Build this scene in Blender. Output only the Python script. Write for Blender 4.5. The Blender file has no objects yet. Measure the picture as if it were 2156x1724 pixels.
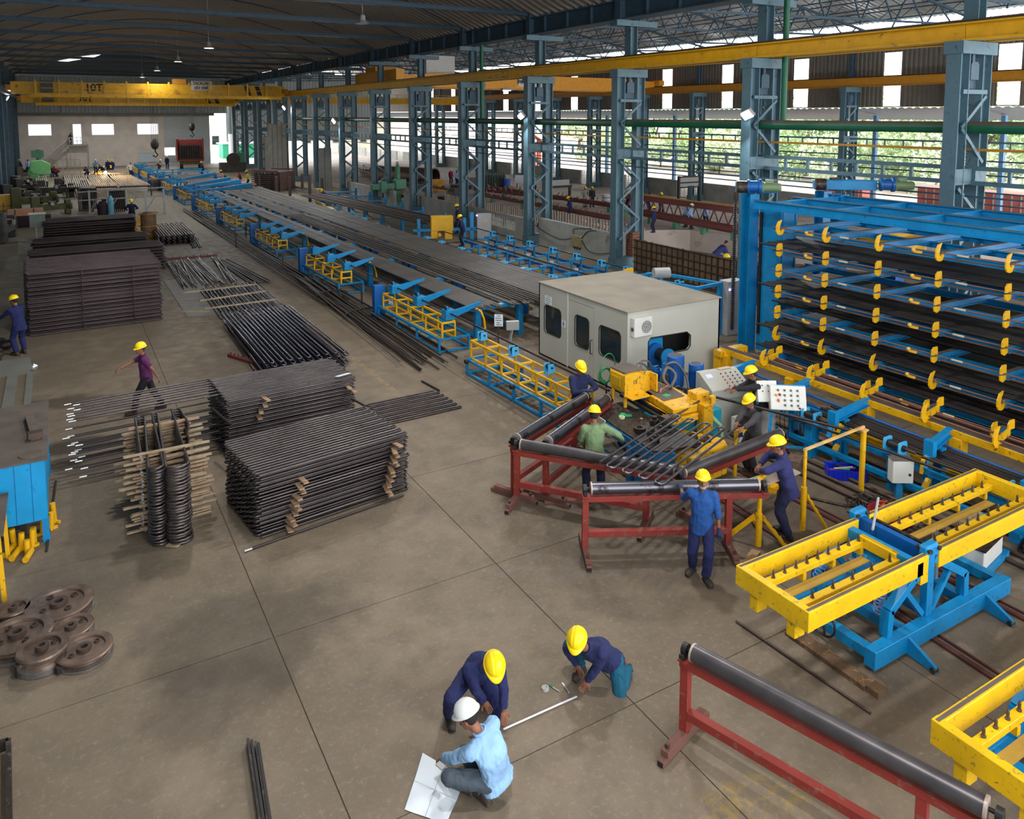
import bpy, bmesh, math, random
from mathutils import Vector, Matrix, Euler
from mathutils.noise import noise as pnoise
R = math.radians
rnd = random.Random(7)
SC = bpy.context.scene
COL = SC.collection
# ------------------------------------------------------------------ camera
PP = (1078., 404.); FPX = 1634.7; PITCH = math.atan(161/FPX); YAW = R(30.38); CAMZ = 7.0
cd = bpy.data.cameras.new('camera'); cam = bpy.data.objects.new('camera', cd); COL.objects.link(cam)
cd.sensor_fit = 'HORIZONTAL'; cd.sensor_width = 36; cd.lens = FPX/2156*36
cd.shift_y = -(862-PP[1])/2156; cd.clip_end = 900; cd.clip_start = .1
cam.location = (0, 0, CAMZ); cam.rotation_euler = (R(90)-PITCH, 0, -YAW)
SC.camera = cam
# ------------------------------------------------------------------ world and exposure
wd = bpy.data.worlds.new('overcast_sky'); SC.world = wd; wd.use_nodes = True
nt = wd.node_tree; bg = nt.nodes['Background']
bg.inputs['Color'].default_value = (.95, .97, 1, 1); bg.inputs['Strength'].default_value = 5.0
SC.view_settings.view_transform = 'Standard'; SC.view_settings.look = 'None'
SC.view_settings.gamma = 1; SC.view_settings.use_curve_mapping = False
SC.view_settings.exposure = 0.08
def area(name, loc, rot, sx, sy, power, col=(1, 1, 1)):
    l = bpy.data.lights.new(name, 'AREA'); l.shape = 'RECTANGLE'; l.size = sx; l.size_y = sy; l.energy = power; l.color = col
    o = bpy.data.objects.new(name, l); COL.objects.link(o); o.location = loc; o.rotation_euler = rot
    return o
# daylight entering at the open gable behind the photographer, and high-bay lamps hanging over the work floor
area('gable_daylight', (9, -7.5, 6), (R(-78), 0, 0), 24, 9, 500, (.93, .97, 1))
BAYS = [(3, 4), (9, 12), (3, 20), (13, 22)]            # unseen high-bay lamps assumed out of the frame, above the work floor (their bodies are built with the other lamps)
CRANE_FILL = [(3, 85.4, 8.8), (15, 85.4, 8.8), (4, 110.4, 8.3), (13, 110.4, 8.3)]   # fill lights added below the crane bridges to brighten the far end
for lx, ly in BAYS: area('high_bay_glow', (lx, ly, 11.2), (0, 0, 0), .6, .6, 480, (1, .98, .95))
for lx, ly, lz in CRANE_FILL: area('crane_fill_glow', (lx, ly, lz-.1), (0, 0, 0), .5, .5, 420, (1, .98, .95))
# ------------------------------------------------------------------ pixel -> world (real positions on a known plane)
_t, _p = PITCH, YAW
FW = Vector((math.sin(_p)*math.cos(_t), math.cos(_p)*math.cos(_t), -math.sin(_t)))
RT = Vector((math.cos(_p), -math.sin(_p), 0)); UP = RT.cross(FW)
def ray(u, v): return FW+RT*((u-PP[0])/FPX)-UP*((v-PP[1])/FPX)
def G(u, v, z=0.): r = ray(u, v); return Vector((0, 0, CAMZ))+r*((z-CAMZ)/r.z)
def GX(u, v, X): r = ray(u, v); return Vector((0, 0, CAMZ))+r*(X/r.x)
def GY(u, v, Y): r = ray(u, v); return Vector((0, 0, CAMZ))+r*(Y/r.y)
# ------------------------------------------------------------------ materials
def lin(c): return tuple(((x/255)/12.92 if x/255 <= .04045 else ((x/255+.055)/1.055)**2.4) for x in c)
MATS = {}
def mat(name, rgb, rough=.5, metal=0., vary=.12, scale=3., bump=.0, bscale=60., wear=None, wamt=.0, wscale=9., spec=.5, emit=0., obj=True, alpha=1.):
    if name in MATS: return MATS[name]
    m = bpy.data.materials.new(name); m.use_nodes = True; N = m.node_tree.nodes; L = m.node_tree.links
    b = N['Principled BSDF']; c = lin(rgb)
    b.inputs['Roughness'].default_value = rough; b.inputs['Metallic'].default_value = metal
    b.inputs['Specular IOR Level'].default_value = spec
    if emit:
        b.inputs['Base Color'].default_value = (*c, 1); b.inputs['Emission Color'].default_value = (*c, 1); b.inputs['Emission Strength'].default_value = emit
        MATS[name] = m; return m
    tc = N.new('ShaderNodeTexCoord'); no = N.new('ShaderNodeTexNoise'); no.inputs['Scale'].default_value = scale; no.inputs['Detail'].default_value = 4
    L.new(tc.outputs['Object'], no.inputs['Vector'])
    mr = N.new('ShaderNodeMapRange'); mr.inputs['From Min'].default_value = .3; mr.inputs['From Max'].default_value = .7
    mr.inputs['To Min'].default_value = 1-vary; mr.inputs['To Max'].default_value = 1+vary
    L.new(no.outputs['Fac'], mr.inputs['Value'])
    mx = N.new('ShaderNodeMix'); mx.data_type = 'RGBA'; mx.blend_type = 'MULTIPLY'; mx.inputs['Factor'].default_value = 1
    mx.inputs['A'].default_value = (*c, 1); L.new(mr.outputs['Result'], mx.inputs['B']); out = mx.outputs['Result']
    if wear:
        n2 = N.new('ShaderNodeTexNoise'); n2.inputs['Scale'].default_value = wscale; n2.inputs['Detail'].default_value = 8; n2.inputs['Roughness'].default_value = .7
        L.new(tc.outputs['Object'], n2.inputs['Vector'])
        r2 = N.new('ShaderNodeMapRange'); r2.inputs['From Min'].default_value = .62-wamt*.25; r2.inputs['From Max'].default_value = .68-wamt*.2
        L.new(n2.outputs['Fac'], r2.inputs['Value'])
        m2 = N.new('ShaderNodeMix'); m2.data_type = 'RGBA'; L.new(r2.outputs['Result'], m2.inputs['Factor'])
        L.new(out, m2.inputs['A']); m2.inputs['B'].default_value = (*lin(wear), 1); out = m2.outputs['Result']
    L.new(out, b.inputs['Base Color'])
    if bump:
        n3 = N.new('ShaderNodeTexNoise'); n3.inputs['Scale'].default_value = bscale; n3.inputs['Detail'].default_value = 3
        L.new(tc.outputs['Object'], n3.inputs['Vector'])
        bp = N.new('ShaderNodeBump'); bp.inputs['Strength'].default_value = bump; bp.inputs['Distance'].default_value = .02
        L.new(n3.outputs['Fac'], bp.inputs['Height']); L.new(bp.outputs['Normal'], b.inputs['Normal'])
    if alpha < 1: b.inputs['Alpha'].default_value = alpha
    MATS[name] = m; return m
BLUE = mat('blue_machine_paint', (0, 128, 186), .45, wear=(62, 76, 84), wamt=.12, wscale=14)
BLUED = mat('deep_blue_paint', (0, 88, 160), .45, wear=(50, 60, 70), wamt=.1)
LBLUE = mat('sky_blue_paint', (70, 172, 222), .45, wear=(70, 90, 100), wamt=.1)
DUST = mat('dusty_top_paint', (92, 82, 74), .85, vary=.2)
TEAL = mat('steel_column_paint', (82, 112, 124), .55, wear=(66, 84, 92), wamt=.2, wscale=3)
TEALD = mat('roof_steel_paint', (56, 80, 96), .6, vary=.2)
YEL = mat('yellow_paint', (226, 172, 8), .45, wear=(96, 84, 40), wamt=.16, wscale=12)
YELF = mat('frame_yellow_paint', (224, 180, 8), .45, wear=(120, 110, 50), wamt=.14, wscale=16)
YELC = mat('crane_yellow_paint', (226, 172, 18), .5, wear=(120, 96, 40), wamt=.1, wscale=2)
ORG = mat('orange_crane_paint', (232, 158, 36), .5, vary=.08)
RED = mat('red_oxide_paint', (130, 42, 33), .6, wear=(120, 80, 66), wamt=.2, wscale=10)
REDD = mat('dusty_red_paint', (108, 72, 62), .8, vary=.2)
STEEL = mat('bare_tube_steel', (88, 82, 82), .33, .75, vary=.2, scale=2, wear=(70, 56, 50), wamt=.12, wscale=7)
DSTEEL = mat('dark_tube_steel', (62, 56, 56), .42, .55, vary=.25, scale=2)
RUST = mat('mill_scale_steel', (84, 70, 62), .5, .45, vary=.25, scale=3, wear=(96, 66, 48), wamt=.2)
ROLL = mat('roller_steel', (104, 104, 112), .3, .85, vary=.15, scale=1.5, wear=(60, 56, 58), wamt=.2, wscale=5)
ROLLD = mat('worn_roller_steel', (84, 80, 82), .38, .6, vary=.3, scale=3)
BRIGHT = mat('bright_cut_steel', (215, 218, 222), .22, .9, vary=.05)
GREASE = mat('greasy_machine_steel', (52, 46, 42), .5, .4, vary=.4, scale=8, wear=(96, 84, 72), wamt=.3)
WOOD = mat('timber_offcut', (158, 128, 100), .8, vary=.25, scale=12)
WOODP = mat('weathered_batten_wood', (150, 134, 108), .85, vary=.3, scale=6)
CABIN = mat('booth_grey_sheet', (178, 178, 168), .5, vary=.05, scale=1.2)
CABTOP = mat('dusty_booth_roof', (142, 134, 120), .9, vary=.12, scale=1.5)
WHITE = mat('white_enamel', (208, 208, 202), .45, vary=.05)
GREYP = mat('grey_enamel', (160, 160, 158), .5, vary=.08)
BLACK = mat('black_rubber', (26, 26, 28), .55, vary=.2)
GLASS = mat('dark_window_glass', (28, 34, 38), .08, 0, vary=.1, spec=.8)
CEM = mat('cement_plaster', (158, 158, 152), .9, vary=.16, scale=1.2, wear=(138, 128, 104), wamt=.12, wscale=1.5)
CONC = mat('raw_concrete_panel', (112, 112, 106), .9, vary=.15, scale=2)
PAPER = mat('white_paper', (214, 222, 230), .7, vary=.03)
GREEN = mat('machine_green_paint', (70, 128, 100), .5, vary=.15)
GPIPE = mat('green_pipe_paint', (14, 92, 62), .5, vary=.1)
MOTG = mat('olive_motor_paint', (112, 136, 96), .5, vary=.1)
LAMP = mat('lamp_glow', (235, 245, 255), emit=14)
# ------------------------------------------------------------------ mesh builder
def smooth_path(pts, n=6):
    pts = [Vector(p) for p in pts]; out = []
    for k in range(len(pts)-1):
        p0, p1, p2, p3 = pts[max(k-1, 0)], pts[k], pts[k+1], pts[min(k+2, len(pts)-1)]
        for q in range(n): t = q/n; out.append(.5*((2*p1)+(p2-p0)*t+(2*p0-5*p1+4*p2-p3)*t*t+(3*p1-p0-3*p2+p3)*t**3))
    return out+[pts[-1]]
class M:
    def __init__(s): s.v = []; s.f = []; s.m = []; s.sm = []; s.T = None; s.k = 0
    def add(s, vs, fs, smooth=False):
        n = len(s.v)
        if s.T is not None: vs = [s.T @ Vector(v) for v in vs]
        s.v += [tuple(v) for v in vs]
        for f in fs: s.f.append([i+n for i in f]); s.m.append(s.k); s.sm.append(smooth)
        return s
    def box(s, c, d, rz=0., rot=None):
        a, b, e = d[0]/2, d[1]/2, d[2]/2
        vs = [Vector((x*a, y*b, z*e)) for x in (-1, 1) for y in (-1, 1) for z in (-1, 1)]
        if rot is not None: vs = [rot @ v for v in vs]
        elif rz: q = Matrix.Rotation(rz, 3, 'Z'); vs = [q @ v for v in vs]
        c = Vector(c)
        return s.add([v+c for v in vs], [(0, 1, 3, 2), (4, 6, 7, 5), (0, 4, 5, 1), (2, 3, 7, 6), (0, 2, 6, 4), (1, 5, 7, 3)])
    def bx(s, x0, x1, y0, y1, z0, z1): return s.box(((x0+x1)/2, (y0+y1)/2, (z0+z1)/2), (x1-x0, y1-y0, z1-z0))
    def frame(s, p, q, up=(0, 0, 1)):
        p, q = Vector(p), Vector(q); d = (q-p).normalized(); u = Vector(up)
        if abs(d.dot(u)) > .98: u = Vector((1, 0, 0)) if abs(d.x) < .9 else Vector((0, 1, 0))
        x = d.cross(u).normalized(); y = x.cross(d)
        return p, q, d, x, y
    def bar(s, p, q, w, h=None, up=(0, 0, 1)):
        h = w if h is None else h; p, q, d, x, y = s.frame(p, q, up)
        vs = [e+x*(i*w/2)+y*(j*h/2) for e in (p, q) for i, j in ((-1, -1), (1, -1), (1, 1), (-1, 1))]
        return s.add(vs, [(3, 2, 1, 0), (4, 5, 6, 7)]+[(i, (i+1) % 4, (i+1) % 4+4, i+4) for i in range(4)])
    def prof(s, p, q, pts, up=(0, 0, 1)):
        p, q, d, x, y = s.frame(p, q, up); n = len(pts)
        vs = [e+x*a+y*b for e in (p, q) for a, b in pts]
        return s.add(vs, [tuple(range(n-1, -1, -1)), tuple(range(n, 2*n))]+[(i, (i+1) % n, (i+1) % n+n, i+n) for i in range(n)])
    def ibeam(s, p, q, w, h, t=.03, up=(0, 0, 1)):
        a, b, c = w/2, h/2, t/2
        return s.prof(p, q, [(-a, -b), (a, -b), (a, -b+t), (c, -b+t), (c, b-t), (a, b-t), (a, b), (-a, b), (-a, b-t), (-c, b-t), (-c, -b+t), (-a, -b+t)], up)
    def chan(s, p, q, w, h, t=.02, up=(0, 0, 1)):
        a, b = w/2, h/2
        return s.prof(p, q, [(-a, -b), (a, -b), (a, -b+t), (-a+t, -b+t), (-a+t, b-t), (a, b-t), (a, b), (-a, b)], up)
    def tube(s, p, q, r, n=8, r2=None, cap=True):
        r2 = r if r2 is None else r2; p, q, d, x, y = s.frame(p, q)
        vs = [e+x*(rr*math.cos(6.2832*i/n))+y*(rr*math.sin(6.2832*i/n)) for e, rr in ((p, r), (q, r2)) for i in range(n)]
        s.add(vs, [(i, (i+1) % n, (i+1) % n+n, i+n) for i in range(n)], True)
        if cap: s.add(vs, [tuple(range(n-1, -1, -1)), tuple(range(n, 2*n))])
        return s
    def path(s, pts, r, n=6, closed=False):
        pts = [Vector(p) for p in pts]; N = len(pts); vs = []; x = None
        for i, p in enumerate(pts):
            a = pts[(i-1) % N] if (i or closed) else p; b = pts[(i+1) % N] if (i < N-1 or closed) else p
            d = (b-a).normalized()
            if x is None:
                x = d.cross(Vector((0, 0, 1)) if abs(d.z) < .9 else Vector((1, 0, 0))).normalized()
            else: x = (x-d*x.dot(d)).normalized()
            y = x.cross(d)
            vs += [p+x*(r*math.cos(6.2832*k/n))+y*(r*math.sin(6.2832*k/n)) for k in range(n)]
        fs = []
        for i in range(N if closed else N-1):
            j = (i+1) % N
            for k in range(n): k2 = (k+1) % n; fs.append((i*n+k, i*n+k2, j*n+k2, j*n+k))
        s.add(vs, fs, True)
        if not closed: s.add(vs, [tuple(range(n-1, -1, -1)), tuple(range((N-1)*n, N*n))])
        return s
    def lathe(s, c, prof, n=24, axis='Z'):
        c = Vector(c); vs = []
        for r, z in prof:
            for i in range(n):
                a, b = r*math.cos(6.2832*i/n), r*math.sin(6.2832*i/n)
                vs.append(c+Vector({'Z': (a, b, z), 'X': (z, a, b), 'Y': (b, z, a)}[axis]))
        fs = [(j*n+i, j*n+(i+1) % n, (j+1)*n+(i+1) % n, (j+1)*n+i) for j in range(len(prof)-1) for i in range(n)]
        return s.add(vs, fs, False)
    def sphere(s, c, r, n=10, sc=(1, 1, 1), rot=None):
        c = Vector(c); vs = []; m = n//2+1
        for j in range(m+1):
            t = math.pi*j/m
            for i in range(n):
                v = Vector((math.sin(t)*math.cos(6.2832*i/n)*sc[0], math.sin(t)*math.sin(6.2832*i/n)*sc[1], math.cos(t)*sc[2]))*r
                vs.append(c+(rot @ v if rot is not None else v))
        return s.add(vs, [(j*n+i, (j+1)*n+i, (j+1)*n+(i+1) % n, j*n+(i+1) % n) for j in range(m) for i in range(n)], True)
    def plate(s, pts, t, ax='Y', off=0.):
        """flat outline extruded by t; pts are 2D in the plane perpendicular to ax"""
        n = len(pts); P = []
        for k in (off-t/2, off+t/2):
            for a, b in pts: P.append({'Y': (a, k, b), 'X': (k, a, b), 'Z': (a, b, k)}[ax])
        return s.add(P, [tuple(range(n-1, -1, -1)), tuple(range(n, 2*n))]+[(i, (i+1) % n, (i+1) % n+n, i+n) for i in range(n)])
    def mesh(s, name, *mats):
        me = bpy.data.meshes.new(name); me.from_pydata(s.v, [], s.f)
        for m in mats: me.materials.append(m)
        me.polygons.foreach_set('use_smooth', s.sm)
        if len(mats) > 1: me.polygons.foreach_set('material_index', s.m)
        bm = bmesh.new(); bm.from_mesh(me); bmesh.ops.recalc_face_normals(bm, faces=bm.faces); bm.to_mesh(me); bm.free()
        me.update(); return me
    def obj(s, name, mats, parent=None, **kw):
        mats = mats if isinstance(mats, (list, tuple)) else [mats]
        return link(name, s.mesh(name, *mats), parent, **kw)
WORK = bpy.data.scenes.new('workbench_scene')   # small side scene for evaluating modifiers; removed at the end
def evaluate(o):
    WORK.collection.objects.link(o); vl = WORK.view_layers[0]; vl.update()
    me = bpy.data.meshes.new_from_object(o.evaluated_get(vl.depsgraph)); bpy.data.objects.remove(o); return me
KIDS = {}
def link(name, data, parent=None, loc=(0, 0, 0), rot=None, label=None, cat=None, group=None, kind=None, bev=0):
    o = bpy.data.objects.new(name, data); COL.objects.link(o); o.location = loc
    if rot is not None: o.rotation_euler = rot
    if parent is not None: o.parent = parent; KIDS.setdefault(parent.name, []).append(o)
    if label: o['label'] = label
    if cat: o['category'] = cat
    if group: o['group'] = group
    if kind: o['kind'] = kind
    if bev:
        b = o.modifiers.new('edge', 'BEVEL'); b.width = bev; b.segments = 1; b.limit_method = 'ANGLE'
    return o
def thing(name, label, cat, loc=(0, 0, 0), rz=0., group=None): return link(name, None, None, loc, (0, 0, rz), label, cat, group)
def struct(name, m, mats, parent=None, **kw):
    o = m.obj(name, mats, parent, **kw)
    if parent is None: o['kind'] = 'structure'
    return o
def copyobj(o, parent=None):
    c = o.copy(); COL.objects.link(c); c.parent = parent
    if parent is not None: KIDS.setdefault(parent.name, []).append(c)
    for ch in list(KIDS.get(o.name, ())): copyobj(ch, c)
    return c
def dup(root, loc=None, rz=None, label=None, group=None, rot=None):
    c = copyobj(root)
    if loc is not None: c.location = loc
    if rz is not None: c.rotation_euler = (0, 0, rz)
    if rot is not None: c.rotation_euler = rot
    if label: c['label'] = label
    if group: c['group'] = group
    return c
ORD = 'first second third fourth fifth sixth seventh eighth ninth tenth eleventh twelfth thirteenth fourteenth fifteenth sixteenth seventeenth eighteenth nineteenth twentieth'.split()
def ordw(i):
    if i < 20: return ORD[i]
    t, u = divmod(i+1, 10); T = {2: 'twenty', 3: 'thirty', 4: 'forty', 5: 'fifty', 6: 'sixty', 7: 'seventy', 8: 'eighty', 9: 'ninety'}
    if t > 9: return 'hundred and '+ordw(i-100)
    return T[t]+'-'+ORD[u-1] if u else T[t][:-1]+'ieth'
# ================================================================== the setting
XL, XC, X2, YE, Y0 = -4.4, 22.0, 50.0, 121.0, -8.0
YC = [12.6, 20.1, 27.8, 35.4, 43.2, 51.1, 59., 67., 75., 83., 91., 99., 107., 115.]; YR = [13.4+7.85*k for k in range(14)]
def floor_mat():
    m = bpy.data.materials.new('stained_concrete'); m.use_nodes = True; N = m.node_tree.nodes; L = m.node_tree.links; b = N['Principled BSDF']
    g = N.new('ShaderNodeNewGeometry')
    def noi(sc, det=4, ro=.55):
        n = N.new('ShaderNodeTexNoise'); n.inputs['Scale'].default_value = sc; n.inputs['Detail'].default_value = det; n.inputs['Roughness'].default_value = ro
        L.new(g.outputs['Position'], n.inputs['Vector']); return n.outputs['Fac']
    def mr(x, a, b_, c, d):
        n = N.new('ShaderNodeMapRange'); n.interpolation_type = 'SMOOTHSTEP'
        for k, v in zip(('From Min', 'From Max', 'To Min', 'To Max'), (a, b_, c, d)): n.inputs[k].default_value = v
        L.new(x, n.inputs['Value']); return n.outputs['Result']
    def mix(f, A, B, bt='MIX'):
        n = N.new('ShaderNodeMix'); n.data_type = 'RGBA'; n.blend_type = bt
        if isinstance(f, float): n.inputs['Factor'].default_value = f
        else: L.new(f, n.inputs['Factor'])
        for k, v in (('A', A), ('B', B)):
            if isinstance(v, tuple): n.inputs[k].default_value = (*lin(v), 1)
            else: L.new(v, n.inputs[k])
        return n.outputs['Result']
    def ma(op, x, y):
        n = N.new('ShaderNodeMath'); n.operation = op
        for i, v in enumerate((x, y)):
            if isinstance(v, (int, float)): n.inputs[i].default_value = v
            else: L.new(v, n.inputs[i])
        return n.outputs[0]
    def blob(c, r, soft=.6):
        v = N.new('ShaderNodeVectorMath'); v.operation = 'SUBTRACT'; L.new(g.outputs['Position'], v.inputs[0]); v.inputs[1].default_value = c
        w = N.new('ShaderNodeVectorMath'); w.operation = 'MULTIPLY'; L.new(v.outputs[0], w.inputs[0]); w.inputs[1].default_value = (1/r[0], 1/r[1], 0)
        q = N.new('ShaderNodeVectorMath'); q.operation = 'LENGTH'; L.new(w.outputs[0], q.inputs[0])
        return mr(ma('ADD', q.outputs['Value'], ma('MULTIPLY', ma('SUBTRACT', noi(1.6, 5), .5), 1.4)), soft, 1.15, 1., 0.)
    base = mix(mr(noi(.35, 3), .35, .65, 0, 1), (112, 99, 83), (131, 117, 99))
    base = mix(mr(noi(1.7, 6, .65), .38, .66, 0, 1), base, (112, 101, 86))
    base = mix(mr(noi(14, 6, .75), .5, .72, 0, .5), base, (158, 146, 128))
    base = mix(mr(noi(90, 2, .6), .45, .7, 0, .25), base, (86, 78, 68))
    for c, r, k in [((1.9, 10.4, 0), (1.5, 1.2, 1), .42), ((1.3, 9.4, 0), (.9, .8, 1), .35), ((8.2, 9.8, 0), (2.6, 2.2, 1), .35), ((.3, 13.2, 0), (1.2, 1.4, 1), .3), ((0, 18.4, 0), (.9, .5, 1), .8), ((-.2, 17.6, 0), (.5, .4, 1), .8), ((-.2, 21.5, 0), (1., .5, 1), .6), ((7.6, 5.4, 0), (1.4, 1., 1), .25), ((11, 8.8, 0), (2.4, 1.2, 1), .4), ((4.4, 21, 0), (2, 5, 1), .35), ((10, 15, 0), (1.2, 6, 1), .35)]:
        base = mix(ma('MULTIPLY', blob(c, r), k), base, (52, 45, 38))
    # worn yellow floor marking
    sx = N.new('ShaderNodeSeparateXYZ'); L.new(g.outputs['Position'], sx.inputs[0])
    def band(ax, a, b_): o = sx.outputs[ax]; return ma('MULTIPLY', ma('GREATER_THAN', o, a), ma('LESS_THAN', o, b_))
    worn = mr(noi(5, 8, .8), .46, .6, 0, 1)
    yl = ma('MULTIPLY', band('X', 7.05, 7.2), band('Y', 17.5, 42)); y2 = ma('MULTIPLY', band('Y', 16.9, 17.05), band('X', 5.6, 7.4)); y3 = ma('MULTIPLY', band('X', 8.9, 9.0), band('Y', 12.5, 16))
    yy = ma('MULTIPLY', ma('MAXIMUM', ma('MAXIMUM', yl, y2), y3), worn)
    base = mix(ma('MULTIPLY', yy, .5), base, (176, 150, 62))
    base = mix(ma('MULTIPLY', ma('MULTIPLY', blob((5.75, 5.0, 0), (.75, .45, 1)), worn), .45), base, (170, 140, 60))
    # floor colour turns lighter toward the far aisle
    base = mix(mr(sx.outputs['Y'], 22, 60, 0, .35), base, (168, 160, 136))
    L.new(base, b.inputs['Base Color']); L.new(mr(noi(3, 5), .3, .7, .5, .78), b.inputs['Roughness']); b.inputs['Specular IOR Level'].default_value = .35
    bp = N.new('ShaderNodeBump'); bp.inputs['Strength'].default_value = .25; bp.inputs['Distance'].default_value = .01; L.new(noi(60, 4), bp.inputs['Height']); L.new(bp.outputs['Normal'], b.inputs['Normal'])
    return m
FLOOR = floor_mat()
JOINT = mat('joint_filler', (84, 74, 62), .9)
fl = struct('floor', M().bx(XL, 23.4, Y0, YE, -.3, -.012), JOINT)
# cast floor slabs with open joints, then one far pour
xs = [XL]+[2.2+3.43*k-3.43 for k in range(7)]+[23.4]; xs = sorted(x for x in xs if x <= 23.4)
ys = [6.72+3.38*k for k in range(-4, 13)]
slabs = {}
for i in range(len(xs)-1):
    for j in range(len(ys)-1):
        w, d = xs[i+1]-xs[i], ys[j+1]-ys[j]; key = (round(w, 2), round(d, 2))
        if w < .5: continue
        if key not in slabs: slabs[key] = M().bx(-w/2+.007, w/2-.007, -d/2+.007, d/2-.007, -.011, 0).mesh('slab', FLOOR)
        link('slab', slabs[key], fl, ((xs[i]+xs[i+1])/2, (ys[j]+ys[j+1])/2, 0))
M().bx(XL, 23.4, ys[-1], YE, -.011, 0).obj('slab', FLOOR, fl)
F2 = -.8
HALL2 = mat('dusty_hall_floor', (176, 164, 154), .8, vary=.18, scale=.4, wear=(150, 120, 104), wamt=.2, wscale=.6)
m = M()
edge = [(23.4, 62), (23.4, 44.5)]+[(28, 43.2), (30, 42.4), (31.6, 41), (33, 40.4), (34.2, 40.7), (35.2, 40.3), (36.4, 39.8), (37.1, 39.2), (37.4, 37.6), (37.8, 36), (38.9, 33.5), (40.2, 30.6), (41.5, 27)]
a, b = edge[-1]; poly = edge+[(a+6, b-4), (50, b-4), (72, 10), (150, 10), (150, 170), (23.4, 170)]
m.plate(poly, 1.6, 'Z', F2-.8)
struct('floor_2', m, HALL2)
struct('floor_3', M().bx(23.4, 50, Y0, 60, -2.9, -2.2), mat('pit_soil', (120, 96, 78), .95))
# roof vault of the main hall: rolled corrugated sheets
ROOF = mat('vault_roof_sheet', (138, 126, 114), .75, vary=.1)
xm, hs, zs, rise = (XL+XC)/2, (XC-XL)/2, 12.15, 3.3
def zarc(x): return zs+rise*(1-((x-xm)/hs)**2)
m = M(); na = 20; yl = []; y = Y0
while y < YE: yl += [(y, 0), (y+.08, .13), (y+.3, .13), (y+.38, 0)]; y += .6
P = [(xm-hs+2*hs*i/na) for i in range(na+1)]
vs = [(x, y, zarc(x)+h) for (y, h) in yl for x in P]
m.add(vs, [(j*(na+1)+i, j*(na+1)+i+1, (j+1)*(na+1)+i+1, (j+1)*(na+1)+i) for j in range(len(yl)-1) for i in range(na)])
struct('ceiling', m, ROOF)
struct('trim_1', M().bx(XL-.2, XC, Y0, YE, 16.4, 16.5), mat('roof_outer_sheet', (150, 150, 150)))
# tie trusses across the vault
m = M()
tie = thing('roof_arch', 'bow of blue steel spanning the dark vault above the work floor', 'roof truss', (0, 0, 0), 0)
m.ibeam((XL, 0, 12.3), (XC, 0, 12.3), .22, .22, .03); m.obj('tie_beam', TEALD, tie)
m = M(); m.path([(x, 0, zarc(x)-.1) for x in P], .035, 4); m.obj('arch_rib', TEALD, tie)
M().path([(XL+.2, 2.3, 12.6), (xm, 2.3, 12.45), (XC-.2, 2.3, 12.6)], .02, 4).obj('sag_rod', mat('galvanised_rod', (150, 150, 150), .4, .6), tie)
far = ['nearest', 'second nearest', 'third nearest']+[ordw(k)+' nearest' for k in range(3, 16)]
for i in range(14):
    o = tie if i == 0 else dup(tie)
    o.location = (0, YC[i], 0); o['label'] = 'bow of blue steel spanning the dark vault, '+far[i]+' of the row'; o['group'] = 'roof arches of the main hall'
# end wall of the main hall
WALLP = mat('plastered_end_wall', (206, 198, 190), .9, vary=.1, scale=.8)
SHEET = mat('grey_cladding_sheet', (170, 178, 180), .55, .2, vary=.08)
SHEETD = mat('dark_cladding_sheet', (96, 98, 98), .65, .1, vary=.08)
def corr(m, p, q, z0, z1, pitch=.4, dep=.06, holes=()):
    p, q = Vector((*p, 0)), Vector((*q, 0)); L_ = (q-p).length; d = (q-p)/L_; nrm = Vector((-d.y, d.x, 0)); n = int(L_/pitch)
    pts = []
    for k in range(n): pts += [(k*pitch, 0), (k*pitch+pitch*.35, 0), (k*pitch+pitch*.5, dep), (k*pitch+pitch*.85, dep)]
    pts.append((L_, 0))
    for (a, h1), (b_, h2) in zip(pts, pts[1:]):
        A, B = p+d*a+nrm*h1, p+d*b_+nrm*h2; rngs = [(z0, z1)]
        for (s0, s1, h0, h3) in holes:
            if a < s1 and b_ > s0: rngs = [r for z, w in rngs for r in ((z, min(w, h0)), (max(z, h3), w)) if r[1]-r[0] > .01]
        for z, w in rngs: m.add([(A.x, A.y, z), (B.x, B.y, z), (B.x, B.y, w), (A.x, A.y, w)], [(0, 1, 2, 3)])
wins = [(GY(58, 262, YE).x, GY(108, 262, YE).x), (GY(192, 262, YE).x, GY(240, 262, YE).x), (GY(288, 262, YE).x, GY(333, 262, YE).x)]
zt, zb = GY(80, 261, YE).z, GY(80, 286, YE).z; dx0, dx1 = GY(152, 262, YE).x, GY(171, 262, YE).x; dz = GY(160, 304, YE).z
ZW = 7.0
def wallcut(m, y, t, x0, x1, z0, z1, holes):
    xs_ = sorted({x0, x1, *[h[0] for h in holes], *[h[1] for h in holes]})
    for a, b_ in zip(xs_, xs_[1:]):
        hh = sorted((h[2], h[3]) for h in holes if h[0] <= a+1e-6 and h[1] >= b_-1e-6); z = z0
        for lo, hi in hh:
            if lo > z: m.bx(a, b_, y, y+t, z, lo)
            z = hi
        if z1 > z: m.bx(a, b_, y, y+t, z, z1)
lowwin = (GY(292, 330, YE).x, GY(325, 330, YE).x, GY(300, 341, YE).z, GY(300, 322, YE).z)
litw = (GY(346, 320, YE).x, GY(369, 320, YE).x, GY(350, 327, YE).z, GY(350, 311, YE).z)
m = M(); xs1 = GY(346, 300, YE).x
wallcut(m, YE, .3, XL, xs1, 0, ZW, [(a, b_, zb, zt) for a, b_ in wins]+[(dx0, dx1, dz, zt), lowwin])
struct('wall_far', m, WALLP)
m = M(); x = xs1
while x < 20.9:
    m.bx(x, x+.02, YE, YE+.1, 0, ZW); x += .5
z = 0.
m2 = M()
wallcut(m2, YE+.02, .2, xs1, 19.5, 0, ZW, [litw])
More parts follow.
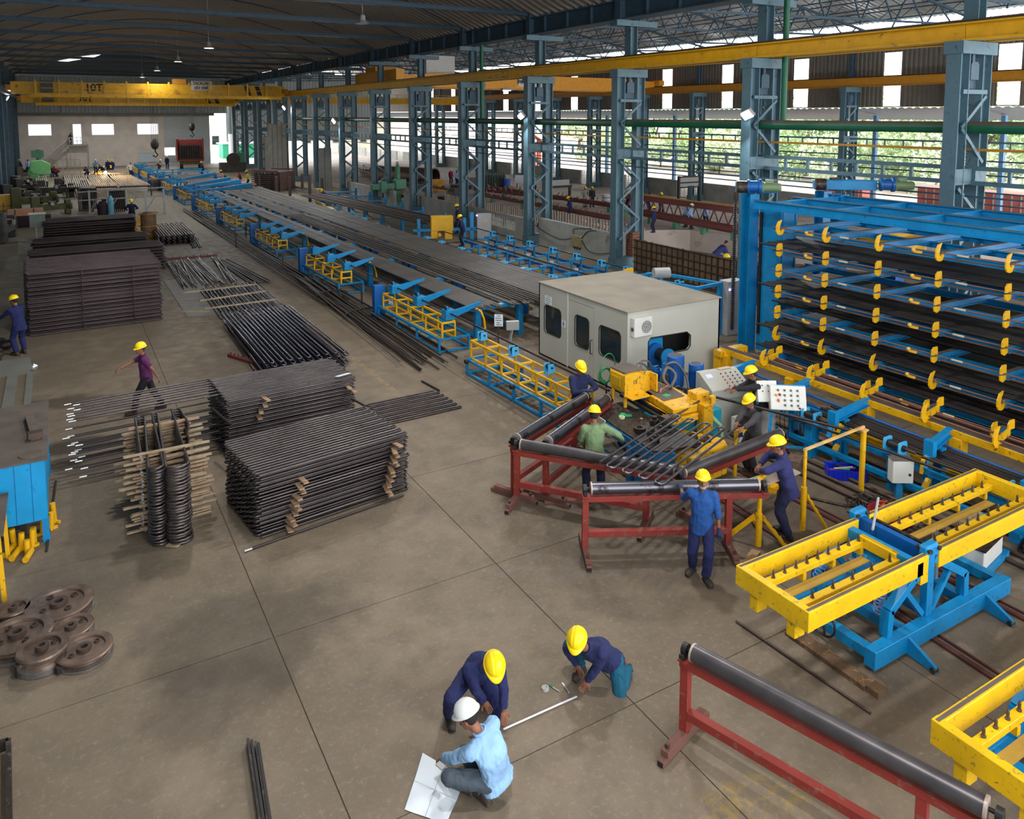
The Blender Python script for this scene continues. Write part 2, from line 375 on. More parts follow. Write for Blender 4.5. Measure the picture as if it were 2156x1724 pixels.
for k in range(27): m2.bx(xs1, 19.5, YE-.04, YE+.02, .1+k*.26, .3+k*.26) if not (litw[2]-.2 < .1+k*.26 < litw[3]) else None
struct('wall_far_2', m2, SHEET)
m = M(); corr(m, (XC, YE-.2), (XL, YE-.2), 7.3, 12.2, .45, .08)
for k in range(4): m.box((1+5.6*k, YE-.5, 8), (.3, .3, 2.2))
struct('wall_far_3', m, SHEET)
m = M(); m.bx(XL, 20, YE-1.3, YE+.3, 6.95, 7.35); struct('trim_2', m, CONC)
m = M()
vs = [(x, YE, 12.0) for x in P]+[(x, YE, zarc(x)+.1-(.45 if 4 <= i <= 7 else 0)) for i, x in enumerate(P)]; n = len(P)
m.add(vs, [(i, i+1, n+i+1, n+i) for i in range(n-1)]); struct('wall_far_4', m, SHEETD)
LITROOM = mat('lit_office_interior', (226, 224, 230), emit=1.6)
for k, (a, b_) in enumerate(wins+[(dx0, dx1)]):
    lo = dz if k == 3 else zb
    w = struct(('window_%d' % (k+1)) if k < 3 else 'door_1', M().bx(a, b_, YE+.22, YE+.24, lo, zt), GLASS if False else mat('office_pane', (214, 214, 222), emit=1.3 if k != 2 else 1.0))
    f = M()
    for q in ((a, lo, a, zt), (b_, lo, b_, zt), (a, zt, b_, zt), (a, lo, b_, lo)): f.bar((q[0], YE+.02, q[1]), (q[2], YE+.02, q[3]), .1)
    f.obj('window_frame' if k < 3 else 'door_frame', WHITE, w)
w = struct('window_4', M().bx(lowwin[0], lowwin[1], YE+.2, YE+.22, lowwin[2], lowwin[3]), mat('dim_office_pane', (120, 130, 136), emit=.5))
M().bx(lowwin[0]-.3, lowwin[1]+.3, YE-.05, YE-.01, lowwin[2]-.2, lowwin[2]).obj('window_sill', CEM, w)
struct('window_5', M().bx(litw[0], litw[1], YE+.24, YE+.26, litw[2], litw[3]), mat('daylight_gap_pane', (250, 250, 245), emit=3))
# stair to the office door
st = thing('office_staircase', 'white steel stair rising to the office door on the far wall', 'staircase', ((dx0+dx1)/2, YE-1, 0))
LW = dx1-dx0; zx = dz
m = M(); m.bx(-LW*.9, LW*1.1, -.7, 1, zx-.15, zx); m.obj('landing', CEM, st)
for x in (-LW*.9, LW*1.1): M().bar((x, -.6, 0), (x, -.6, zx), .1).obj('post', CEM, st)
xb = GY(88, 343, YE-1).x-(dx0+dx1)/2
m = M(); m.bar((-LW*.9, -.6, zx-.1), (xb, -.6, .1), .1, .35); m.bar((-LW*.9, .4, zx-.1), (xb, .4, .1), .1, .35); m.obj('stringer', CEM, st)
m = M()
for k in range(16):
    t = (k+.5)/16; m.box((-LW*.9+(xb+LW*.9)*t, -.1, zx*(1-t)), (.35, 1, .04))
m.obj('tread', CEM, st, kind='stuff')
m = M()
for z in (.5, 1.): m.bar((-LW*.9, -.65, zx+z), (LW*1.1, -.65, zx+z), .05)
for k in range(6): m.bar((-LW*.9+k*LW*.4, -.65, zx), (-LW*.9+k*LW*.4, -.65, zx+1), .05)
m.bar((-LW*.9, -.65, zx+1), (xb, -.65, 1), .05); m.obj('handrail', WHITE, st)
# left wall: cladding, posts and a runway
m = M(); corr(m, (XL, YE), (XL, 60), 0, 12.3, .5, .09); struct('wall_left', m, mat('blue_grey_cladding', (76, 100, 112), .6, vary=.15))
m = M(); corr(m, (XL, 60), (XL, Y0), 0, 12.3, 1.2, .09); struct('wall_left_2', m, MATS['blue_grey_cladding'])
m = M()
for y in YC: m.ibeam((XL+.2, y, 0), (XL+.2, y, 12.3), .4, .5, .04, (0, 1, 0))
m.ibeam((XL+.55, Y0, 9.3), (XL+.55, YE, 9.3), .35, .6, .04); struct('trim_3', m, TEALD)
# second hall: far cladding, end cladding, roof
m = M(); yw = [26.5+7.87*k for k in range(-3, 13)]
WY = [(170-y-.6, 170-y+.6, 7.66, 11.45) for y in yw]
corr(m, (X2+1.5, 170), (X2+1.5, Y0), 7.6, 13.25, .35, .06, [(a, b_, lo, hi) for a, b_, lo, hi in WY]); struct('wall_right', m, mat('brown_cladding', (112, 106, 98), .7, vary=.1))  # plain brown sheet colour
m = M()
for y in yw: m.bx(X2+1.62, X2+1.66, y-.7, y+.7, 7.6, 11.5)
struct('window_6', m, mat('translucent_skylight_sheet', (248, 250, 252), emit=2.2))
m = M(); corr(m, (45, YE+2), (XC+.2, YE+2), 3.0, 13.5, .5, .09); struct('wall_far_5', m, SHEET)
m = M(); rr = [(XC-.2, 12.7), (24, 13.0), (36.5, 16.2), (X2+1.4, 13.6)]; yl = []; y = Y0
while y < 140: yl += [(y, 0), (y+.1, .06), (y+.22, .06), (y+.32, 0)]; y += .42
m.add([(x, y, z+h) for y, h in yl for x, z in rr], [(j*4+i, j*4+i+1, (j+1)*4+i+1, (j+1)*4+i) for j in range(len(yl)-1) for i in range(3)])
struct('ceiling_2', m, mat('galvanised_roof_sheet', (206, 208, 208), .35, .45, vary=.1))
# lattice purlins and cross trusses below that roof
pur = thing('lattice_purlin', 'zigzag steel purlin under the shiny roof', 'roof truss', (0, 0, 0))
m = M(); L1 = 130.
m.bar((0, Y0, .0), (0, 122, 0), .07); m.bar((0, Y0, .55), (0, 122, .55), .07); m.obj('chord', TEALD, pur)
m = M(); k = 0; y = Y0
while y < 121: m.bar((0, y, .55 if k % 2 else 0), (0, y+.8, 0 if k % 2 else .55), .035); y += .8; k += 1
m.obj('lacing', TEALD, pur, kind='stuff')
def zr2(x):
    for (a, z0), (b_, z1) in zip(rr, rr[1:]):
        if a <= x <= b_: return z0+(z1-z0)*(x-a)/(b_-a)
for i, x in enumerate([24.6, 26.6, 28.6, 30.6, 32.6, 34.6, 38.5, 41, 43.5, 46, 48.5]):
    o = pur if i == 0 else dup(pur)
    o.location = (x, 0, zr2(x)-.68); o['label'] = 'zigzag steel purlin under the shiny roof, '+ordw(i)+' line out from the gutter girder'; o['group'] = 'roof purlins of the second hall'
tr = thing('cross_truss', 'open steel truss across the second hall', 'roof truss'); m = M()
for (a, z0), (b_, z1) in zip(rr[1:], rr[2:]): m.bar((a, 0, z0-.98), (b_, 0, z1-.98), .14)
m.bar((23, 0, 11.8), (50, 0, 12.6), .12); m.obj('chord', TEALD, tr); m = M()
for k in range(9):
    x = 24+k*2.9; m.bar((x, 0, 11.85+.03*k*2.9*.3), (x+1.45, 0, zr2(x+1.45)-.98), .07); m.bar((x+1.45, 0, zr2(x+1.45)-.98), (min(x+2.9, 50), 0, 11.9+.1*k*.9), .07)
m.obj('lacing', TEALD, tr)
for i in range(14):
    o = tr if i == 0 else dup(tr)
    o.location = (0, YC[i], 0); o['label'] = 'open steel truss across the second hall, '+far[i]+' of the row'; o['group'] = 'cross trusses of the second hall'
# lean-to roof outside the second hall and bright outdoor ground, low outer wall with barred windows
m = M(); rp = []; y = 5.
while y < 170: rp += [(y, 0), (y+.15, .08), (y+.35, .08), (y+.5, 0)]; y += .6
m.add([(x, y, z+h) for y, h in rp for x, z in ((52.2, 7.5), (64, 6.6))], [(j*2, j*2+1, j*2+3, j*2+2) for j in range(len(rp)-1)])
struct('ceiling_3', m, mat('lean_to_roof_sheet', (104, 116, 128), .4, .3, vary=.1))
struct('ground', M().bx(72, 260, 0, 330, F2-.3, F2-.02), mat('pale_yard_ground', (190, 180, 160), .9, vary=.15, scale=.2))
m = M(); bars = M()
for k in range(-2, 17):
    y0 = 26.5+7.93*k+4.4; m.bx(X2+1.3, X2+1.55, y0+1.5, y0+6.43, F2, .8); m.bx(X2+1.3, X2+1.55, y0-1.5, y0+1.5, F2, -.75)
struct('wall_right_2', m, CEM)
GR = thing('window_grille', 'white barred grille in a gap of the low outer wall', 'window grille')
m = M()
for j in range(9): m.bar((0, -1.5, -.72+j*.19), (0, 1.5, -.72+j*.19), .04)
for j in range(7): m.bar((0, -1.5+j*.5, -.75), (0, -1.5+j*.5, .8), .06)
m.obj('bar', WHITE, GR, kind='stuff')
for k in range(-1, 16):
    o = GR if k == -1 else dup(GR)
    o.location = (X2+1.4, 26.5+7.93*k+4.4, 0); o['label'] = 'white barred grille, '+ordw(k+1)+' gap of the low outer wall from the right'; o['group'] = 'grilles of the low outer wall'
# ================================================================== columns, runways, cranes
def laced_column(name, label, h=9.05, base=0.):
    t = thing(name, label, 'column')
    for x in (.22, 1.38): M().ibeam((x, 0, base), (x, 0, h-.35), .42 if x < 1 else .36, .45, .035, (1, 0, 0)).obj('chord', TEAL, t)
    zs_ = [7.5, 6.6, 5.6]; 
    pts = [(1.4, 7.55), (.25, 6.65), (1.4, 5.65)]
    for (a, z0), (b, z1) in zip(pts, pts[1:]): M().bar((a, -.16, z0), (b, -.16, z1), .1, .05, (0, 1, 0)).obj('lacing_bar', TEAL, t)
    pts = [(.25, 4.95), (1.4, 4.05), (.25, 3.15), (1.4, 2.25), (.25, 1.35)]
    for (a, z0), (b, z1) in zip(pts, pts[1:]): M().bar((a, -.16, z0), (b, -.16, z1), .1, .05, (0, 1, 0)).obj('lacing_bar', TEAL, t)
    for (a, z0), (b, z1) in zip(pts, pts[1:]): M().bar((a, .16, z0), (b, .16, z1), .1, .05, (0, 1, 0)).obj('lacing_bar', TEAL, t)
    m = M(); m.bx(.05, 1.58, -.2, .2, 5.05, 5.5); m.obj('gusset_plate', TEAL, t)
    m = M(); m.bx(.2, 1.4, -.2, -.12, 7.6, 7.72); m.obj('strut', TEAL, t)
    m = M(); m.bx(-.02, 1.6, -.3, .3, base, base+.55); m.obj('base_plate', TEAL, t)
    m = M(); m.bx(-.06, 1.66, -.28, .28, h-.35, h); m.obj('cap_box', TEAL, t)
    m = M(); m.bx(.5, 1.1, -.02, .02, 7.75, 8.35); m.plate([(.6, 8.0), (1.0, 8.0), (1.0, 8.42), (.93, 8.5), (.67, 8.5), (.6, 8.42)], .3, 'Y'); m.bx(.74, .86, -.1, .1, 8.5, 8.7); m.obj('diaphragm', TEALD, t)
    return t
c0 = laced_column('laced_column', 'blue laced steel column'); M().ibeam((.9, 0, 9.05), (.9, 0, 11.0), .42, .4, .03, (1, 0, 0)).obj('upper_post', TEAL, c0)
M().bx(-.1, 2.2, -.25, .25, 10.95, 11.2).obj('bracket', TEAL, c0)
for i, y in enumerate(YC):
    o = c0 if i == 0 else dup(c0)
    o.location = (21.6, y, 0); o['label'] = 'blue laced steel column under the yellow runway, '+far[i]+' to the camera'; o['group'] = 'laced columns between the halls'
c1 = laced_column('laced_column', 'slim laced column', 9.05, F2); M().ibeam((.9, 0, 9.05), (.9, 0, 12.6), .3, .3, .03, (1, 0, 0)).obj('upper_post', TEALD, c1)
for i, y in enumerate(YR):
    o = c1 if i == 0 else dup(c1)
    o.location = (49.6, y, 0); o['label'] = 'laced steel column in the outer row across the second hall, '+far[i]+' to the camera'; o['group'] = 'laced columns of the outer row'
g = thing('gutter_girder', 'long dark blue plate girder along the edge of the vault', 'girder', (22, 0, 0))
M().ibeam((0, Y0, 11.66), (0, YE, 11.66), .5, .85, .05).obj('web', TEALD, g)
m = M()
for k in range(65): m.box((0, Y0+2*k, 11.66), (.36, .04, .78))
m.obj('stiffener', TEALD, g, kind='stuff')
for y in YC: M().box((0, y, 11.85), (.62, .4, 1.3)).obj('stub_plate', TEALD, g)
m = M(); m.bx(.3, .9, Y0, YE, 11.28, 11.33)
m.obj('gutter', TEALD, g)
rail = thing('crane_runway', 'yellow crane runway beam carried by the near row of columns', 'runway beam', (22.1, 0, 0))
for k, (a, b) in enumerate(zip([Y0]+YC, YC+[YE])): M().ibeam((0, a+.01, 9.32), (0, b-.01, 9.32), .5, .5, .045).obj('beam', YELC, rail)
M().box((0, (Y0+YE)/2, 9.61), (.09, YE-Y0, .08)).obj('rail', RUST, rail)
rail2 = thing('crane_runway', 'second yellow runway beam behind the first, on the same columns', 'runway beam', (23.0, 0, 0))
M().ibeam((0, Y0, 9.32), (0, YE, 9.32), .3, .5, .04).obj('beam', YELC, rail2); M().box((0, (Y0+YE)/2, 9.61), (.09, YE-Y0, .08)).obj('rail', RUST, rail2)
rail3 = thing('crane_runway', 'ochre runway beam on the outer row of columns before the skylights', 'runway beam', (50.2, 0, 0))
OCH = mat('ochre_paint', (190, 132, 30), .55, vary=.1)
M().ibeam((0, Y0, 9.37), (0, 140, 9.37), .4, .64, .04).obj('beam', OCH, rail3); M().box((0, 60, 9.73), (.09, 136, .08)).obj('rail', RUST, rail3)
gp = thing('long_pipe', 'fat green pipe with a dusty top along the near columns', 'pipe', (22.32, 0, 6.66)); m = M(); n = 16; L0, L1 = Y0, 84
for k in range(n):
    a, b = 6.2832*k/n, 6.2832*(k+1)/n; m.k = 1 if math.sin((a+b)/2) > .25 else 0
    m.add([(.17*math.cos(t), y, .17*math.sin(t)) for t, y in ((a, L0), (b, L0), (b, L1), (a, L1))], [(0, 1, 2, 3)], True)
m.obj('pipe', [GPIPE, DUST], gp)
for x, y, z0, z1, lb in ((22.7, 19.35, 6.7, 13.2, 'nearest upright green pipe beside the yellow runway'), (22.7, 42.4, 6.7, 13, 'upright green pipe behind the fifth column'), (49.4, 60, -.8, 12, 'upright green pipe on the outer row of columns')):
    m = M(); m.tube((x, y, z0), (x, y, z1), .11, 12); m.obj('rising_pipe', GPIPE, label=lb, cat='pipe')
def ladder_beam(label, x, z0, z1, Ya, Yb, step=.95, w=.12):
    t = thing('ladder_beam', label, 'beam', (x, 0, 0))
    for z in (z0, z1): M().bar((0, Ya, z), (0, Yb, z), w).obj('chord', TEAL, t)
    y = Ya+.4; me = M().bar((0, 0, z0), (0, 0, z1), w*.7).mesh('batten', TEAL)
    while y < Yb: link('batten', me, t, (0, y, 0)); y += step
ladder_beam('battened blue tie beam at mid height between the near columns', 22.5, 5.08, 5.5, Y0, 100)
ladder_beam('battened tie beam at mid height between the outer columns', 50.4, 4.8, 5.3, 0, 110, 1.4)
for x, z, w, mt, lb in ((22.75, 6.02, .07, OCH, 'thin ochre pipe running just above the battened tie beam'), (50.9, 6.1, .09, TEALD, 'topmost open girt outside the outer columns'), (50.9, 4.1, .09, TEALD, 'girt below the battened tie of the outer columns'), (50.9, 3.2, .09, TEALD, 'third girt down outside the outer columns'), (50.9, 2.1, .09, TEALD, 'second lowest girt outside the outer columns'), (50.9, 1.35, .09, TEALD, 'lowest girt just above the low outer wall'), (22.2, 4.72, .05, TEALD, 'thin cable conduit below the battened tie beam')):
    M().bar((x, Y0, z), (x, 112, z), w).obj('wall_girt', mt, label=lb, cat='beam')
# bridge cranes
def text(s, size, mt, parent, loc, rot, name='lettering', depth=.01, align='CENTER'):
    c = bpy.data.curves.new(name, 'FONT'); c.body = s; c.size = size; c.extrude = depth; c.offset = size*.025; c.align_x = align; c.align_y = 'CENTER'
    o = bpy.data.objects.new(name, c); me = evaluate(o); me.materials.clear(); me.materials.append(mt)
    return link(name, me, parent, loc, rot)
def crane10(name, label, y, zb, zt):
    t = thing(name, label, 'bridge crane', (0, y, 0))
    a, b = XL+1.0, 21.6
    m = M(); m.bx(a, b, -.25, .25, zb, zt); m.obj('girder', YELC, t)
    m = M(); m.bx(a, b, 1.6, 2.1, zb, zt); m.obj('girder', YELC, t)
    m = M(); m.bx(a+1.5, b-.5, -1.1, -.25, zb-.12, zb); m.obj('walkway', YEL, t)
    m = M(); m.bx(a+1.5, b-.5, -1.12, -1.08, zb-.35, zb-.12); m.obj('walkway_fascia', YELC, t)
    for k in range(12): M().bar((a+2+k*1.9, -1.05, zb-.2), (a+2+k*1.9, -1.05, zb+1.25), .15).obj('rail_post', YEL, t)
    for z in (.5, 1.02): M().bar((a+1.6, -1.05, zb+z), (b-.6, -1.05, zb+z), .05).obj('handrail', YELC, t)
    for x in (a-.2, b-.05): M().bx(x-.2, x+.2, -1.4, 3.2, zb+.25, zb+.75).obj('end_carriage', OCH, t)
    m = M(); m.bx(a+2.4, a+3.4, -.9, -.2, zb+.1, zt+.1); m.obj('switch_cabinet', mat('dark_cabinet', (70, 70, 72)), t)
    for k in range(2):
        x = b-3.9+k*1.1; M().plate([(x, zb+.05), (x+.45, zb+.05), (x+.15, zt-.05), (x-.3, zt-.05)], .02, 'Y', -.27).obj('hazard_stripe', BLACK, t)
    text('10T', .95, BLACK, t, (a+6.8, -.27, (zb+zt)/2+.05), (R(90), 0, 0))
    return t
k1 = crane10('bridge_crane', 'near yellow overhead crane marked 10T across the main hall', 86, 9.05, 10.15)
s = M(); s.bx(13.2-1.0, 13.2+1., -.3, -.27, 9.5, 10.5); sg = s.obj('name_board', WHITE, k1)
text('TACKLERS', .36, BLACK, k1, (13.2, -.32, 10.28), (R(90), 0, 0)); text('10T SWL', .4, BLACK, k1, (13.2, -.32, 9.8), (R(90), 0, 0))
M().bx(10.6, 11.8, .3, 1.5, 10.2, 10.7).obj('trolley', ORG, k1)
k2 = crane10('bridge_crane', 'farther yellow overhead crane marked 10T near the end wall', 111, 8.55, 9.5)
def hook(name, label, x, y, z, ztop, sc=1.):
    t = thing(name, label, 'crane hook', (x, y, z))
    for dx in (-.25, -.08, .1, .28): M().tube((dx*sc, 0, .5*sc), (dx*sc, 0, ztop-z), .018*sc, 5).obj('rope', BLACK, t)
    M().sphere((0, 0, .3*sc), .5*sc, 12, (.8, .5, 1.1)).obj('pulley_block', GREASE, t)
    M().path([(0, 0, -.2*sc), (.05*sc, 0, -.5*sc), (.25*sc, 0, -.75*sc), (.05*sc, 0, -1*sc), (-.22*sc, 0, -.8*sc)], .07*sc, 8).obj('hook', GREASE, t)
    return t
p = GY(326, 310, 86); hook('crane_hook', 'black crane hook block hanging before the end wall office', p.x, 86, p.z, 9.1)
p = GY(404, 272, 111); hook('crane_hook', 'crane hook block above the lorry', p.x, 111, p.z, 8.6)
kc = thing('bridge_crane', 'orange overhead crane in the second hall lettered 15t', 'bridge crane', (0, 58, 0))
m = M(); m.plate([(24, 9.6), (27, 9.25), (46, 9.25), (49.6, 9.7), (49.6, 10.15), (46.5, 10.4), (27, 10.4), (24, 10.2)], .6, 'Y'); m.obj('girder', ORG, kc)
m = M(); m.plate([(24, 9.6), (27, 9.25), (46, 9.25), (49.6, 9.7), (49.6, 10.15), (46.5, 10.4), (27, 10.4), (24, 10.2)], .6, 'Y', 2.6); m.obj('girder', ORG, kc)
M().bx(23.0, 23.7, -1, 8.5, 9.75, 10.6).obj('end_carriage', ORG, kc); M().bx(49.6, 50.2, -1, 4, 9.8, 10.3).obj('end_carriage', ORG, kc)
M().bx(23.4, 25.2, 4.6, 7, 10.1, 11.1).obj('motor_cover', ORG, kc); M().bx(26.4, 29, .9, 1.9, 10.4, 11.9).obj('switch_cabinet', WHITE, kc)
M().bx(34.4, 38.0, -.34, -.31, 9.45, 10.2).obj('name_board', WHITE, kc); M().bx(37.1, 38.0, -.36, -.34, 9.48, 10.17).obj('capacity_board', BLACK, kc)
text('Jupiter Cranes', .46, BLACK, kc, (35.7, -.37, 9.93), (R(90), 0, 0)); text('15t', .55, WHITE, kc, (37.55, -.38, 9.83), (R(90), 0, 0))
M().box((33.2, -.5, 9.2), (1.0, .5, .16)).obj('lamp_housing', GREYP, kc); M().box((33.2, -.5, 9.1), (.6, .35, .03)).obj('lamp_glass', LAMP, kc)
ky = thing('bridge_crane', 'bright yellow overhead crane deep in the second hall', 'bridge crane', (0, 98, 0))
M().bx(23, 49.5, -.3, .3, 8.6, 9.3).obj('girder', YEL, ky); M().bx(23, 49.5, -1.2, -.3, 8.45, 8.6).obj('walkway', YEL, ky)
for k in range(14): M().bar((24+k*1.9, -1.1, 8.6), (24+k*1.9, -1.1, 9.7), .07).obj('rail_post', YEL, ky)
M().bar((24, -1.1, 9.7), (49, -1.1, 9.7), .06).obj('handrail', YEL, ky)
# lamps
def lampglow(loc, power, tgt, size=.5):
    l = bpy.data.lights.new('lamp_light', 'AREA'); l.size = size; l.energy = power; l.color = (.92, .97, 1)
    o = bpy.data.objects.new('lamp_light', l); COL.objects.link(o); o.location = loc
    o.rotation_euler = (Vector(tgt)-Vector(loc)).to_track_quat('-Z', 'Y').to_euler()
for i, (u, v, X, lb) in enumerate([(1573, 243, 21.35, 'dazzling floodlight on the second column from the right'), (1097, 245, 21.35, 'floodlight on the fourth column from the right'), (703, 255, 21.3, 'small floodlight on a distant column below the runway'), (598, 227, 21.3, 'highest small floodlight on a far column'), (14, 208, -4.0, 'floodlight high on the left wall')]):
    p = GX(u, v, X); t = thing('floodlight', lb, 'floodlight', p); sx = 1 if X > 0 else -1
    rr_ = Euler((R(-20), R(-35*sx), 0)).to_matrix(); s = 1. if i < 2 else 1.4
    M().box((0.06*sx, .02, .05), (.12*s, .5*s, .32*s), rot=rr_).obj('housing', GREYP, t); M().box((-.04*sx, -.02, 0), (.06*s, .42*s, .26*s), rot=rr_).obj('lamp_glass', mat('flood_glow', (240, 248, 255), emit=30), t)
    M().bar((.1*sx, 0, .1), (.4*sx, 0, .1), .05).obj('arm', TEALD, t)
    lampglow(p+Vector((-.2*sx, -.1, -.1)), 350, (p.x-9*sx, p.y-4, 0))
hb = thing('high_bay_lamp', 'x', 'ceiling lamp'); M().lathe((0, 0, 0), [(.05, .45), (.12, .4), (.14, .18), (.34, 0), (.32, 0), (.1, .16)], 20).obj('reflector', GREYP, hb); M().tube((0, 0, .45), (0, 0, 4.1), .02, 6).obj('stem', GREYP, hb); M().lathe((0, 0, .02), [(0, 0), (.3, 0)], 20).obj('lamp_glass', mat('high_bay_glow_disc', (240, 246, 255), emit=45), hb)
HB = [*BAYS, (12.9, 36.1), (8.9, 54.3), (8.9, 69), (8.9, 84), (8.9, 99)]
HBN = ['lamp above the foreground crew', 'lamp above the roller stands', 'lamp above the tube stacks', 'lamp above the grey booth', 'unlit high-bay lamp nearest in the vault', 'largest glowing high-bay lamp under the vault', 'second glowing high-bay lamp in the vault', 'third glowing high-bay lamp, left of the others', 'last high-bay lamp above the overhead crane']
for i, (x, y) in enumerate(HB):
    o = hb if i == 0 else dup(hb)
    o.location = (x, y, 11.35); o['label'] = HBN[i] if 'lamp' in HBN[i][:30] and i > 3 else 'high-bay '+HBN[i]; o['group'] = 'high-bay lamps of the vault'
    if i == 4:
        for c in KIDS[o.name]:
            if c.name.startswith('lamp_glass'): c.data = M().lathe((0, 0, .02), [(0, 0), (.3, 0)], 20).mesh('lamp_glass', GREYP)
    elif i > 4: lampglow((x, y, 11.3), 120 if 80 < y < 90 else 420, (x, y, 0), .6)
for i, (x, y, z) in enumerate(CRANE_FILL):
    t = thing('crane_fill_lamp', 'small added fill light below the '+['near', 'far'][i > 1]+' yellow crane bridge, '+['left', 'right'][i % 2], 'floodlight', (x, y, z)); M().box((0, 0, .06), (.4, .3, .14)).obj('housing', GREYP, t); M().box((0, 0, -.02), (.3, .2, .02)).obj('lamp_glass', LAMP, t); M().bar((0, 0, .1), (0, .35, .35), .05).obj('bracket', GREYP, t)  # housings and brackets added around the far-end fill lights
# ---- wall between the halls
def lowwall(nm, Ya, Yb, h0, h1, holes=()):
    m = M(); m.add([(x, y, z) for x in (22.25, 22.5) for y, z in ((Ya, F2), (Yb, F2), (Yb, h1), (Ya, h0))], [(0, 1, 2, 3), (7, 6, 5, 4), (0, 4, 5, 1), (3, 2, 6, 7), (0, 3, 7, 4), (1, 5, 6, 2)])
    return struct(nm, m, CEM)
lowwall('wall_middle', 27.95, 35.1, 1.5, 1.5); lowwall('wall_middle_2', 35.7, 37.6, 1.3, 1.3); lowwall('wall_middle_3', 40.4, 54, 1.3, 1.25)
struct('wall_middle_4', M().bx(22.25, 22.5, 37.6, 40.4, F2, .45), CEM); struct('wall_middle_5', M().bx(22.25, 22.5, 37.6, 40.4, 1.2, 1.3), CEM)
lowwall('wall_middle_6', 56, 60, 1.2, 1.2); lowwall('wall_middle_7', 61, 67.5, 1.15, 1.15)
t = thing('window_grille', 'white grille opening in the low cement wall between the columns', 'window grille', (22.35, 39, 0)); 
for k in range(15): M().bar((0, -1.35+k*.193, .45), (0, -1.35+k*.193, 1.2), .03).obj('bar', WHITE, t)
for z in (.5, .83, 1.15): M().bar((0, -1.4, z), (0, 1.4, z), .04).obj('crossbar', WHITE, t)
t = thing('junction_box', 'khaki electrical box with cables on the low cement wall', 'junction box', (22.2, GX(1215, 508, 22.2).y, .75))
M().box((0, 0, 0), (.14, .8, .55)).obj('casing', mat('khaki_box', (150, 138, 100), .6), t, bev=.01)
for a in (-.22, 0, .22): M().tube((0, a, -.27), (0, a, -.4), .04, 8).obj('gland', BLACK, t)
yb = GX(1215, 508, 22.2).y
for i, pts in enumerate([[(0, .4, .1), (-.02, 1.5, -.1), (-.02, 3, .1), (0, 4.6, .5)], [(0, -.4, .1), (-.05, -1, -.3), (-.05, -1.8, -.35), (0, -2.6, -.2)], [(0, -.4, .2), (0, -.9, .6), (0, -1.6, .75)], [(0, .3, .3), (0, 0.2, .6), (0, -1.2, .78)]]):
    M().path(smooth_path([(22.2+a, yb+b, .75+c) for a, b, c in pts]), .02, 6).obj('cable', BLACK, label=['long black cable drooping left from the khaki box', 'black cable sagging right of the khaki box', 'short cable rising right of the khaki box', 'cable looping over the khaki box'][i], cat='cable')
# ribbed brown shutter wall of the pit, gridded
fw = struct('wall_middle_8', M().bx(22.35, 22.45, 2, 27.2, F2, 1.42), mat('brown_shuttering', (112, 92, 70), .85, vary=.3, scale=1.5))
me = M().bx(-.02, .05, -.012, .012, 0, 1.45).mesh('rib', mat('dark_rib', (62, 50, 38), .8)); me2 = M().bx(-.03, .05, -.035, .035, 0, 1.47).mesh('post', MATS['dark_rib'])
k = 0; y = 2.2
while y < 27.2: link('post' if k % 6 == 0 else 'rib', me2 if k % 6 == 0 else me, fw, (22.31, y, 0)); y += .33; k += 1
for z in (.1, .42, .74, 1.06, 1.42): M().bx(22.29, 22.34, 2, 27.2, z-.015, z+.015).obj('rail', MATS['dark_rib'], fw)
# tall precast concrete panels standing in the far part of the hall
for i, (u0, u1, v0, v1, nn, lb) in enumerate([(567, 606, 262, 372, 4, 'tall grey precast panel group beside the far columns'), (672, 699, 312, 402, 2, 'pair of shorter grey precast panels nearer the camera')]):
    a = GX(u1, v1, 20.6); b = GX(u0, v1, 20.6); zt_ = GX(u1, v0, 20.6).z; g0 = G((u0+u1)/2, v1)
    t = thing('precast_panel', lb, 'concrete panel', (g0.x, g0.y, 0)); D_ = (g0-Vector((0, 0, CAMZ))).dot(FW); w = (u1-u0)*D_/FPX; hh = (v1-v0)*D_/FPX
    for k in range(nn): M().box((RT.x*w*((k+.5)/nn-.5), RT.y*w*((k+.5)/nn-.5), hh/2), (w/nn*.93, .25, hh), rz=-YAW).obj('panel', CONC, t)
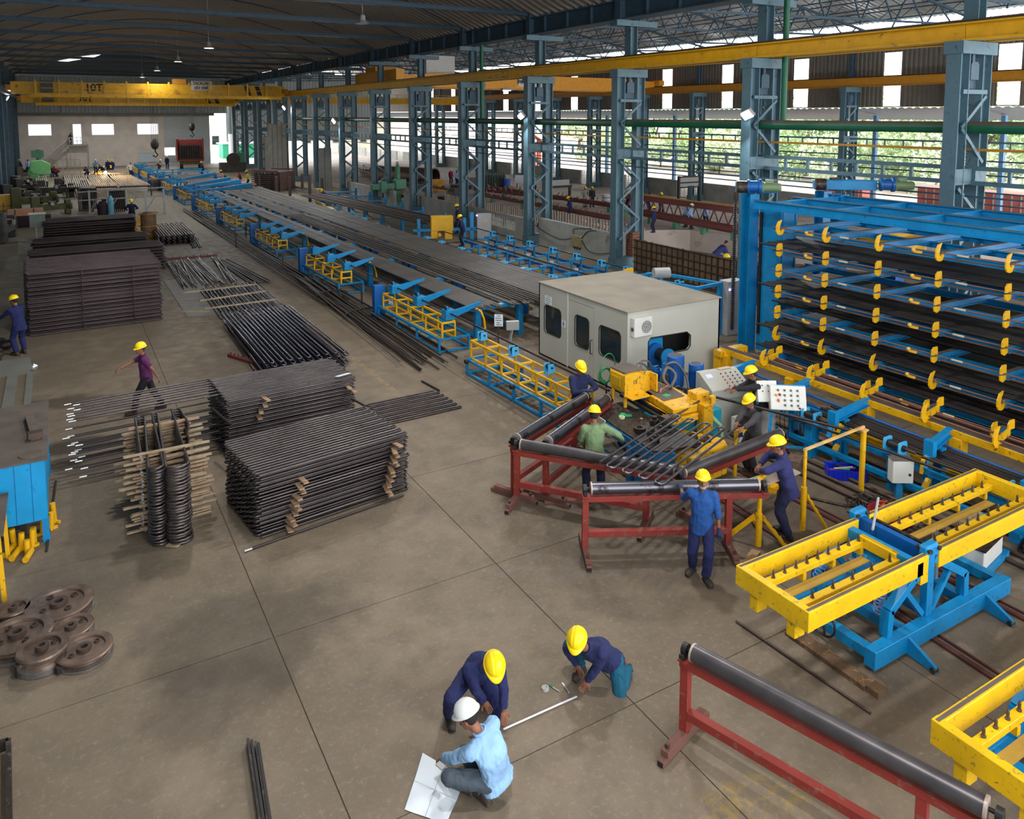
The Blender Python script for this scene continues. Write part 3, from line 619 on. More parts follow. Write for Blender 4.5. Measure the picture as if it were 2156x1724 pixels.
# ================================================================== red roller stands
def roller_stand(label, P, Q, flip=False, zc=1.1, roll=ROLL):
    if flip: P, Q = Q, P
    d = Q-P; L_ = d.length; t = thing('roller_stand', label, 'roller stand', (P.x, P.y, 0), math.atan2(d.y, d.x), 'red roller stands')
    M().tube((.03, 0, zc), (L_-.03, 0, zc), .095, 28).obj('roller', roll, t)
    for x in (.03, L_-.03):
        s = 1 if x > 1 else -1
        m = M(); m.lathe((x, 0, zc), [(.097, -.012), (.1, -.012), (.1, .012), (.05, .016), (.0, .016)] if s > 0 else [(.0, -.016), (.05, -.016), (.1, -.012), (.1, .012), (.097, .012)], 28, 'X'); m.obj('end_ring', mat('worn_ring', (176, 160, 150), .5, .4), t)
    for x, s in ((-.07, -1), (L_+.07, 1)):
        m = M(); m.box((x, 0, zc-.05), (.05, .2, .05)); m.lathe((x-.03, 0, zc), [(.0, 0), (.065, 0), (.065, .06), (.0, .06)], 16, 'X'); m.tube((x-.05*s*2, 0, zc), (x, 0, zc), .02, 10); m.bx(x-.03, x+.03, -.05, .05, zc-.1, zc); m.obj('bearing_block', BLACK, t)
    m = M(); m.bx(-.12, L_+.14, -.05, .05, .89, .975); m.bx(-.12, -.02, -.09, .09, .975, 1.0); m.bx(L_+.03, L_+.13, -.09, .09, .975, 1.0); m.obj('top_beam', RED, t, bev=.004)
    xp = [-.06, L_*.82]
    for x in xp: M().bx(x-.05, x+.05, -.045, .045, .12, .89).obj('post', RED, t, bev=.004)
    M().bx(xp[0]+.05, xp[1]-.05, -.05, .05, .3, .4).obj('stretcher', RED, t, bev=.004)
    for x in xp:
        m = M()
        for z, w, l in ((.04, .08, .5), (.11, .1, .42)):
            for a, b in (((-w/2, 0), (-w/2+.008, 0)),): pass
            m.bx(x-w/2, x+w/2, -l, l, z-.035, z+.035)
        m.obj('skid', REDD, t, bev=.004)
        for s in (-1, 1): M().bx(x-.035, x+.035, s*.502, s*.504, .015, .065).obj('tube_mouth', BLACK, t)
        M().box((x, -.36, .17), (.04, .04, .05)).obj('clamp', RUST, t)
    return t
V = Vector
roller_stand('front red roller stand with polished roller, worker leaning on it', V((7.04, 9.58, 0)), V((9.48, 8.3, 0)))
roller_stand('long red roller stand carrying the U-bend ends of the tube panel', V((6.95, 11.57, 0)), V((8.67, 9.35, 0)), roll=ROLLD)
roller_stand('outer left slanting red roller stand beside the navy worker', V((7.0, 11.8, 0)), V((9.36, 12.91, 0)))
roller_stand('inner slanting red roller stand behind the green-shirted worker', V((7.43, 11.4, 0)), V((9.7, 12.6, 0)))
roller_stand('red roller stand rising right toward the control boxes', V((8.68, 9.25, 0)), V((11.39, 9.52, 0)), True, roll=ROLLD)
roller_stand('big red roller stand alone in the near right foreground', V((5.78, 5.94, 0)), V((6.6, 3.18, 0)), roll=ROLLD)
# ================================================================== serpentine tube panels
def serp(n, L_, pitch, r, seg=5, tail0=0., tail1=0., ns=6, jit=0.):
    """n straight runs along x, U bends alternately; tails lengthen the two free ends"""
    pts = []
    for i in range(n):
        y = i*pitch; fwd = i % 2 == 0; x0, x1 = (pitch/2, L_-pitch/2)
        a, b = (x0, x1) if fwd else (x1, x0)
        if i == 0: a -= tail0
        if i == n-1: b += (tail1 if fwd else -tail1)
        j = rnd.uniform(-jit, jit)
        pts += [(a, y, 0), ((a+b)/2, y+j*.3, j*.4), (b, y, 0)]
        if i < n-1:
            s = 1 if fwd else -1
            for k in range(1, seg): t_ = math.pi*k/seg; pts.append((b+s*pitch/2*math.sin(t_), y+pitch/2-pitch/2*math.cos(t_), 0))
    return M().path(pts, r, ns).mesh('serpentine_tube', STEEL)
# the panel lying over the rollers, fresh from the bending machine
pa, pb = G(1258, 975, 1.22), G(1420, 872, 1.22); dvec = (pb-pa); Lp = dvec.length
sp = serp(9, Lp, .15, .021, 7, 0, .25, 10)
me = link('serpentine_panel', sp, None, (pa.x, pa.y, 1.215), (0, 0, math.atan2(dvec.y, dvec.x)), 'shiny bent tube panel lying over the rollers at the bending machine', 'tube panel'); me.scale = (1, -1, 1)
me.data.materials[0] = mat('shiny_new_tube', (112, 112, 120), .25, .85, vary=.15)
# ================================================================== blue bench and bending machine
OY = mat('oily_yellow_paint', (218, 164, 14), .5, wear=(92, 74, 40), wamt=.24, wscale=11)
MB = mat('bench_blue_paint', (0, 96, 150), .5, wear=(60, 62, 62), wamt=.14, wscale=8)
bt = thing('machine_bench', 'long dark blue bench of the bending machine with tools on top', 'workbench', (0, 0, 0))
m = M(); m.plate([(9.35, 12.7), (9.15, 10.5), (9.45, 10.35), (10.2, 10.35), (10.2, 12.75)], .05, 'Z', .86); m.obj('top', GREASE, bt)
m = M(); m.bar((9.33, 12.65, .75), (9.15, 10.5, .75), .06, .2); m.bar((9.15, 10.5, .75), (9.5, 10.3, .75), .06, .2); m.bar((9.33, 12.7, .75), (10.2, 12.7, .75), .06, .2); m.obj('apron', MB, bt)
for x, y in ((9.33, 12.6), (9.2, 11.2), (9.2, 10.5), (10.1, 12.6)): M().box((x, y, .35), (.12, .12, .72)).obj('leg', MB, bt)
m = M(); m.plate([(9.24, .08), (9.24, .65), (9.75, .5), (9.75, .08)], .03, 'Y', 10.48); m.bar((9.22, 11.1, .12), (9.2, 10.5, .5), .05, .3); m.obj('side_panel', MB, bt)
M().bar((9.3, 12.55, .2), (9.22, 10.6, .2), .08).obj('rail', MB, bt)
M().box((9.27, 12.3, .8), (.03, .45, .18), rz=R(-5)).obj('data_plate', mat('pale_plate', (196, 190, 172), .6), bt)
M().lathe((9.16, 11.0, .5), [(0, -.06), (.05, -.06), (.05, 0), (.0, 0)], 12, 'X').obj('round_knob', RUST, bt)
def tool(name, label, m_, mt, cat='tool'): return m_.obj(name, mt, label=label, cat=cat)
bx_, by_ = 9.85, 11.8
tool('chuck_ring', 'dark steel ring lying on the dark blue bench', M().lathe((9.5, 11.3, .89), [(.06, 0), (.12, 0), (.12, .09), (.06, .09), (.06, 0)], 18), GREASE, 'machine part')
tool('steel_pin', 'bright upright steel pin on the dark blue bench', M().tube((9.75, 11.55, .88), (9.75, 11.55, 1.02), .03, 12), BRIGHT, 'machine part')
tool('tape_roll', 'small roll of cream tape on the bench', M().lathe((9.62, 12.0, .89), [(.035, 0), (.06, 0), (.06, .04), (.035, .04), (.035, 0)], 18), mat('cream_tape', (210, 200, 160), .6), 'tape')
tool('green_cloth', 'crumpled green packet beside the tape roll', M().box((9.7, 12.1, .9), (.22, .1, .03), rz=.6).box((9.78, 12.0, .91), (.14, .07, .03), rz=-.4), mat('bright_green', (20, 150, 96), .5), 'packet')
for i, (x, y, s_, r_) in enumerate([(9.6, 11.05, .12, .3), (9.85, 11.1, .1, 1.), (10.0, 11.45, .13, .6), (9.45, 10.8, .1, 0)]):
    m = M(); m.box((x, y, .89+s_*.35), (s_*1.6, s_, s_*.7), rz=r_); m.lathe((x, y, .89+s_*.7), [(0, 0), (s_*.4, 0), (s_*.4, s_*.5), (0, s_*.5)], 12); m.box((x+.08, y-.05, .9), (s_*2.2, .04, .04), rz=r_+1)
    tool('die_block', ['greasy die block lying mid bench', 'greasy die block beside the steel pin', 'larger greasy die block under the slide', 'die block at the near end of the bench'][i], m, GREASE, 'die block')
mc = thing('bending_machine', 'yellow tube bending machine with box head and slide table', 'machine', (0, 0, 0))
# swinging head
m = M(); hx0, hx1, hy0, hy1 = 10.0, 10.55, 12.4, 12.95
m.bx(hx0, hx1, hy0, hy1, 1.18, 1.62); m.obj('head_box', OY, mc, bev=.05)
M().bx(hx0-.02, hx1+.12, hy0-.03, hy0-.01, 1.14, 1.6).obj('front_plate', OY, mc, bev=.008)
M().bx(hx0+.02, hx1-.02, hy0+.02, hy1-.02, 1.62, 1.64).obj('dusty_lid', DUST, mc)
M().bx(hx1+.1, hx1+.14, hy0-.25, hy0, 1.2, 1.58).obj('guard_flange', OY, mc, bev=.008)
M().bx(hx0, hx1+.14, hy0-.25, hy0, 1.13, 1.16).obj('shelf_lip', OY, mc, bev=.005)
text('15', .12, DUST, mc, (10.25, hy0-.035, 1.42), (R(90), 0, 0), 'painted_mark', .002)
M().box((hx0-.015, 12.68, 1.4), (.02, .3, .2)).obj('side_plate', mat('worn_yellow_plate', (190, 150, 20), .6), mc)
for x, y in ((hx0+.07, hy0+.06), (hx0+.07, hy1-.08)): M().tube((x, y, .88), (x, y, 1.2), .04, 10).obj('head_leg', OY, mc)
# slide
ang = math.atan2(11.39-12.9, 10.5-10.8)
m = M(); m.plate([(10.62, 12.95), (11.15, 13.0), (11.25, 12.3), (11.15, 11.45), (10.95, 11.25), (10.35, 11.3), (10.5, 12.3)], .14, 'Z', 1.09); m.obj('slide_table', OY, mc, bev=.01)
m = M(); m.plate([(10.66, 12.9), (11.1, 12.95), (11.18, 12.3), (11.06, 11.75), (10.5, 11.75), (10.58, 12.3)], .012, 'Z', 1.168); m.obj('slide_dust_cover', DUST, mc)
m = M(); m.plate([(10.45, 12.3), (11.0, 12.3), (11.15, 11.6), (10.9, 11.15), (10.25, 11.2)], .1, 'Z', .95); m.obj('lower_slide', OY, mc)
m = M(); m.bar((10.3, 12.9, .97), (10.15, 11.2, .97), .06); m.bar((10.45, 12.9, .97), (10.32, 11.2, .97), .06); m.obj('guide_rod', BLACK, mc)
m = M(); m.bx(10.05, 10.35, 11.15, 11.35, .98, 1.08); m.tube((10.2, 11.2, 1.03), (11.1, 11.35, 1.18), .022, 10); m.obj('tie_rod', RUST, mc)
m = M(); m.tube((11.1, 11.5, 1.1), (11.5, 11.8, 1.1), .07, 16); m.obj('ram', BLACK, mc)
m = M(); m.bx(11.12, 11.38, 11.22, 11.44, .5, 1.12); m.obj('clamp_column', OY, mc, bev=.01)
m = M(); m.bx(11.3, 11.42, 11.2, 11.3, 1.12, 1.28); m.bx(11.1, 11.45, 11.42, 11.7, 1.1, 1.3); m.obj('clamp_bracket', OY, mc, bev=.008)
m = M(); m.bx(10.3, 11.9, 11.5, 12.4, .05, .82); m.obj('machine_bed', mat('teal_machine_paint', (8, 138, 160), .5, wear=(40, 70, 74), wamt=.25, wscale=10), mc, bev=.01)
m = M(); m.plate([(9.95, 11.2), (10.6, 11.45), (11.05, 10.6), (10.9, 10.35), (9.9, 10.25), (9.7, 10.6)], .6, 'Z', .38); m.obj('die_carriage', OY, mc, bev=.02)
M().bx(10.35, 10.6, 10.22, 10.23, .3, .5).obj('carriage_plate', mat('brown_plate', (130, 90, 60), .7), mc)
M().box((9.75, 11.0, .55), (.03, .35, .3), rz=.5).obj('white_side_board', mat('pale_plate', (196, 190, 172), .6), mc)
for x, y in ((10.2, 10.95), (10.5, 10.9), (10.3, 10.6), (10.65, 10.7)): M().lathe((x, y, .68), [(0, .1), (.06, .1), (.07, .06), (.11, .05), (.11, 0), (0, 0)], 16).obj('die_wheel', GREASE, mc)
M().path([(11.45, 11.4, .8), (11.6, 11.25, .6), (11.62, 11.2, .3), (11.5, 11.3, .1)], .05, 8).obj('green_hose', mat('pale_hose', (140, 170, 140), .5), mc)
M().box((10.75, 11.95, 1.177), (.16, .13, .006), rz=.2).obj('green_tag', mat('bright_green', (20, 150, 96), .5), mc)
M().path([(10.72, 12.1, 1.18), (10.72, 12.1, 1.26), (10.85, 12.12, 1.27), (11.0, 12.2, 1.26)], .014, 8).obj('copper_fitting', mat('copper', (200, 120, 80), .4, .6), mc)
# hydraulic power pack
hp = thing('hydraulic_power_pack', 'blue twin-motor hydraulic unit in front of the grey booth', 'hydraulic unit', (0, 0, 0))
m = M(); m.bx(11.35, 12.75, 12.55, 13.65, .25, .8); m.obj('oil_tank', BLUED, hp, bev=.01)
M().bx(11.3, 12.8, 12.5, 13.7, .8, .85).obj('tank_lid', GREASE, hp)
M().bx(11.25, 12.3, 12.3, 12.42, .86, .95).obj('tray_edge', BLACK, hp)
for (x, y, r, h) in ((11.9, 12.95, .2, .74), (12.32, 12.72, .17, .54)):
    mo = M().lathe((x, y, .85), [(0, 0), (r*.9, 0), (r*.9, h*.7), (r, h*.7), (r, h*.97), (r*.85, h), (0, h)], 28).obj('motor', mat('motor_blue', (20, 84, 156), .4), hp)
    m = M()
    for k in range(20): a = 6.2832*k/20; m.bar((x+r*.93*math.cos(a), y+r*.93*math.sin(a), .9), (x+r*.93*math.cos(a), y+r*.93*math.sin(a), .85+h*.68), .015, .02)
    m.obj('cooling_fin', MATS['motor_blue'], mo, kind='stuff')
    M().lathe((x, y, .85+h), [(0, .004), (r*.7, .004)], 20).obj('fan_grid', DUST, mo)
hb_ = [(11.5, 13.2, .85), (11.6, 12.9, .85), (11.45, 12.75, .85), (11.7, 13.35, .85), (11.65, 13.05, .85)]
for i, (x, y, z) in enumerate(hb_):
    m = M(); h = [.42, .3, .24, .36, .5][i]; m.box((x, y, z+h/2), (.1, .1, h), rz=i); m.box((x, y, z+h*.7), (.2, .08, .1), rz=i*.7); m.lathe((x, y, z+h), [(0, .05), (.04, .05), (.04, 0), (0, 0)], 10); m.obj('valve', [BLUED, GREASE, BLACK, BLUED, BLUED][i], hp)
for i, pts in enumerate([[(11.6, 12.9, 1.1), (11.5, 12.8, 1.45), (11.7, 12.7, 1.5), (11.9, 12.6, 1.2), (11.9, 12.5, .9)], [(11.0, 12.15, 1.26), (11.25, 12.35, 1.15), (11.45, 12.45, 1.35), (11.3, 12.55, 1.5), (11.15, 12.5, 1.3), (11.3, 12.4, 1.1), (11.6, 12.45, .95)], [(10.75, 12.75, 1.35), (10.9, 12.95, 1.6), (11.2, 13.0, 1.5), (11.35, 13.1, 1.1)], [(10.7, 12.8, 1.3), (10.9, 13.1, 1.5), (11.3, 13.3, 1.35), (11.5, 13.3, 1.1)], [(11.7, 12.6, 1.0), (11.5, 12.5, 1.05), (11.3, 12.35, 1.0)]]):
    # smooth the hose through its control points
    sm = []
    for k in range(len(pts)-1):
        p0, p1, p2, p3 = (V(pts[max(k-1, 0)]), V(pts[k]), V(pts[k+1]), V(pts[min(k+2, len(pts)-1)]))
        for q in range(6): t_ = q/6; sm.append(.5*((2*p1)+(p2-p0)*t_+(2*p0-5*p1+4*p2-p3)*t_*t_+(3*p1-p0-3*p2+p3)*t_**3))
    sm.append(V(pts[-1])); M().path(sm, [.025, .035, .018, .018, .02][i], 8).obj('hose', mat('grey_hose', (92, 88, 86), .5), hp)
# wire loop guard behind the head
m = M(); m.path([(10.2+.28*math.cos(a), 13.25+.1*math.cos(a), 1.5+.3*math.sin(a)) for a in [6.2832*k/20 for k in range(20)]], .012, 5, True); m.path([(10.1+.16*math.cos(a), 13.2, 1.35+.16*math.sin(a)) for a in [6.2832*k/16 for k in range(16)]], .03, 6, True)
m.obj('pedestal_fan', mat('fan_green', (30, 120, 70), .5), label='green-rimmed pedestal fan behind the yellow head', cat='fan')
M().tube((10.15, 13.22, 0), (10.15, 13.22, 1.2), .02, 8).obj('fan_stem', BLACK, bpy.data.objects['pedestal_fan'])
# ================================================================== grey operator booth
BX0, BX1, BY0, BY1, BH = 12.0, 15.15, 14.8, 18.9, 2.13
bo = thing('operator_booth', 'light grey sheet-metal operator booth with rounded windows', 'booth', (0, 0, 0))
def rrect(a0, a1, b0, b1, r, n=4):
    out = []
    for cx, cy, s in ((a1-r, b1-r, 0), (a0+r, b1-r, 1), (a0+r, b0+r, 2), (a1-r, b0+r, 3)):
        for k in range(n+1): t_ = math.pi/2*(s+k/n); out.append((cx+r*math.cos(t_), cy+r*math.sin(t_)))
    return out
def panel_with_holes(name, ax, off, t_, outer, holes, mt, parent):
    """flat panel with true openings, triangulated with edge loops"""
    from mathutils.geometry import tessellate_polygon, delaunay_2d_cdt
    loops = [outer]+holes; co = [V(p) for l in loops for p in l]; edges = []; n = 0
    for l in loops: edges += [(n+i, n+(i+1) % len(l)) for i in range(len(l))]; n += len(l)
    vs, es, fs, _, _, _ = delaunay_2d_cdt(co, edges, [], 1, 1e-5)
    def inside(p, poly):
        c = False; j = len(poly)-1
        for i in range(len(poly)):
            if (poly[i][1] > p[1]) != (poly[j][1] > p[1]) and p[0] < (poly[j][0]-poly[i][0])*(p[1]-poly[i][1])/(poly[j][1]-poly[i][1])+poly[i][0]: c = not c
            j = i
        return c
    ff = []
    for f in fs:
        c = sum((vs[i] for i in f), V((0, 0)))/len(f)
        if inside(c, outer) and not any(inside(c, h) for h in holes): ff.append(list(f))
    def P(a, b, k): return (a, k, b) if ax == 'Y' else (k, a, b) if ax == 'X' else (a, b, k)
    m = M(); N_ = len(vs)
    m.add([P(v.x, v.y, off) for v in vs]+[P(v.x, v.y, off+t_) for v in vs], ff+[[i+N_ for i in reversed(f)] for f in ff])
    for l in loops:
        k = len(l); m.add([P(a, b, off) for a, b in l]+[P(a, b, off+t_) for a, b in l], [(i, (i+1) % k, (i+1) % k+k, i+k) for i in range(k)])
    return m.obj(name, mt, parent)
w1, w2, w3 = rrect(17.74, 18.6, .74, 1.55, .12), rrect(16.42, 17.06, .75, 1.6, .12), rrect(15.06, 15.96, .78, 1.57, .12)
panel_with_holes('side_wall', 'X', BX0, .05, [(17.43, .0), (BY1, .0), (BY1, BH), (17.43, BH)], [w1], CABIN, bo)
panel_with_holes('side_wall', 'X', BX0, .05, [(BY0, .0), (16.2, .0), (16.2, BH), (BY0, BH)], [w3], CABIN, bo)
panel_with_holes('side_wall', 'X', BX0+.005, .045, [(16.2, 1.95), (17.43, 1.95), (17.43, BH), (16.2, BH)], [], CABIN, bo)
dr = panel_with_holes('door', 'X', BX0+.012, .035, [(16.22, .05), (17.4, .05), (17.4, 1.94), (16.22, 1.94)], [w2], CABIN, bo)
M().path([(BX0-.0, 16.27, .7), (BX0-.06, 16.27, .72), (BX0-.06, 16.27, 1.06), (BX0, 16.27, 1.08)], .015, 8).obj('door_handle', BLACK, dr)
M().bx(BX0-.006, BX0+.01, 17.405, 17.435, 0, BH).obj('door_jamb', WHITE, bo)
M().bx(BX0-.006, BX0+.045, BY0-.006, BY0+.045, 0, BH).obj('corner_post', CABIN, bo)
fr = [(12.75, .56), (12.67, .62), (12.67, 1.3), (12.75, 1.39), (13.98, 1.37), (14.1, 1.27), (14.1, .98), (14.0, .89), (13.55, .89), (13.42, .8), (13.36, .68), (13.2, .56)]
panel_with_holes('front_wall', 'Y', BY0, .05, [(BX0, 0), (BX1, 0), (BX1, BH), (BX0, BH)], [fr], CABIN, bo)
M().bx(BX1-.05, BX1, BY0, BY1, 0, BH).obj('back_wall', CABIN, bo); M().bx(BX0, BX1, BY1-.05, BY1, 0, BH).obj('end_wall', CABIN, bo)
CG = mat('tinted_glass', (40, 50, 54), .06, spec=.8, alpha=.55)
for nm, poly, ax, off in (('window_pane', w1, 'X', BX0+.03), ('window_pane', w2, 'X', BX0+.03), ('window_pane', w3, 'X', BX0+.03)):
    m = M(); m.plate(poly, .006, ax, off); m.obj(nm, CG, bo)
    M().path([(BX0-.004, a, b) for a, b in poly], .014, 5, True).obj('window_gasket', BLACK, bo)
M().path([(a, BY0-.004, b) for a, b in fr], .014, 5, True).obj('window_gasket', BLACK, bo)
m = M(); m.plate(fr, .006, 'Y', BY0+.03)
for (x0, x1, y0, y1) in ((BX0-.03, 13.5, BY0-.03, BY1+.03), (13.505, BX1+.03, BY0-.03, 16.8), (13.505, BX1+.03, 16.805, BY1+.03)): M().bx(x0, x1, y0, y1, BH, BH+.03).obj('roof_sheet', CABTOP, bo)
M().bx(BX0, BX1, BY0, BY1, 0, .04).obj('booth_floor', GREASE, bo)
fx = M().bx(12.09, 12.66, BY0-.16, BY0, 1.52, 2.0).obj('fan_box', WHITE, bo, bev=.01)
for k in range(4): M().path([(12.5+.04*(k+.6)*math.cos(a)-.03, BY0-.168, 1.76+.04*(k+.6)*math.sin(a)) for a in [6.2832*q/20 for q in range(20)]], .008, 4, True).obj('fan_slot', BLACK, fx)
for k in range(3): M().path([(12.083, BY0-.08+.018*(k+.6)*math.cos(a), 1.72+.018*(k+.6)*math.sin(a)) for a in [6.2832*q/12 for q in range(12)]], .005, 4, True).obj('fan_slot', BLACK, fx)
def sheet(nm, label, c, a, b, rot, cat='notice', lines=0, parent=None, rc=(70, 74, 84)):
    t_ = link(nm, M().box((0, 0, 0), (a, .004, b)).mesh(nm, PAPER), parent, c, rot, label if not parent else None, cat if not parent else None)
    if lines:
        m = M()
        for k in range(lines): m.box((-.05*a if k % 2 else 0, -.004, b*(.36-.72*k/max(lines-1, 1))), (a*.7*(1 if k % 3 else .6), .003, b*.05))
        m.obj('printed_line', mat('print_ink', rc, .8), t_, kind='stuff')
    return t_
sheet('notice_sheet', 'printed notice sheet on the booth corner above the first window', (BX0-.008, 18.39, 1.71), .36, .24, (0, 0, R(-90)), lines=4)
n2 = sheet('pictogram_sheet', 'small pictogram notice between booth window and door', (BX0-.008, 17.6, 1.2), .2, .2, (0, 0, R(-90)))
m = M(); m.path([(0, -.005, .05), (0, -.005, -.02), (.04, -.005, -.06)], .008, 5); m.path([(0, -.005, -.02), (-.04, -.005, -.06)], .008, 5); m.path([(-.05, -.005, 0), (.05, -.005, .03)], .008, 5); m.sphere((0, -.005, .07), .014, 8); m.obj('pictogram_figure', BLACK, n2)
ch = thing('lathe_chuck', 'big blue chuck seen through the front window of the booth', 'machine part', (12.95, BY0+.35, 0))
M().bx(-.22, .35, -.2, .5, .1, 1.3).obj('body', BLUE, ch, bev=.02); M().lathe((.05, -.28, .93), [(0, .08), (.26, .08), (.26, .0), (0, 0)], 30, 'Y').obj('flange', BLUED, ch)
M().lathe((.16, -.6, .9), [(0, .36), (.17, .36), (.17, 0), (0, 0)], 24, 'Y').obj('barrel', BLACK, ch); M().lathe((.16, -.62, .9), [(.05, 0), (.22, 0), (.22, .04), (.05, .04)], 30, 'Y').obj('disc', BLUE, ch)
M().box((12.5, 15.3, .72), (.3, .2, .5), rz=.4).obj('white_carton', WHITE, label='white carton standing behind the third booth window', cat='carton')
M().box((12.45, 15.62, .75), (.2, .22, 1.5), rz=0).obj('blue_cabinet', BLUE, label='blue cabinet behind the third booth window', cat='cabinet')
# ================================================================== control desk and push-button boxes
dk = thing('control_desk', 'sloping white control desk with rows of buttons', 'control desk', (12.55, 12.1, 0), R(170))
m = M(); w = .34; prof_ = [(-.25, 0), (.25, 0), (.25, .8), (.3, .82), (.3, 1.05), (-.2, 1.3), (-.34, 1.3), (-.34, .85), (-.25, .8)]
m.plate(prof_, 1.0, 'X'); m.obj('body', CABIN, dk, bev=.01)
fa = math.atan2(1.3-1.05, -.5)
def onface(x, s, h): # s along slope 0..1
    a, b = V((.3, 1.05)), V((-.2, 1.3)); q = a.lerp(b, s); n_ = V((b.y-a.y, -(b.x-a.x))).normalized(); q = q+n_*h; return (x, q.x, q.y)
BR = mat('button_red', (176, 30, 44), .4); BK = mat('button_dark', (50, 60, 50), .4)
for i in range(4):
    for j in range(5): M().sphere(onface(-.38+.13*i, .12+.17*j, .008), .02, 6).obj('button', BR if i in (2, 3) and j < 4 or (i == 0 and j == 4) else BK, dk)
M().box(onface(.33, .75, .01), (.14, .1, .02), rot=Matrix.Rotation(-math.atan2(.25, .5), 3, 'X')).obj('display', mat('display_glow', (150, 160, 235), emit=1.2), dk)
M().box((-.2, -.27, 1.312), (.34, .12, .006), rz=.1).obj('worksheet', mat('brown_sheet', (214, 180, 150), .7), dk)
ps = thing('push_button_box', 'tilted white push-button box on a blue trestle', 'control panel', (12.92, 10.66, 0), R(-38))
rt_ = Matrix.Rotation(R(-22), 3, 'X')
M().box((0, 0, 1.12), (.72, .2, .5), rot=Matrix.Rotation(R(-22), 3, 'X')).obj('casing', WHITE, ps, bev=.012)
M().box((.02, .13, 1.09), (.74, .06, .52), rot=rt_).obj('back_plate', BLUE, ps)
for i in range(4):
    for j in range(4):
        if (i, j) in ((0, 1), (0, 3)): continue
        c = rt_ @ V((-.2+.13*i, -.115, .15-.1*j)); M().box((c.x, c.y, c.z+1.12), (.035, .03, .04), rot=rt_).obj('switch_knob', BK, ps)
for i, (x, z, cc) in enumerate(((-.24, .05, YEL), (-.17, .06, BR), (-.2, -.06, mat('button_orange', (240, 110, 30), .4)))): c = rt_ @ V((x, -.12, z)); M().sphere((c.x, c.y, c.z+1.12), .028, 8).obj('button', cc, ps)
c = rt_ @ V((.22, -.12, -.2)); M().sphere((c.x, c.y, c.z+1.12), .018, 8).obj('lock', BLACK, ps)
for a, b in (((-.3, 0, .95), (-.42, -.25, 0)), ((-.3, .1, .95), (-.38, .4, 0)), ((.3, 0, .9), (.42, -.25, 0)), ((.3, .1, .9), (.38, .4, 0))): M().bar(a, b, .05).obj('trestle_leg', BLUE, ps)
M().bar((-.4, -.2, .15), (.4, -.2, .15), .04).obj('trestle_rail', BLUE, ps)
for k in range(3): M().path([(-.1+.08*k, .05, .92), (-.12+.1*k, .1, .6), (-.05+.04*k, 0, .2), (-.1, .2, .02)], .008, 5).obj('wire', BLACK, ps)
p2 = thing('switch_box', 'smaller white box with four studs beside the button panel', 'control panel', (12.72, 11.05, 0), R(-30))
M().box((0, 0, 1.18), (.42, .18, .44), rot=rt_).obj('casing', WHITE, p2, bev=.01)
for x, z in ((-.1, .12), (.02, .12), (-.1, -.0), (.02, -.0), (.12, -.02)): c = rt_ @ V((x, -.1, z)); M().sphere((c.x, c.y, c.z+1.18), .014 if x < .1 else .026, 6).obj('stud', BLACK, p2)
for x in (-.15, .15): M().bar((x, .05, 1.0), (x*1.3, .1, 0), .045).obj('leg', BLUE, p2)
# ================================================================== tube feeding line (runs at a slight angle to the hall)
LA = R(1.29)
def LP(x, y, z=0.): return V((x-.0225*(y-20), y, z))
TB = M()
def base_unit(t, L_, w=1.1, h=.42, nb=4, mt=BLUE):
    for x in (0, w):
        M().bar((x, 0, h), (x, L_, h), .06).obj('long_rail', mt, t); M().bar((x, 0, .05), (x, L_, .05), .06).obj('foot_rail', mt, t)
    for k in range(nb):
        y = L_*k/(nb-1)
        for x in (0, w): M().bar((x, y, 0), (x, y, h), .06).obj('leg', mt, t)
        M().bar((0, y, .05), (w, y, .05), .05).obj('cross_rail', mt, t)
    for y in (0, L_): M().bar((0, y, h), (w, y, h), .06).obj('cross_rail', mt, t)
def truss(t, L_, x0, z0, nb=4, w=.42, mt=YEL, tilt=0):
    e = .48
    P_ = lambda x, z: (x0+x+(z*tilt), z0+z)
    for x, z in ((0, 0), (w, 0), (0, e), (w, e)):
        a = P_(x, z); M().bar((a[0], 0, a[1]), (a[0], L_, a[1]), .05, .055).obj('chord', mt, t)
    for k in range(nb+1):
        y = L_*k/nb
        m = M()
        for (p, q) in (((0, 0), (0, e)), ((w, 0), (w, e)), ((0, e), (w, e)), ((0, 0), (w, 0))):
            a, b = P_(*p), P_(*q); m.bar((a[0], y, a[1]), (b[0], y, b[1]), .05)
        if k in (0, nb): a, b = P_(0, e/2), P_(w, e/2); m.bar((a[0], y, a[1]), (b[0], y, b[1]), .05)
        m.obj('bay_frame', mt, t)
    a, b = P_(0, 0), P_(w, e)
def bearing(t, x, y, z, mt=LBLUE, s=1., nm='roller_block'):
    b = thing_part(nm, t, (x, y, z), M().box((0, -.09*s, 0), (.2*s, .015, .22*s)).box((0, .09*s, 0), (.2*s, .015, .22*s)).box((0, 0, -.1*s), (.2*s, .2*s, .015)), mt)
    M().tube((0, -.085*s, .03), (0, .085*s, .03), .055*s, 12).tube((0, -.14*s, .03), (0, .14*s, .03), .022*s, 8).obj('roller', BLACK, b); return b
def thing_part(nm, t, loc, m, mt): return m.obj(nm, mt, t, loc=loc)
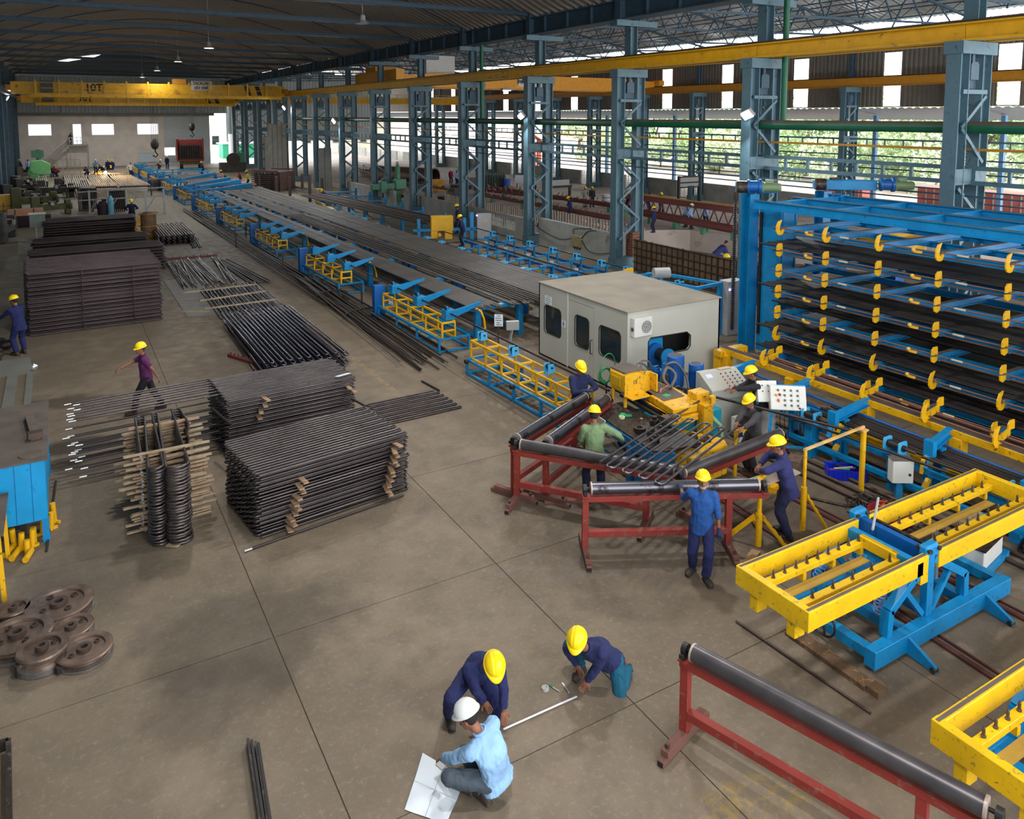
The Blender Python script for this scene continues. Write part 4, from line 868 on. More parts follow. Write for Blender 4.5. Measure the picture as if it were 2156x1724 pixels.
# nearest unit, with plain roller blocks
u1 = thing('tube_cradle', 'nearest yellow lattice cradle on a blue base beside the grey booth', 'cradle', (9.45, 13.55, 0), R(1.6), 'lattice cradles of the feeding line')
base_unit(u1, 4.75, 1.0, .42, 5); truss(u1, 4.8, .15, .42, 6)
for y in (4.7, 3.1, 1.5): bearing(u1, .45, y, 1.02)
for y in (.05, 2.3, 4.6): M().lathe((-.1, y, .42), [(0, -.05), (.06, -.05), (.06, .05), (0, .05)], 12, 'X').obj('adjuster', BLACK, u1)
u2 = thing('tube_cradle', 'x', 'cradle', (0, 0, 0))
base_unit(u2, 4.7, 1.0, .42, 4); truss(u2, 4.5, .1, .42, 4)
def fin(t, x, y, z):
    b = M().bx(x-.02, x+.3, y-.16, y+.16, z, z+.3).bx(x+.02, x+.08, y-.14, y-.06, z+.3, z+.42).obj('arm_block', BLUE, t, bev=.01)
    M().plate([(x+.3, z+.02), (x+1.25, z+.34), (x+1.25, z+.4), (x+.3, z+.24)], .1, 'Y', y).obj('loading_arm', BLUE, b)
    M().lathe((x+.05, y-.02, z+.36), [(0, -.1), (.05, -.1), (.05, .1), (0, .1)], 10, 'Y').obj('roller', BLACK, b)
for y in (.25, 2.3, 4.3): fin(u2, .3, y, .93)
M().bx(-.12, .28, 4.75, 5.0, 0, 1.15).obj('drive_cabinet', BLUED, u2, bev=.01)
M().path([(1.35, .2, 1.15), (1.5, .15, 1.05), (1.58, .1, .8), (1.62, .1, .5)], .035, 6).obj('stop_lever', YEL, u2)
UY = [20.35, 29.15, 38.2, 47.3, 56.3, 65.0, 74.0, 82.0, 90., 98.]
UN = ['cradle in front of the yellow-marked aisle, second from the booth', 'third lattice cradle from the booth']+[ordw(k)+' lattice cradle from the booth' for k in range(3, 14)]
for i, y in enumerate(UY):
    o = u2 if i == 0 else dup(u2)
    p = LP(9.45, y); o.location = p; o.rotation_euler = (0, 0, LA); o['label'] = 'yellow and blue lattice '+UN[i] if i == 0 else 'yellow and blue '+UN[i]; o['group'] = 'lattice cradles of the feeding line'
sheet('paper_tag', 'paper tag hanging on the second lattice cradle', (9.5, 24.3, .78), .22, .28, (0, 0, R(-70)), 'notice', 3)
# transverse supports and the tube layers lying on them
s0 = thing('tube_support', 'x', 'support frame')
for x in (.2, 1.75, 4.6): M().bx(x-.09, x+.09, -.09, .09, 0, 1.0).obj('post', BLUE, s0)
M().box((2.4, 0, 1.03), (4.9, .2, .1)).obj('cross_beam', BLUE, s0)
M().plate([(-.9, .86), (-.05, 1.0), (-.05, 1.08), (-.9, .92)], .08, 'Y').obj('loading_arm', BLUE, s0)
for x in (.2, 1.75): M().bar((x, 0, .12), (x, 4.4, .12), .07).obj('floor_rail', BLUE, s0)
M().box((2.6, 1.2, .55), (.35, .35, .5)).obj('gear_box', BLUED, s0); M().box((2.9, 1.5, .35), (.5, .3, .12)).obj('yellow_lever', YEL, s0)
for i in range(17):
    o = s0 if i == 0 else dup(s0)
    p = LP(10.85, 20.95+4.5*i); o.location = p; o.rotation_euler = (0, 0, LA); o['label'] = 'blue cross support under the long tubes, '+ordw(i)+' from the booth'; o['group'] = 'cross supports of the feeding line'
tubes = {}
def long_tube(x, ya, yb, z, dx=0., r=.024, nm='steel_tube', lab='', grp='', mt=RUST, n=6):
    key = (round(yb-ya, 1), r, mt.name)
    if key not in tubes:
        tubes[key] = M().tube((0, 0, 0), (0, yb-ya, 0), r, n, cap=False).tube((0, -.002, 0), (0, 0, 0), r, n).mesh('steel_tube', mt)
        if len(tubes[key].materials) < 2: pass
    p = LP(x, ya, z); o = link(nm, tubes[key], None, p, (0, 0, math.atan2(.0225, 1)-dx), lab, 'tube', grp)
    return o
GT = mat('grey_mill_tube', (104, 98, 92), .5, .4, vary=.25, scale=1)
def layer(x0, x1, n, ya, yb, z, lab, grp, jit=.25, wob=.0015, r=.024, mt=GT):
    for i in range(n):
        x = x0+(x1-x0)*(i+.5)/n
        long_tube(x+rnd.uniform(-.006, .006), ya+round(rnd.uniform(-jit, jit), 1), yb, z+rnd.uniform(-.004, .004), rnd.uniform(-wob, wob), r, lab='long steel tube, '+ordw(i)+' from the yellow cradles in the '+lab, grp=grp, mt=mt)
layer(10.75, 11.75, 20, 20.7, 64, 1.115, 'narrow layer', 'tubes of the narrow layer')
layer(12.05, 13.25, 24, 20.6, 66, 1.115, 'middle layer', 'tubes of the middle layer', wob=.002)
layer(13.45, 15.4, 38, 19.3, 66, 1.115, 'wide layer behind the booth', 'tubes of the wide layer')
layer(12.2, 13.3, 7, 20.5, 46, 1.165, 'loose second tier', 'loose tubes of the second tier', .8, .006)
layer(11.0, 13.8, 36, 68, 84, 1.13, 'distant far-end mat', 'tubes of the distant mat')
# second support set for the pile behind
s3 = thing('pile_support', 'x', 'support frame')
for x in (0, 1.3, 2.7): M().bx(x-.07, x+.07, -.07, .07, 0, 1.25 if x > 2 else .9).obj('post', BLUE, s3)
M().box((1.35, 0, .95), (2.9, .14, .1)).obj('cross_beam', BLUE, s3)
for i in range(6):
    o = s3 if i == 0 else dup(s3)
    y = 41.5+3.6*i; p = V((17.0+.04*(y-41), y, 0)); o.location = p; o['label'] = 'blue support below the rusty tube pile by the low wall, '+ordw(i)+' from the yellow press'; o['group'] = 'supports of the tube pile'
for i in range(30):
    r_ = i//16; k = i % 16; y0 = 39.6+rnd.uniform(-.8, .6)
    o = long_tube(17.2+k*.15+r_*.06+.0225*(y0-20)+.04*(y0-41), y0, 58, 1.03+.05*r_, -.06+rnd.uniform(-.003, .003), lab='rusty tube in the pile beside the low cement wall, '+ordw(i)+' laid', grp='rusty tubes by the low wall', mt=RUST)
# shaft running through the cradles into the machine
M().tube((9.98, 12.9, 1.12), (9.75, 31, 1.12), .028, 8).obj('feed_tube', DSTEEL, label='single long tube riding above the cradles into the machine', cat='tube')
M().tube((11.55, 13.1, .95), (13.0, 9.0, .95), .03, 8).obj('feed_tube', DSTEEL, label='dark tube behind the control desk', cat='tube')
# yellow roller row with blue bearings
def stool(name, label, x, y, grp, w=.5, h=.72, rz=0.):
    t = thing(name, label, 'roller stand', (x, y, 0), rz, grp)
    for a in (-w/2, w/2): M().bar((a, 0, 0), (a, 0, h), .07).obj('leg', BLUE, t)
    M().box((0, 0, h), (w+.4, .12, .07)).obj('table_bar', BLUE, t); M().box((0, 0, .12), (w, .06, .06)).obj('cross_rail', BLUE, t); return t
yb_ = thing('roller_beam', 'long yellow beam under the near row of blue bearings', 'beam', (0, 0, 0))
pts = [(15.95, 22.2), (15.7, 30), (15.2, 36.2), (15.3, 41), (16.6, 56.5)]
for a, b in zip(pts, pts[1:]): M().bar((a[0]-.15, a[1], .62), (b[0]-.15, b[1], .62), .28, .12).obj('beam', YEL, yb_)
for a in pts: M().box((a[0]-.15, a[1], .28), (.12, .12, .56)).obj('leg', YEL, yb_)
row1 = [(16.15, 22.5), (16.15, 24.3), (16.02, 26), (15.95, 27.7), (15.85, 29.4), (15.94, 31.6), (15.93, 33.7), (15.89, 35.3), (15.3, 36.9), (15.27, 38.8), (15.47, 41.4), (15.66, 43.9), (15.95, 46.9), (16.27, 50.5), (16.6, 53.7), (16.77, 56.2)]
for i, (x, y) in enumerate(row1):
    t = thing('bearing_block', 'sky blue bearing on the yellow beam, '+ordw(i)+' from the booth', 'bearing', (x-.1, y, .68), 0, 'bearings on the yellow beam')
    bearing(t, 0, 0, .14, s=1.35); M().box((0, 0, 0), (.25, .25, .03)).obj('foot_plate', LBLUE, t); M().box((-.2, .05, .15), (.16, .16, .16)).obj('motor', GREYP, t)
M().tube((16.05, 21, .86), (15.85, 35.5, .86), .03, 8).obj('feed_tube', DSTEEL, label='dark tube lying through the near row of blue bearings', cat='tube')
for j, (X_, lb) in enumerate(((19.4, 'row by the low cement wall'), (17.6, 'middle row behind the yellow beam'))):
    for i, y in enumerate([21.0, 22.6, 24, 25.7, 27.5, 29.4, 31.4, 33.3, 35.1][:9 if j == 0 else 8]):
        yy = y-(0.5 if j else 0); t = stool('roller_stool', 'low blue roller stool, '+ordw(i)+' from the right in the '+lb, X_, yy, 'blue roller stools')
        if j == 0: bearing(t, 0, 0, .86, s=1.25)
        else: M().box((.2, .1, .82), (.18, .14, .12)).obj('cylinder', GREYP, t); M().box((-.3, .2, .5), (.2, .1, .1)).obj('lever', YEL, t)
        M().bx(-.9, -.3, -.05, .05, .6, .66).obj('side_arm', BLUE, t)
for k, x in enumerate((16.9, 18.5, 19.9)):
    t = thing('floor_frame', ['left', 'middle', 'right'][k]+' blue floor rail under the roller stools', 'rail', (x, 20, 0))
    M().bar((0, 0, .35), (0, 16.5, .35), .1).obj('rail', BLUED, t)
    for q in range(5): M().box((0, .5+q*3.8, .16), (.1, .1, .32)).obj('leg', BLUED, t)
for x, lb in ((19.4, 'long dark tube lying on the stools by the low wall'), (17.6, 'long dark tube over the middle row of stools')): M().tube((x, 19.0, .92 if x > 19 else .84), (x, 37, .92 if x > 19 else .84), .03, 8).obj('feed_tube', DSTEEL, label=lb, cat='tube')
# yellow press box
t = thing('press_machine', 'bright yellow press box on a blue frame beside the low wall', 'machine', (18.0, 38.2, 0), R(-20))
M().bx(-.65, .55, -.25, .25, .75, 1.55).obj('press_box', YEL, t, bev=.02); M().bx(-.65, -.3, -.25, .25, .35, .75).obj('jaw', YEL, t); M().bx(.1, .5, -.25, .25, .3, .8).obj('jaw', YEL, t)
for x in (-1.3, 1.2): M().bx(x-.08, x+.08, -.1, .1, 0, 1.4).obj('frame_post', BLUE, t)
M().bx(-1.6, 1.9, -.1, .1, .72, .86).obj('frame_beam', BLUE, t); M().bx(1.5, 1.7, -.1, .1, 0, 1.7).obj('frame_post', BLUE, t); M().tube((-.2, -.4, .55), (-.2, .2, .55), .1, 12).obj('ram', YEL, t)
t = thing('control_cabinet', 'grey control cabinet with a lit lamp beside the yellow press', 'cabinet', (20.6, 38.3, 0), R(-20)); M().bx(-.4, .4, -.2, .2, 0, 1.5).obj('casing', GREYP, t, bev=.01); M().sphere((-.42, -.22, 1.42), .05, 8).obj('signal_lamp', mat('violet_lamp', (160, 120, 255), emit=6), t)
M().box((.1, -.205, 1.1), (.1, .01, .1)).obj('warning_mark', YEL, t)
# station right of the booth: blue portal with motor, yellow board and cabinets
t = thing('drive_station', 'blue portal frame with a motor and a yellow notice board behind the booth', 'machine', (0, 0, 0))
a, b = G(1428, 640, 0), G(1525, 690, 0)
sx0, sy0 = 16.9, 19.6
for x, y in ((16.3, 20.0), (17.5, 19.9), (17.0, 17.6), (18.1, 17.7)): M().bx(x-.07, x+.07, y-.07, y+.07, 0, 1.7).obj('post', BLUE, t)
for p, q in (((16.3, 20, 1.65), (17, 17.6, 1.65)), ((17, 17.6, 1.65), (18.1, 17.7, 1.65)), ((18.1, 17.7, 1.65), (17.5, 19.9, 1.65)), ((16.3, 20, 1.65), (17.5, 19.9, 1.65))): M().bar(p, q, .09).obj('top_bar', BLUE, t)
M().tube((16.7, 19.3, 1.85), (17.2, 19.1, 1.85), .18, 16).obj('motor', GREYP, t); M().bx(15.95, 16.35, 19.9, 19.95, 1.0, 1.95).obj('board', YEL, t); M().bx(15.98, 16.32, 19.86, 19.89, 1.1, 1.4).obj('notice', PAPER, t)
cp = GX(1485, 600, 16.9); t = thing('button_cabinet', 'pale box with rows of dark knobs right of the booth', 'control panel', (16.2, 17.2, 0)); M().bx(-.3, .25, -.12, .12, .95, 1.5).obj('casing', WHITE, t, bev=.01)
for i in range(4):
    for j in range(3): M().box((-.2+.13*i, -.13, 1.12+.13*j), (.04, .02, .05)).obj('knob', BLACK, t)
M().bx(-.05, .05, -.05, .05, 0, .95).obj('post', BLUE, t)
t = thing('control_cabinet', 'tall grey cabinet with a blue light next to the rack chain', 'cabinet', (18.5, 17.6, 0)); M().bx(-.35, .35, -.2, .2, 0, 1.75).obj('casing', GREYP, t, bev=.01); M().sphere((-.2, -.22, 1.5), .04, 8).obj('signal_lamp', mat('blue_lamp', (60, 60, 255), emit=8), t); M().sphere((-.3, -.22, 1.5), .03, 8).obj('signal_lamp', mat('white_lamp', (255, 235, 220), emit=5), t)
for x, y, lb in ((17.6, 22.0, 'ninth'), ): pass
# paper signs on stands by the booth
t = thing('sign_stand', 'white paper sign on a thin post left of the booth', 'sign', G(1050, 740)); sheet('sign_sheet', '', (0, 0, .95), .26, .36, (0, 0, R(-40)), lines=5, parent=t); M().bar((0, .02, 0), (0, .02, .9), .03).obj('post', RUST, t)
t = thing('switch_box', 'grey switch box on a leaning post left of the booth', 'switch box', G(1073, 735)); M().box((.1, 0, .72), (.38, .16, .26), rz=R(-20)).obj('casing', GREYP, t); M().bar((-.05, 0, 0), (.08, 0, .6), .1, .04).obj('post', GREYP, t)
for i, (p, q) in enumerate((((392, 392), (483, 376)), ((418, 396), (506, 381)), ((440, 402), (530, 389)), ((380, 380), (452, 366)))):
    a, b = G(*p, 1.1), G(*q, 1.35); t = thing('loading_boom', 'long blue boom reaching right at the far end of the line, '+ordw(i)+' of four', 'support arm', (0, 0, 0)); M().bar(a, b, .22, .3).obj('arm', BLUE, t); M().bar((b.x, b.y, 0), b, .14).obj('post', BLUE, t); M().bar((a.x, a.y, 0), a, .14).obj('post', BLUE, t); M().bar(b, b+(b-a).normalized()*.4, .1, .12).obj('orange_tip', mat('orange_tip', (220, 120, 40), .5), t)
# ================================================================== big blue tube rack with yellow hooks
rk = thing('tube_rack', 'tall blue cantilever tube rack with rows of yellow hooks', 'storage rack', (0, 0, 0))
LV = [4.0, 3.41, 2.85, 2.28, 1.72, 1.13, .55]; HY = [14.03-1.445*k for k in range(8)]
YR0, YR1 = 2.2, 15.4
# end towers
M().ibeam((17.6, 16.1, 0), (17.6, 16.1, 4.7), .38, .34, .03, (0, 1, 0)).obj('tower_post', BLUE, rk)
M().bx(17.56, 17.62, 15.62, 15.7, .6, 4.2).obj('guide_strip', BLACK, rk)
M().bx(17.62, 17.8, 15.4, 15.75, .1, 4.5).obj('guide_rail', BLUE, rk)
M().bx(17.6, 17.66, 14.95, 15.4, .1, 4.5).bx(17.66, 18.15, 14.93, 14.98, .1, 4.5).bx(18.15, 18.2, 14.9, 15.35, .1, 4.5).obj('lift_post', BLUE, rk)
for x, y in ((20.6, 15.9), (20.2, 15.0)): M().ibeam((x, y, 0), (x, y, 4.65), .38, .34, .03, (0, 1, 0)).obj('tower_post', BLUE, rk)
for z in (.9, 1.95, 3.0, 4.0): M().bx(18.0, 18.3, 15.0, 16.0, z, z+.16).obj('tower_tie', BLUE, rk)
me = M().path([(17.2, 16.3, 0.6), (17.2, 16.3, 4.75)], .045, 4).mesh('lift_chain', BLACK)
chn = link('lift_chain', me, rk); m = M()
for k in range(70): m.box((17.2, 16.3, .65+k*.059), (.13, .05, .035))
m.obj('chain_link', GREASE, chn, kind='stuff')
# top frame
for x in (17.0, 18.6, 20.2): M().ibeam((x, YR0, 4.5), (x, YR1, 4.5), .14, .24, .02).obj('top_beam', BLUE, rk)
for y in [14.9, 12.9, 10.9, 8.9, 6.9, 4.9]: M().ibeam((17, y, 4.5), (20.2, y, 4.5), .12, .2, .02).obj('top_cross', BLUE, rk)
for x in (17.0, 18.6, 20.2): M().bx(x-.07, x+.07, YR0, YR1, 4.622, 4.626).obj('dusty_flange', DUST, rk)
# arms, rods, hooks per level
hk = M(); hp_ = [(.0, -.14), (.07, -.13), (.12, -.06), (.12, .02), (.05, .01), (.05, -.04), (0.0, -.05), (-.02, .02), (0, .1), (.05, .2), (-.06, .17), (-.12, .06), (-.12, -.05), (-.07, -.12)]
hk.plate([(a*1.25, b*1.2) for a, b in hp_], .03, 'Y'); hook_open = hk.mesh('hook', YEL)
hk = M(); hk.plate([(-.1, .02), (-.1, .13), (-.04, .2), (.1, .2), (.12, .02)], .03, 'Y'); hk.plate([(-.12, -.01), (-.09, -.12), (0, -.16), (.1, -.12), (.12, -.02)], .03, 'Y'); hook_full = hk.mesh('hook', YEL)
armm = M().ibeam((0, 0, 0), (3.2, 0, 0), .12, .16, .02).mesh('arm', BLUE); longm = M().ibeam((0, YR0, 0), (0, YR1-.6, 0), .1, .14, .02).mesh('long_beam', BLUE)
rodm = M().tube((0, YR0, 0), (0, 14.3, 0), .018, 6).mesh('rod', mat('rusty_rod', (130, 92, 80), .6, .3)); dustm = M().bx(0, 3.2, -.06, .06, .082, .085).mesh('arm_dust', DUST)
clampm = M().box((0, 0, 0), (.05, .18, .05)).sphere((.0, .1, .03), .05, 8).mesh('rod_clamp', mat('pale_yellow_clamp', (226, 178, 60), .5)); sleeve = M().tube((0, -.12, 0), (0, .12, 0), .026, 8).mesh('rod_sleeve', mat('pale_sleeve', (190, 178, 150), .6))
for li, z in enumerate(LV):
    x0 = 16.5 if li < 6 else 16.3
    for xx in (17.1, 18.5, 20.1): link('long_beam', longm, rk, (xx, 0, z-.16))
    link('rod', rodm, rk, (x0, 0, z+.02)); link('rod', rodm, rk, (x0+.12, 0, z-.1))
    for k, y in enumerate(HY):
        a = link('arm', armm, rk, (x0+.1, y, z-.05)); link('arm_dust', dustm, a, (0, 0, 0))
        link('hook', hook_open if li in (0, 5) else hook_full, rk, (x0-.02, y, z))
        if k % 2 == 0: link('rod_clamp', clampm, rk, (x0-.02, y-.95, z-.03)); link('rod_sleeve', sleeve, rk, (x0, y-.5-1.445, z+.02))
RTB = mat('dark_rack_tube', (42, 35, 33), .45, .4, vary=.3, scale=1.5)
def rtube(x, z, ya, lab, grp):
    key = ('rk', round(ya, 1))
    if key not in tubes: tubes[key] = M().tube((0, 0, 0), (0, ya-1.5, 0), .026, 6).mesh('steel_tube', RTB)
    link('steel_tube', tubes[key], None, (x, 1.5, z), (0, 0, rnd.uniform(-.001, .001)), lab, 'tube', grp)
for li, z in enumerate(LV):
    if li in (0, 2): continue
    sk = {4: [(17.3, 18.1), (18.2, 18.7)], 1: [(16.7, 19.4)]}.get(li, [(16.7, 19.6)])
    for a, b in sk:
        n = int((b-a)/.075)
        for i in range(n): rtube(a+(i+.5)*.075, z+.06, 14.85 if i % 5 else 14.95, 'dark tube on the '+['top', 'second', 'third', 'fourth', 'fifth', 'sixth', 'lowest'][li]+' rack level, '+ordw(int((a-16.7)/.075)+i)+' in from the hooks', 'tubes on rack level '+str(li+1))
# lifting drives on top
for i, (x, y, lb) in enumerate(((17.5, 16.15, 'left chain drive'), (20.3, 15.6, 'right chain drive'))):
    t = thing('chain_drive', lb+' with blue gearbox and olive motor on top of the rack', 'gear motor', (x, y, 4.72), R(-42 if i == 0 else -42))
    M().bx(-.3, 1.5 if i else .9, .1, .5, 0, .3).obj('drive_frame', BLUE, t, bev=.02)
    M().lathe((0, 0, .18), [(0, -.3), (.18, -.3), (.18, .0), (.0, .0)], 20, 'X').obj('sprocket', GREASE, t)
    o = 1.55 if i else 0
    M().lathe((o, 0, .2), [(0, 0), (.2, 0), (.2, .06), (.17, .08), (.17, .3), (.22, .32), (.22, .4), (0, .4)], 24, 'X').obj('gearbox', BLUED, t)
    M().lathe((o+.4, 0, .18), [(0, 0), (.17, 0), (.17, .06), (.13, .08), (.13, .5), (.11, .55), (0, .55)], 20, 'X').box((o+.62, 0, .36), (.22, .16, .1)).obj('motor', MOTG, t)
    M().box((.75 if i == 0 else .3, .3, .3), (.3, .1, .14), rz=.6).obj('rusty_tensioner', RUST, t)
# yellow machine glimpsed through the top of the rack
t = thing('storage_drum', 'yellow drum-shaped machine glimpsed behind the upper rack arms', 'machine', (21.25, 14.0, 0)); M().lathe((0, 0, 0), [(0, 2.9), (.95, 2.9), (.95, 3.5), (.6, 3.5), (.6, 3.6), (0, 3.6)], 28).obj('drum', YEL, t); M().bx(-.9, -.5, -.8, -.4, 0, 2.9).obj('leg', BLUED, t); M().bx(.3, .8, .2, .6, 0, 2.9).obj('leg', BLUED, t)
for x in (-.5, .3): M().lathe((x, -.3, 3.5), [(.22, 0), (.12, .1), (.08, .4), (.14, .42), (0, .45)], 12).obj('turret', YEL, t)
# ================================================================== low yellow beam line in front of the rack
yl_ = thing('hook_beam', 'low yellow beam with hook arms along the foot of the rack', 'beam', (0, 0, 0))
M().bar((15.0, 14.5, .82), (14.85, 2.5, .82), .2, .16).obj('top_beam', YEL, yl_, bev=.01)
M().bar((15.0, 14.5, .905), (14.85, 2.5, .905), .18, .008).obj('dusty_top', DUST, yl_)
M().bar((14.3, 14.2, .3), (14.2, 2.5, .3), .12, .12).obj('lower_beam', YEL, yl_)
for y in (14.3, 12.2, 10.2, 8.2, 6.2): M().bx(14.8, 15.05, y-.12, y+.12, 0, .75).obj('leg', YEL, yl_, bev=.01)
M().bx(14.7, 15.7, 14.3, 14.55, .7, .86).obj('end_bracket', YEL, yl_); M().bx(14.75, 14.95, 14.4, 14.6, 0, .7).obj('leg', YEL, yl_)
for k in range(7):
    y = 12.95-1.38*k
    h = link('hook', hook_open, yl_, (14.8, y, 1.02)); M().bar((.05, 0, -.02), (.6, .1, -.02), .05, .12).obj('hook_arm', YEL, h); M().plate([(-.1, .02), (-.1, .13), (-.04, .2), (.1, .2), (.12, .02)], .03, 'Y').obj('end_plate', YEL, h).location = (.65, .1, 0)
for dx, z in ((0, .98), (.35, .95), (-.6, .75), (-.75, .6)): M().tube((14.95+dx, 13.5, z), (14.8+dx, 2.5, z), .022 if dx > -.5 else .03, 7).obj('rod', MATS['rusty_rod'] if dx > -.5 else BLUED, yl_)
ya_ = [(12.84, 12.77, 14.55), (13.4, 11.2, 14.6), (13.16, 9.75, 14.65), (13.5, 7.95, 14.6), (13.3, 6.2, 14.6)]
for i, (x, y, xe) in enumerate(ya_):
    t = thing('cross_bracket', 'blue cross bracket in front of the yellow hook beam, '+ordw(i)+' from the booth', 'support arm', (0, 0, 0), 0, 'cross arms before the hook beam')
    M().ibeam((x, y, .93), (xe, y+.25, .93), .12, .17, .02).obj('arm', BLUE, t); M().bx(x-.06, x+.06, y-.12, y+.06, .8, 1.1).obj('stop', BLUE, t); M().bx(x+.35, x+.5, y-.05, y+.1, 0, .85).obj('post', BLUE, t)
    M().bar((x+.05, y, .93), (x-.15, y-.05, .6), .08).obj('brace', BLUE, t)
for dx, z in ((13.35, .55), (13.9, .62)): M().bar((dx, 12.5, z), (dx+.05, 2.5, z), .07, .1).obj('side_rail', BLUE, label=['left', 'right'][dx > 13.5]+' blue rail tying the cross arms together', cat='rail')
for i in range(16): key = 'pk'; tubes.setdefault(key, M().tube((0, 0, 0), (0, 9.2, 0), .026, 7).mesh('steel_tube', RTB)); link('steel_tube', tubes[key], None, (13.45+.042*i, 1.0+rnd.uniform(-.1, .3), .79+.01*(i % 2)), (0, 0, rnd.uniform(-.004, .004)), 'dark tube in the bundle on the blue cross arms, '+ordw(i)+' from the left', 'tube', 'tubes on the cross arms')
# bearing pedestals
for i, (x, y) in enumerate(((13.11, 10.2), (13.26, 8.45), (13.35, 6.3))):
    t = thing('bearing_pedestal', ['blue bearing pedestal behind the leaning worker', 'blue bearing pedestal above the grey switch cabinet', 'blue bearing pedestal under the corner of the yellow frame'][i], 'bearing', (x, y, 0), 0, 'bearing pedestals')
    M().bx(-.09, .09, -.09, .09, 0, .72).obj('post', BLUE, t, bev=.006); M().bx(.12, .2, -.05, .05, 0, .72).obj('post', BLUE, t)
    for s in (-1, 1):
        M().plate(rrect(-.13, .13, .72, .98, .05), .02, 'Y', s*.15).obj('cheek_plate', LBLUE, t); M().lathe((0, s*.15, .86), [(0, -.05), (.06, -.05), (.06, .05), (0, .05)], 14, 'Y').obj('bearing', GREASE, t)
    M().bx(-.14, .14, -.22, .22, .715, .73).obj('saddle', LBLUE, t); M().tube((0, -.4, .86), (0, .2, .86), .03, 10).obj('shaft', RUST, t); M().tube((0, -.1, .86), (0, .1, .86), .08, 14).obj('roller', BLACK, t)
for x, z, lb in ((13.0, .32, 'dusty blue tie rail between the pedestals'), (13.3, .12, 'lower blue floor rail between the pedestals')): M().bar((x, 12, z), (x+.15, 3.5, z), .08).obj('tie_rail', BLUE, label=lb, cat='rail')
M().tube((13.22, 7.9, .86), (13.4, 2.6, .86), .028, 8).obj('feed_tube', DSTEEL, label='dark tube running from the pedestal above the grey cabinet', cat='tube')
M().tube((12.7, 11.5, .8), (13.6, 3, .8), .025, 8).obj('feed_tube', DSTEEL, label='dark tube passing between pedestals and arms', cat='tube')
for i, (x, y) in enumerate(((13.3, 9.75), (13.45, 7.95))):
    t = thing('swing_lever', ['yellow curved lever behind the yellow barrier', 'yellow curved lever right of the grey switch cabinet'][i], 'lever', (x, y, 0))
    M().plate([(-.15, .5), (-.12, .75), (.0, .82), (.5, .72), (.5, .68), (.12, .66), (.02, .55), (-.05, .5)], .06, 'Y').obj('lever_plate', YEL, t); M().plate([(-.25, .3), (-.1, .45), (-.02, .4), (-.15, .25)], .06, 'Y', -.1).obj('lever_foot', YEL, t)
    M().bx(-.02, .12, -.05, .05, 0, .6).obj('post', BLUE, t); M().tube((-.06, -.05, .72), (-.06, .05, .72), .03, 8).obj('pivot', GREASE, t)
# floor pipes in the trench between
for i, (x, y0, y1) in enumerate(((12.6, 5, 12), (12.9, 4, 12.3), (13.9, 4, 12), (12.3, 7.2, 10.5))): M().tube((x, y0, .05), (x-.1, y1, .05), .035, 8).obj('floor_pipe', RUST, label=['rusty pipe on the floor beyond the tool crate', 'second rusty pipe on the floor under the pedestals', 'rusty pipe on the floor under the cross arms', 'short rusty pipe beside the tool crate'][i], cat='pipe')
# ================================================================== tilting frames on blue bases
def pins(t, x0, x1, y, z, n):
    for k in range(n):
        M().lathe((x0+(x1-x0)*(k+.5)/n, y, z), [(0, 0), (.025, 0), (.025, .015), (.016, .02), (.016, .085), (.008, .11), (0, .11)], 10).obj('pin', RUST, t)
def half_frame(t, x0, x1, y0, y1, zt, far=False):
    w, h = .085, .25
    for y in (y0+w/2, y1-w/2):
        M().bar((x0, y, zt-h/2), (x1, y, zt-h/2), w, h).obj('side_rail', YELF, t, bev=.006)
        M().bx(x0+.02, x1-.02, y-.02, y+.02, zt+.001, zt+.003).obj('scuffed_edge', DUST, t)
    e = x1-.05 if far else x0+.05
    M().bx(e-.053, e+.053, y0-.004, y1+.004, zt-h-.004, zt+.002).obj('end_rail', YELF, t, bev=.006)
    for y in ((y0+.3, y1-.3)): M().bx(x0+.1, x1-.1, y-.05, y+.05, zt-.2, zt-.12).obj('pin_rail', YELF, t, bev=.004); pins(t, x0+.25, x1-.2, y, zt-.12, 9 if y > (y0+y1)/2 or far else 5)
    M().bx(x0+.25, x1-.35, y1-.52, y1-.38, zt-.3, zt-.285).obj('shelf_strip', mat('dusty_yellow', (176, 142, 60), .8, vary=.15), t)
    for k in range(4):
        x = x0+.3+(x1-x0-.6)*k/3; M().bx(x-.03, x+.03, y1-.36, y1-.24, zt-.3, zt-.2).obj('hanger', YELF, t)
def air_coil(name, label, p, n=9, r=.07, h=.4, rot=None):
    pts = [(r*math.cos(a), r*math.sin(a), -h*a/(n*6.2832)) for a in [6.2832*k/12 for k in range(n*12)]]
    return link(name, M().path(pts, .008, 4).mesh(name, mat('air_hose_blue', (110, 150, 215), .4)), None, p, rot, label, 'air hose')
